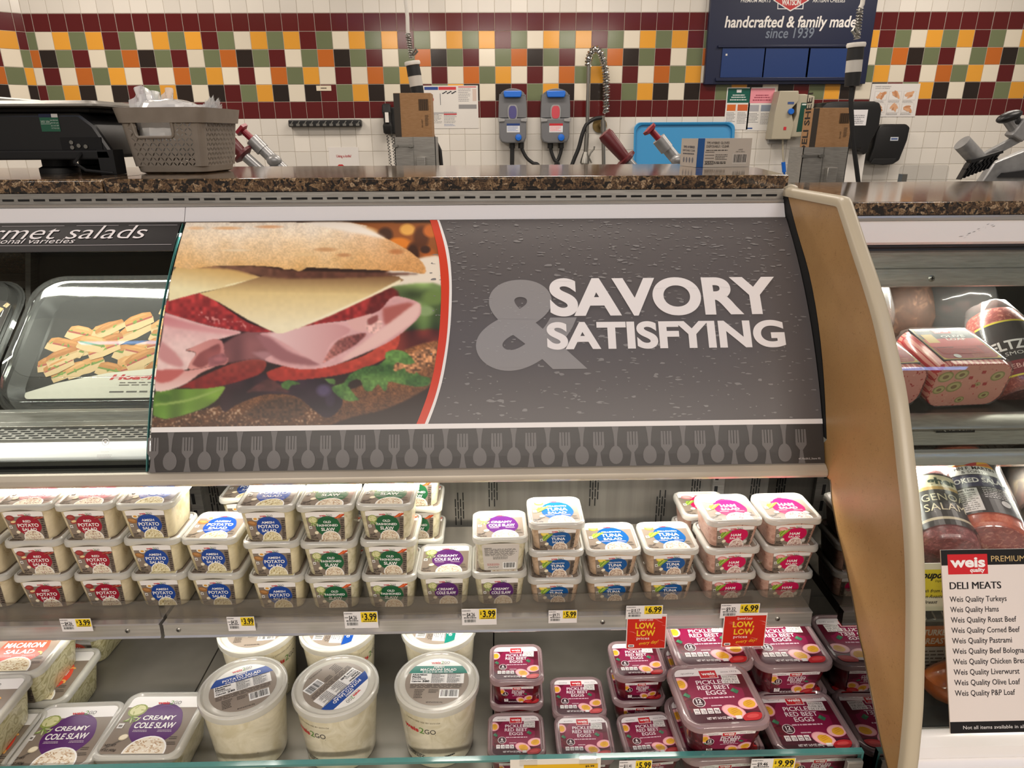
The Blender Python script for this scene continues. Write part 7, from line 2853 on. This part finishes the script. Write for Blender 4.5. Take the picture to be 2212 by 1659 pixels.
def d_knife(art, W, H):
    art.rect(0, 0, W, H, (226, 222, 218), 0)
    art.text('Using a knife?', .5 * W, .62 * H, .10 * H, (180, 50, 56), 2, bold=.02, w=.5 * W)
    art.poly([(.37 * W + .16 * W * math.cos(R(22.5 + 45 * i)), .18 * H + .16 * W * math.sin(R(22.5 + 45 * i))) for i in range(8)], (196, 44, 48), 2)
    art.text('STOP', .37 * W, .12 * H, .14 * H, (236, 230, 228), 3, bold=.02, w=.24 * W)
    art.poly(ellipse(.70 * W, .14 * H, .10 * W, .14 * H, 12), (60, 54, 56), 2)
    art.poly(ellipse(.70 * W, .12 * H, .06 * W, .08 * H, 10), (190, 160, 140), 3)


poster('knife_notice', 'small white notice reading Using a knife? STOP below the knife rack', 'poster', (709, 318, 778, 375), d_knife)


def d_tag(art, W, H):
    art.rect(0, 0, W, H, (226, 214, 190), 0)
    art.lines(.3 * W, .35 * H, .7 * W, .65 * H, 1, (90, 80, 70), 1, .8, 3, .05)


poster('wall_label', 'tiny cream label stuck on the chequered tiles', 'label', (683, 185, 716, 196), d_tag)

# navy board
x0, x1, z0, z1 = wrect(1541, -60, 1870, 181, 5.17)
nb = thing('brand_board', 'navy blue board lettered handcrafted & family made since 1939 on the wall', 'board', ((x0 + x1) / 2, 5.19, z0))
mb = MB()
mb.box(x0, x1, 5.175, WF, z0, z1)
mb.build('panel', 'board_navy', nb, bevel=.004)
for xx0, xx1, zz0, zz1 in ((1551, 1862, 98, 102), (1546, 1858, 168, 174)):
    a, b = at(xx0, zz0, y=5.17), at(xx1, zz1, y=5.17)
    mb = MB()
    mb.box(a[0], b[0], 5.158, 5.1748, b[2], a[2])
    mb.build('slot_rail', 'board_navy', nb, bevel=.002)
for q0, q1, in ((1561, 1648), (1652, 1743), (1747, 1826)):
    a, b = at(q0, 104, y=5.172), at(q1, 167, y=5.172)
    mb = MB()
    mb.box(a[0], b[0], 5.168, 5.1748, b[2], a[2])
    mb.build('name_card', 'slot_navy', nb)
a = at(1570, 118, y=5.16)
mb = MB()
mb.box(a[0] - .006, a[0] + .006, 5.166, 5.1678, a[2] - .006, a[2] + .006)
mb.build('card_clip', 'white_plastic', nb)
art = Art()
K = lambda px, py: (at(px, py, y=5.1745)[0], at(px, py, y=5.1745)[2])


def btext(s_, pxl, pxr, pyb, hpx, col, bold, shear=0.0):
    a_, b_ = K(pxl, pyb), K(pxr, pyb)
    art.text(s_, a_[0], a_[1], hpx * .00348, col, 3, bold=bold, w=b_[0] - a_[0], align='l', shear=shear)


btext('handcrafted & family made', 1565, 1848, 59, 20, (238, 234, 230), .022, .12)
btext('since 1939', 1653, 1757, 82, 18, (120, 130, 146), .012, .12)
btext('PREMIUM MEATS', 1600, 1664, 5, 7, (226, 224, 222), .012, .05)
btext('ARTISAN CHEESES', 1755, 1825, 5, 7, (226, 224, 222), .012, .05)
q = [K(*p_) for p_ in ((1710, -24), (1748, 1), (1707, 25), (1670, 1))]
art.poly([K(*p_) for p_ in ((1680, -10), (1738, -10), (1735, 20), (1679, 20))], (226, 224, 222), 1)
art.poly([K(*p_) for p_ in ((1682, -10), (1736, -10), (1733, 18), (1681, 18))], (30, 38, 70), 2)
art.poly(q, (228, 224, 222), 3)
art.poly([K(*p_) for p_ in ((1710, -21), (1744, 1), (1707, 22), (1674, 1))], (186, 48, 50), 4)
a_, b_ = K(1688, 11), K(1729, 11)
art.text('WATSON', a_[0], a_[1], .036, (240, 236, 232), 6, bold=.03, w=b_[0] - a_[0], align='l')
a_, b_ = K(1686, -3), K(1731, -3)
art.text('DIETZ &', a_[0], a_[1], .030, (240, 236, 232), 6, bold=.03, w=b_[0] - a_[0], align='l')
mb = MB()
art.into(mb, lambda a, b, l: (a, 5.1746 - .0003 * l, b))
mb.build('lettering', 'print_gloss', nb)

# two grey soap dispensers
for px, soap, lab, lcol in ((1107, 'purple_soap', 'grey wall dispenser with purple fill and blue buttons, left of its red twin', (36, 62, 120)), (1199.5, 'red_soap', 'grey wall dispenser with red fill and blue buttons, beside the spray tap', (190, 44, 54))):
    x0, x1, z0, z1 = wrect(px - 31, 191, px + 31, 309, 5.12)
    cx, W, H = (x0 + x1) / 2, x1 - x0, z1 - z0
    t = thing('wall_dispenser', lab, 'dispenser', (cx, 5.17, z0), group='grey wall dispensers')
    fn = lambda a, b, d: (cx + a * W, d, z0 + b * H)
    up = [(-.5, .47)] + [(-.5 + .02 * k, .5) for k in range(0)] + [(-.49, .70), (-.46, .90)] + [(.44 * math.cos(th) if abs(math.cos(th)) < 1 else .44, .86 + .14 * math.sin(th)) for th in [PI - PI * k / 12 for k in range(13)]] + [(.46, .90), (.49, .70), (.5, .47)]
    mb = MB()
    mb.prism(up, 5.115, WF, fn=fn)
    c = mb.build('upper_cover', 'grey_plastic', t, bevel=.008)
    mb = MB()
    mb.prism([(-.48, .46), (.48, .46), (.48, .10), (.40, .02), (.22, 0), (-.22, 0), (-.40, .02), (-.48, .10)], 5.105, WF, fn=fn)
    lo = mb.build('lower_cover', 'grey_plastic', t, bevel=.008)
    mb = MB()
    mb.prism([(-.30, .955), (.30, .955), (.32, .90), (.28, .835), (-.28, .835), (-.32, .90)], 5.085, 5.1148, fn=fn)
    mb.build('latch', 'blue_plastic', t, bevel=.006)
    mb = MB()
    mb.prism(rrect(0, .57, .175, .135, .10, 5), 5.109, 5.1148, fn=fn)
    w_ = mb.build('window_bezel', 'grey_light', t)
    mb = MB()
    mb.prism(rrect(0, .57, .135, .115, .09, 5), 5.105, 5.1088, fn=fn)
    mb.build('fill_window', soap, w_)
    for sx in (-1, 1):
        mb = MB()
        mb.prism([(sx * .28, .40), (sx * .50, .39), (sx * .52, .47), (sx * .28, .45)][::sx], 5.097, 5.1148, fn=fn)
        mb.build('hinge_tab', 'grey_light', t, bevel=.003)
    mb = MB()
    mb.lathe([(.001, .02), (.10 * W, .018), (.115 * W, .006), (.115 * W, 0)], (cx + .20 * W, 5.1048, z0 + .105 * H), 20, axis=(0, -1, 0))
    mb.build('push_button', 'blue_plastic', t)
    art = Art()
    aw, ah = .46 * W, .165 * H
    art.rect(0, 0, aw, ah, (216, 218, 220), 1)
    art.rect(0, .74 * ah, aw, ah, lcol, 2)
    art.lines(.06 * aw, .12 * ah, .9 * aw, .68 * ah, 4, tuple(min(255, q_ + 60) for q_ in lcol), 2, .4, 4, .3)
    mb = MB()
    art.into(mb, lambda a, b, l: (cx - .21 * W + a, 5.1046 - .0004 * l, z0 + .20 * H + b))
    mb.build('label_print', 'print_gloss', lo)
    hoses = [((.0, .0), (0, -.5)), ((.25, .0), (.55, -.45))]
    for k, (p_, q_) in enumerate(hoses):
        mb = MB()
        f = lambda a, b: (cx + a * W, 5.15, z0 + b * H)
        if px < 1150:
            pts = [f(-.02, .0), f(-.02, -.2), f(-.03, -.6), f(-.03, -1.2)] if k == 0 else [f(.30, 0), f(.34, -.12), f(.50, -.28), f(.72, -.38), f(.95, -.46), f(1.0, -1.0)]
        else:
            pts = [f(-.15, 0), f(-.12, -.15), f(.0, -.32), f(.14, -.42), f(.2, -1.0)] if k == 0 else [f(.22, 0), f(.22, -.15), f(.14, -.30), f(.05, -.42), f(0, -1.0)]
        mb.tube(smooth(pts, 5), .016 if k == 0 and px < 1150 else .0125, 10)
        mb.cyl(np.array(pts[0]) + (0, 0, .004), np.array(pts[0]) + (0, 0, -.035), .02, n=12)
        mb.build('hose', 'rubber', t)

# spray tap
t = thing('spray_tap', 'chrome spring spray tap arching on the wall, right of the grey dispensers', 'tap', at(1305, 300, y=5.12))
Yt = 5.10
P = lambda a, b, d=0.0: np.array(at(a, b, y=Yt + d))
mb = MB()
mb.tube([P(1302, 250), P(1303, 300), P(1304, 356), P(1305, 480)], .0125, 12)
mb.cyl(P(1303, 262), P(1303, 285), .018, n=14)
mb.build('riser', 'zinc', t)
mb = MB()
arch = smooth([P(1309, 244), P(1310, 200), P(1309, 165), P(1304, 135), P(1296, 112), P(1287, 106), P(1278, 112), P(1272, 128), P(1271, 142)], 6)
mb.tube(arch, .011, 10)
mb.build('spray_hose', 'zinc', t)
mb = MB()
pts = []
T_ = np.array(arch)
cum = np.concatenate([[0], np.cumsum(np.linalg.norm(np.diff(T_, axis=0), axis=1))])
N = 500
for i in range(N):
    s_ = cum[-1] * i / (N - 1)
    q = np.array([np.interp(s_, cum, T_[:, k]) for k in range(3)])
    q2 = np.array([np.interp(min(s_ + .004, cum[-1]), cum, T_[:, k]) for k in range(3)]) - np.array([np.interp(max(s_ - .004, 0), cum, T_[:, k]) for k in range(3)])
    q2 /= np.linalg.norm(q2)
    b1 = np.array((0, 1.0, 0))
    b2 = np.cross(q2, b1)
    a_ = 2 * PI * i / 16
    pts.append(q + .0205 * (math.cos(a_) * b1 + math.sin(a_) * b2))
mb.tube(pts, .0052, 6)
mb.build('spring', 'chrome', t)
mb = MB()
mb.tube([P(1271, 142), P(1270, 200), P(1268, 290)], .0115, 10)
mb.cyl(P(1268, 288), P(1265, 330), .015, n=12)
mb.lathe([(.015, 0), (.030, .05), (.034, .075), (.026, .085), (.001, .085)], P(1265, 328), 16, axis=P(1263, 350) - P(1265, 328))
mb.build('spray_valve', 'zinc', t)
mb = MB()
mb.tube([P(1278, 352), P(1272, 340), P(1276, 330), P(1283, 322), P(1284, 316)], .006, 8)
mb.build('spray_lever', 'zinc', t)
mb = MB()
mb.cyl(P(1303, 270, .0), np.array(P(1303, 270)) * (1, 0, 1) + (0, WF, 0), .022, n=14)
mb.cyl(np.array(P(1300, 270)) * (1, 0, 1) + (0, WF - .012, 0), np.array(P(1300, 270)) * (1, 0, 1) + (0, WF, 0), .05, n=18)
mb.cyl(P(1293, 254), P(1304, 254), .012, n=10)
mb.build('wall_bracket', 'brass', t)
mb = MB()
mb.tube(smooth([P(1300, 254), P(1284, 257), P(1268, 268), P(1258, 290), P(1250, 320), P(1238, 350), P(1230, 380), P(1228, 470)], 4), .014, 10)
mb.build('supply_hose', 'rubber', t)

# blue tray leaning against the wall
x0, x1, z0, z1 = wrect(1374, 264, 1578, 440, 5.12)
t = thing('food_tray', 'bright blue plastic tray leaning on the wall behind the slicer', 'tray', ((x0 + x1) / 2, 5.15, .9205))
zb = .9208
fn = lambda hw, hh, r, d: [(a, 5.10 + d + .10 * (b - zb) / (z1 - zb), b) for a, b in rrect((x0 + x1) / 2, (zb + z1) / 2, hw, hh, r, 6)]
hw, hh = (x1 - x0) / 2, (z1 - zb) / 2
mb = MB()
mb.loft([fn(hw - .02, hh - .02, .05, .012), fn(hw - .016, hh - .016, .05, -.004), fn(hw - .004, hh - .004, .045, -.010), fn(hw, hh, .045, -.008), fn(hw - .004, hh - .004, .045, .004), fn(hw - .018, hh - .018, .05, .017)], True, True)
mb.build('tray_body', 'tray_blue', t)

# knife rack
x0, x1, z0, z1 = wrect(622, 259, 781, 274, 5.17)
t = thing('knife_rack', 'dark slotted knife rack on the wall above the knife notice', 'knife rack', ((x0 + x1) / 2, 5.19, z0))
mb = MB()
mb.box(x0, x1, 5.165, WF, z0, z1)
b_ = mb.build('rack_bar', 'black_plastic', t, bevel=.008)
mb = MB()
n = 11
for i in range(n):
    q = x0 + (x1 - x0) * (i + .5) / n
    mb.bar((q - .012, 5.1645, z0 + .008), (q + .012, 5.1645, z1 - .008), .006, .004, up=(0, 1, 0))
    mb.box(q - .014, q + .010, 5.1635, 5.1648, z0 + .007, z0 + .022)
mb.build('rack_slots', 'zinc', b_)

# wall phone
x0, x1, z0, z1 = wrect(824, 224, 850, 290, 5.13)
t = thing('wall_phone', 'black corded wall phone beside the cardboard sheet box', 'phone', ((x0 + x1) / 2, 5.17, z0))
mb = MB()
mb.box(x0 + .012, x1 + .05, 5.165, WF, z0 + .0, z1 - .02)
mb.build('phone_base', 'black_plastic', t, bevel=.01)
mb = MB()
cx = x0 + .034
mb.loft([[(cx + a, 5.125 + d_ - b * .6, z) for a, b in rrect(0, 0, hw_, .016, .012, 4)] for z, hw_, d_ in ((z0, .020, .0), (z0 + .01, .030, -.006), (z0 + .055, .032, -.008), (z0 + .075, .026, .006), (z1 - .075, .026, .006), (z1 - .055, .032, -.008), (z1 - .01, .030, -.006), (z1, .02, .0))])
mb.build('handset', 'black_plastic', t)
mb = MB()
mb.box(cx - .012, cx + .012, 5.108, 5.1125, z1 - .12, z1 - .05)
mb.build('phone_label', 'paper', t)
mb = MB()
for dx in (0.004, .036):
    pts = []
    for i in range(150):
        a_ = i * .75
        pts.append((cx + dx - .012 + .007 * math.cos(a_) + .012 * math.sin(i * .012) , 5.14 + .007 * math.sin(a_), z0 - .002 - i * .0024))
    mb.tube(pts, .0024, 5)
mb.build('coiled_cord', 'rubber', t)


# chemical dispensers
def wbox(t, name, mat, px, y0, pts=None, bevel=.006):
    x0, x1, z0, z1 = wrect(*px, y0)
    mb = MB()
    if pts:
        mb.prism([(x0 + (x1 - x0) * a, z0 + (z1 - z0) * b) for a, b in pts], y0, WF)
    else:
        mb.box(x0, x1, y0, WF, z0, z1)
    return mb.build(name, mat, t, bevel=bevel)


t = thing('chemical_dispenser', 'beige chemical dispenser with a blue dial, left of its green-labelled twin', 'dispenser', at(1695, 300, y=5.15))
c = wbox(t, 'housing', 'beige_plastic', (1674, 196, 1716, 301), 5.10, [(.05, 0), (.85, 0), (.92, .30), (.72, .62), (1.0, .80), (.94, 1.0), (.20, 1.0), (.10, .55)])
wbox(t, 'back_plate', 'grey_light', (1669, 225, 1700, 310), 5.185)
p = at(1708, 241, y=5.098)
mb = MB()
mb.lathe([(.020, 0), (.020, .012), (.016, .018), (.001, .018)], p, 16, axis=(0, -1, 0))
mb.build('dial', 'blue_plastic', t)
q = lambda a, b: at(a, b, y=5.099)
for (a0, b0, a1, b1, c_) in ((1702, 220, 1715, 225, (70, 90, 140)), (1693, 274, 1698, 281, (200, 50, 60))):
    art = Art()
    p0, p1 = q(a0, b0), q(a1, b1)
    art.rect(p0[0], p1[2], p1[0], p0[2], c_, 1)
    mb = MB()
    art.into(mb, lambda a, b, l: (a, 5.0985, b))
    mb.build('label_print', 'print_gloss', c)
t = thing('chemical_dispenser', 'beige chemical dispenser with a dark green label, behind the sheet box', 'dispenser', at(1730, 295, y=5.15))
c = wbox(t, 'housing', 'beige_plastic', (1711, 203, 1750, 296), 5.11, [(0, 0), (.62, 0), (.80, .3), (1.0, .72), (.98, .95), (.55, 1.0), (.2, 1.0), (.30, .55)])
art = Art()
art.poly([(at(a, b, y=5.109)[0], at(a, b, y=5.109)[2]) for a, b in ((1731, 222), (1743, 222), (1735, 284), (1720, 285))], (30, 74, 62), 1)
p = at(1737, 226, y=5.109)
art.text('KEEN', p[0], p[2], .012, (220, 226, 222), 2, w=.03) if False else art.rect(p[0] - .015, p[2] - .004, p[0] + .015, p[2] + .006, (206, 214, 208), 2)
mb = MB()
art.into(mb, lambda a, b, l: (a, 5.1092 - .0005 * l, b))
mb.build('label_print', 'print_gloss', c)
t = thing('dosing_tube', 'clear dosing tube with a blue clip hanging below the chemical dispensers', 'tube', at(1690, 350, y=5.15))
mb = MB()
mb.tube([at(a, b, y=5.14) for a, b in ((1691, 298), (1691, 330), (1693, 352), (1695, 400), (1695, 470))], .007, 8)
mb.build('tube', 'beige_plastic', t)
mb = MB()
mb.cyl(at(1692, 350, y=5.138), at(1694, 372, y=5.138), .014, n=10)
mb.cyl(at(1694, 372, y=5.138), at(1697, 396, y=5.138), .007, n=8)
mb.build('clip', 'blue_plastic', t)

# paper towel dispenser, half behind the sheet box
t = thing('towel_dispenser', 'dark paper towel dispenser on the wall behind the right sheet box', 'dispenser', at(1835, 330, y=5.1))
x0, x1, z0, z1 = wrect(1775, 219, 1890, 335, 4.98)
mb = MB()
W, H = x1 - x0, z1 - z0
out = [(.03, .35), (0, .55), (.02, .90), (.08, .98), (.20, 1.0), (.85, 1.0), (.95, .97), (.995, .85), (1.0, .55), (.95, .38), (.90, .25), (.88, .05), (.82, 0), (.74, .05), (.74, .12), (.20, .12), (.12, .05)]
mb.prism([(x0 + W * a, z0 + H * b) for a, b in out], 4.98, WF)
c = mb.build('housing', 'black_plastic', t, bevel=.02, seg=3)
p0, p1 = at(1831, 237, y=4.979), at(1870, 271, y=4.979)
art = Art()
art.rect(p0[0], p1[2], p1[0], p0[2], (222, 220, 222), 1)
art.lines(p0[0] + .01, p1[2] + .01, p1[0] - .01, p0[2] - .03, 5, (130, 130, 136), 2, .4, 3, .3)
art.rect(p0[0], p0[2] - .018, p0[0] + .02, p0[2] - .004, (190, 60, 60), 2)
mb = MB()
art.into(mb, lambda a, b, l: (a, 4.9796 - .0005 * l, b))
mb.build('label_print', 'print_gloss', c)
mb = MB()
a, b = at(1778, 318, y=5.05), at(1856, 420, y=5.05)
mb.box(a[0], b[0], 5.05, 5.053, .98, a[2])
mb.build('paper_towel', 'paper', t)
# black hand soap dispenser
t = thing('soap_dispenser', 'small black hand soap dispenser on the white tiles below the hand washing poster', 'dispenser', at(1920, 355, y=5.1))
x0, x1, z0, z1 = wrect(1888, 268, 1953, 357, 5.09)
W, H = x1 - x0, z1 - z0
mb = MB()
mb.prism([(x0 + W * a, z0 + H * b) for a, b in ((.0, .10), (.08, .45), (.10, .80), (.16, .97), (.30, 1.0), (.88, 1.0), (1.0, .92), (.98, .6), (.86, .12), (.70, .02), (.45, 0), (.12, .03))], 5.09, WF)
c = mb.build('housing', 'black_plastic', t, bevel=.014, seg=3)
mb = MB()
mb.prism([(x0 + W * a, z0 + H * b) for a, b in ((.06, .05), (.12, .17), (.75, .17), (.70, .05), (.40, .015))], 5.082, 5.0895)
mb.build('push_lever', 'black_matte', t, bevel=.006)
p0, p1 = at(1924, 296, y=5.088), at(1940, 304, y=5.088)
art = Art()
art.rect(p0[0], p1[2], p1[0], p0[2], (196, 202, 210), 1)
art.rect(p0[0] + .006, p1[2] + .008, p1[0] - .006, p0[2] - .008, (60, 84, 140), 2)
mb = MB()
art.into(mb, lambda a, b, l: (a, 5.0892 - .0006 * l, b))
mb.build('label_print', 'print_gloss', c)
# clear splash screen standing behind the right counter
t = thing('splash_screen', 'low clear plastic screen on steel feet behind the right counter', 'screen', at(1995, 400, y=3.4))
a, b = at(1945, 357, y=3.4), at(2036, 440, y=3.4)
mb = MB()
mb.prism([(q0, q1) for q0, q1 in rrect((a[0] + b[0]) / 2, (a[2] + .905) / 2, (b[0] - a[0]) / 2, (a[2] - .905) / 2, .02, 4)], 3.4, 3.404)
mb.build('screen', 'clear_plastic', t)
mb = MB()
p = at(1953, 376, y=3.395)
mb.box(p[0] - .012, p[0] + .012, 3.385, 3.4199, .9003, p[2])
mb.build('foot', 'zinc', t)
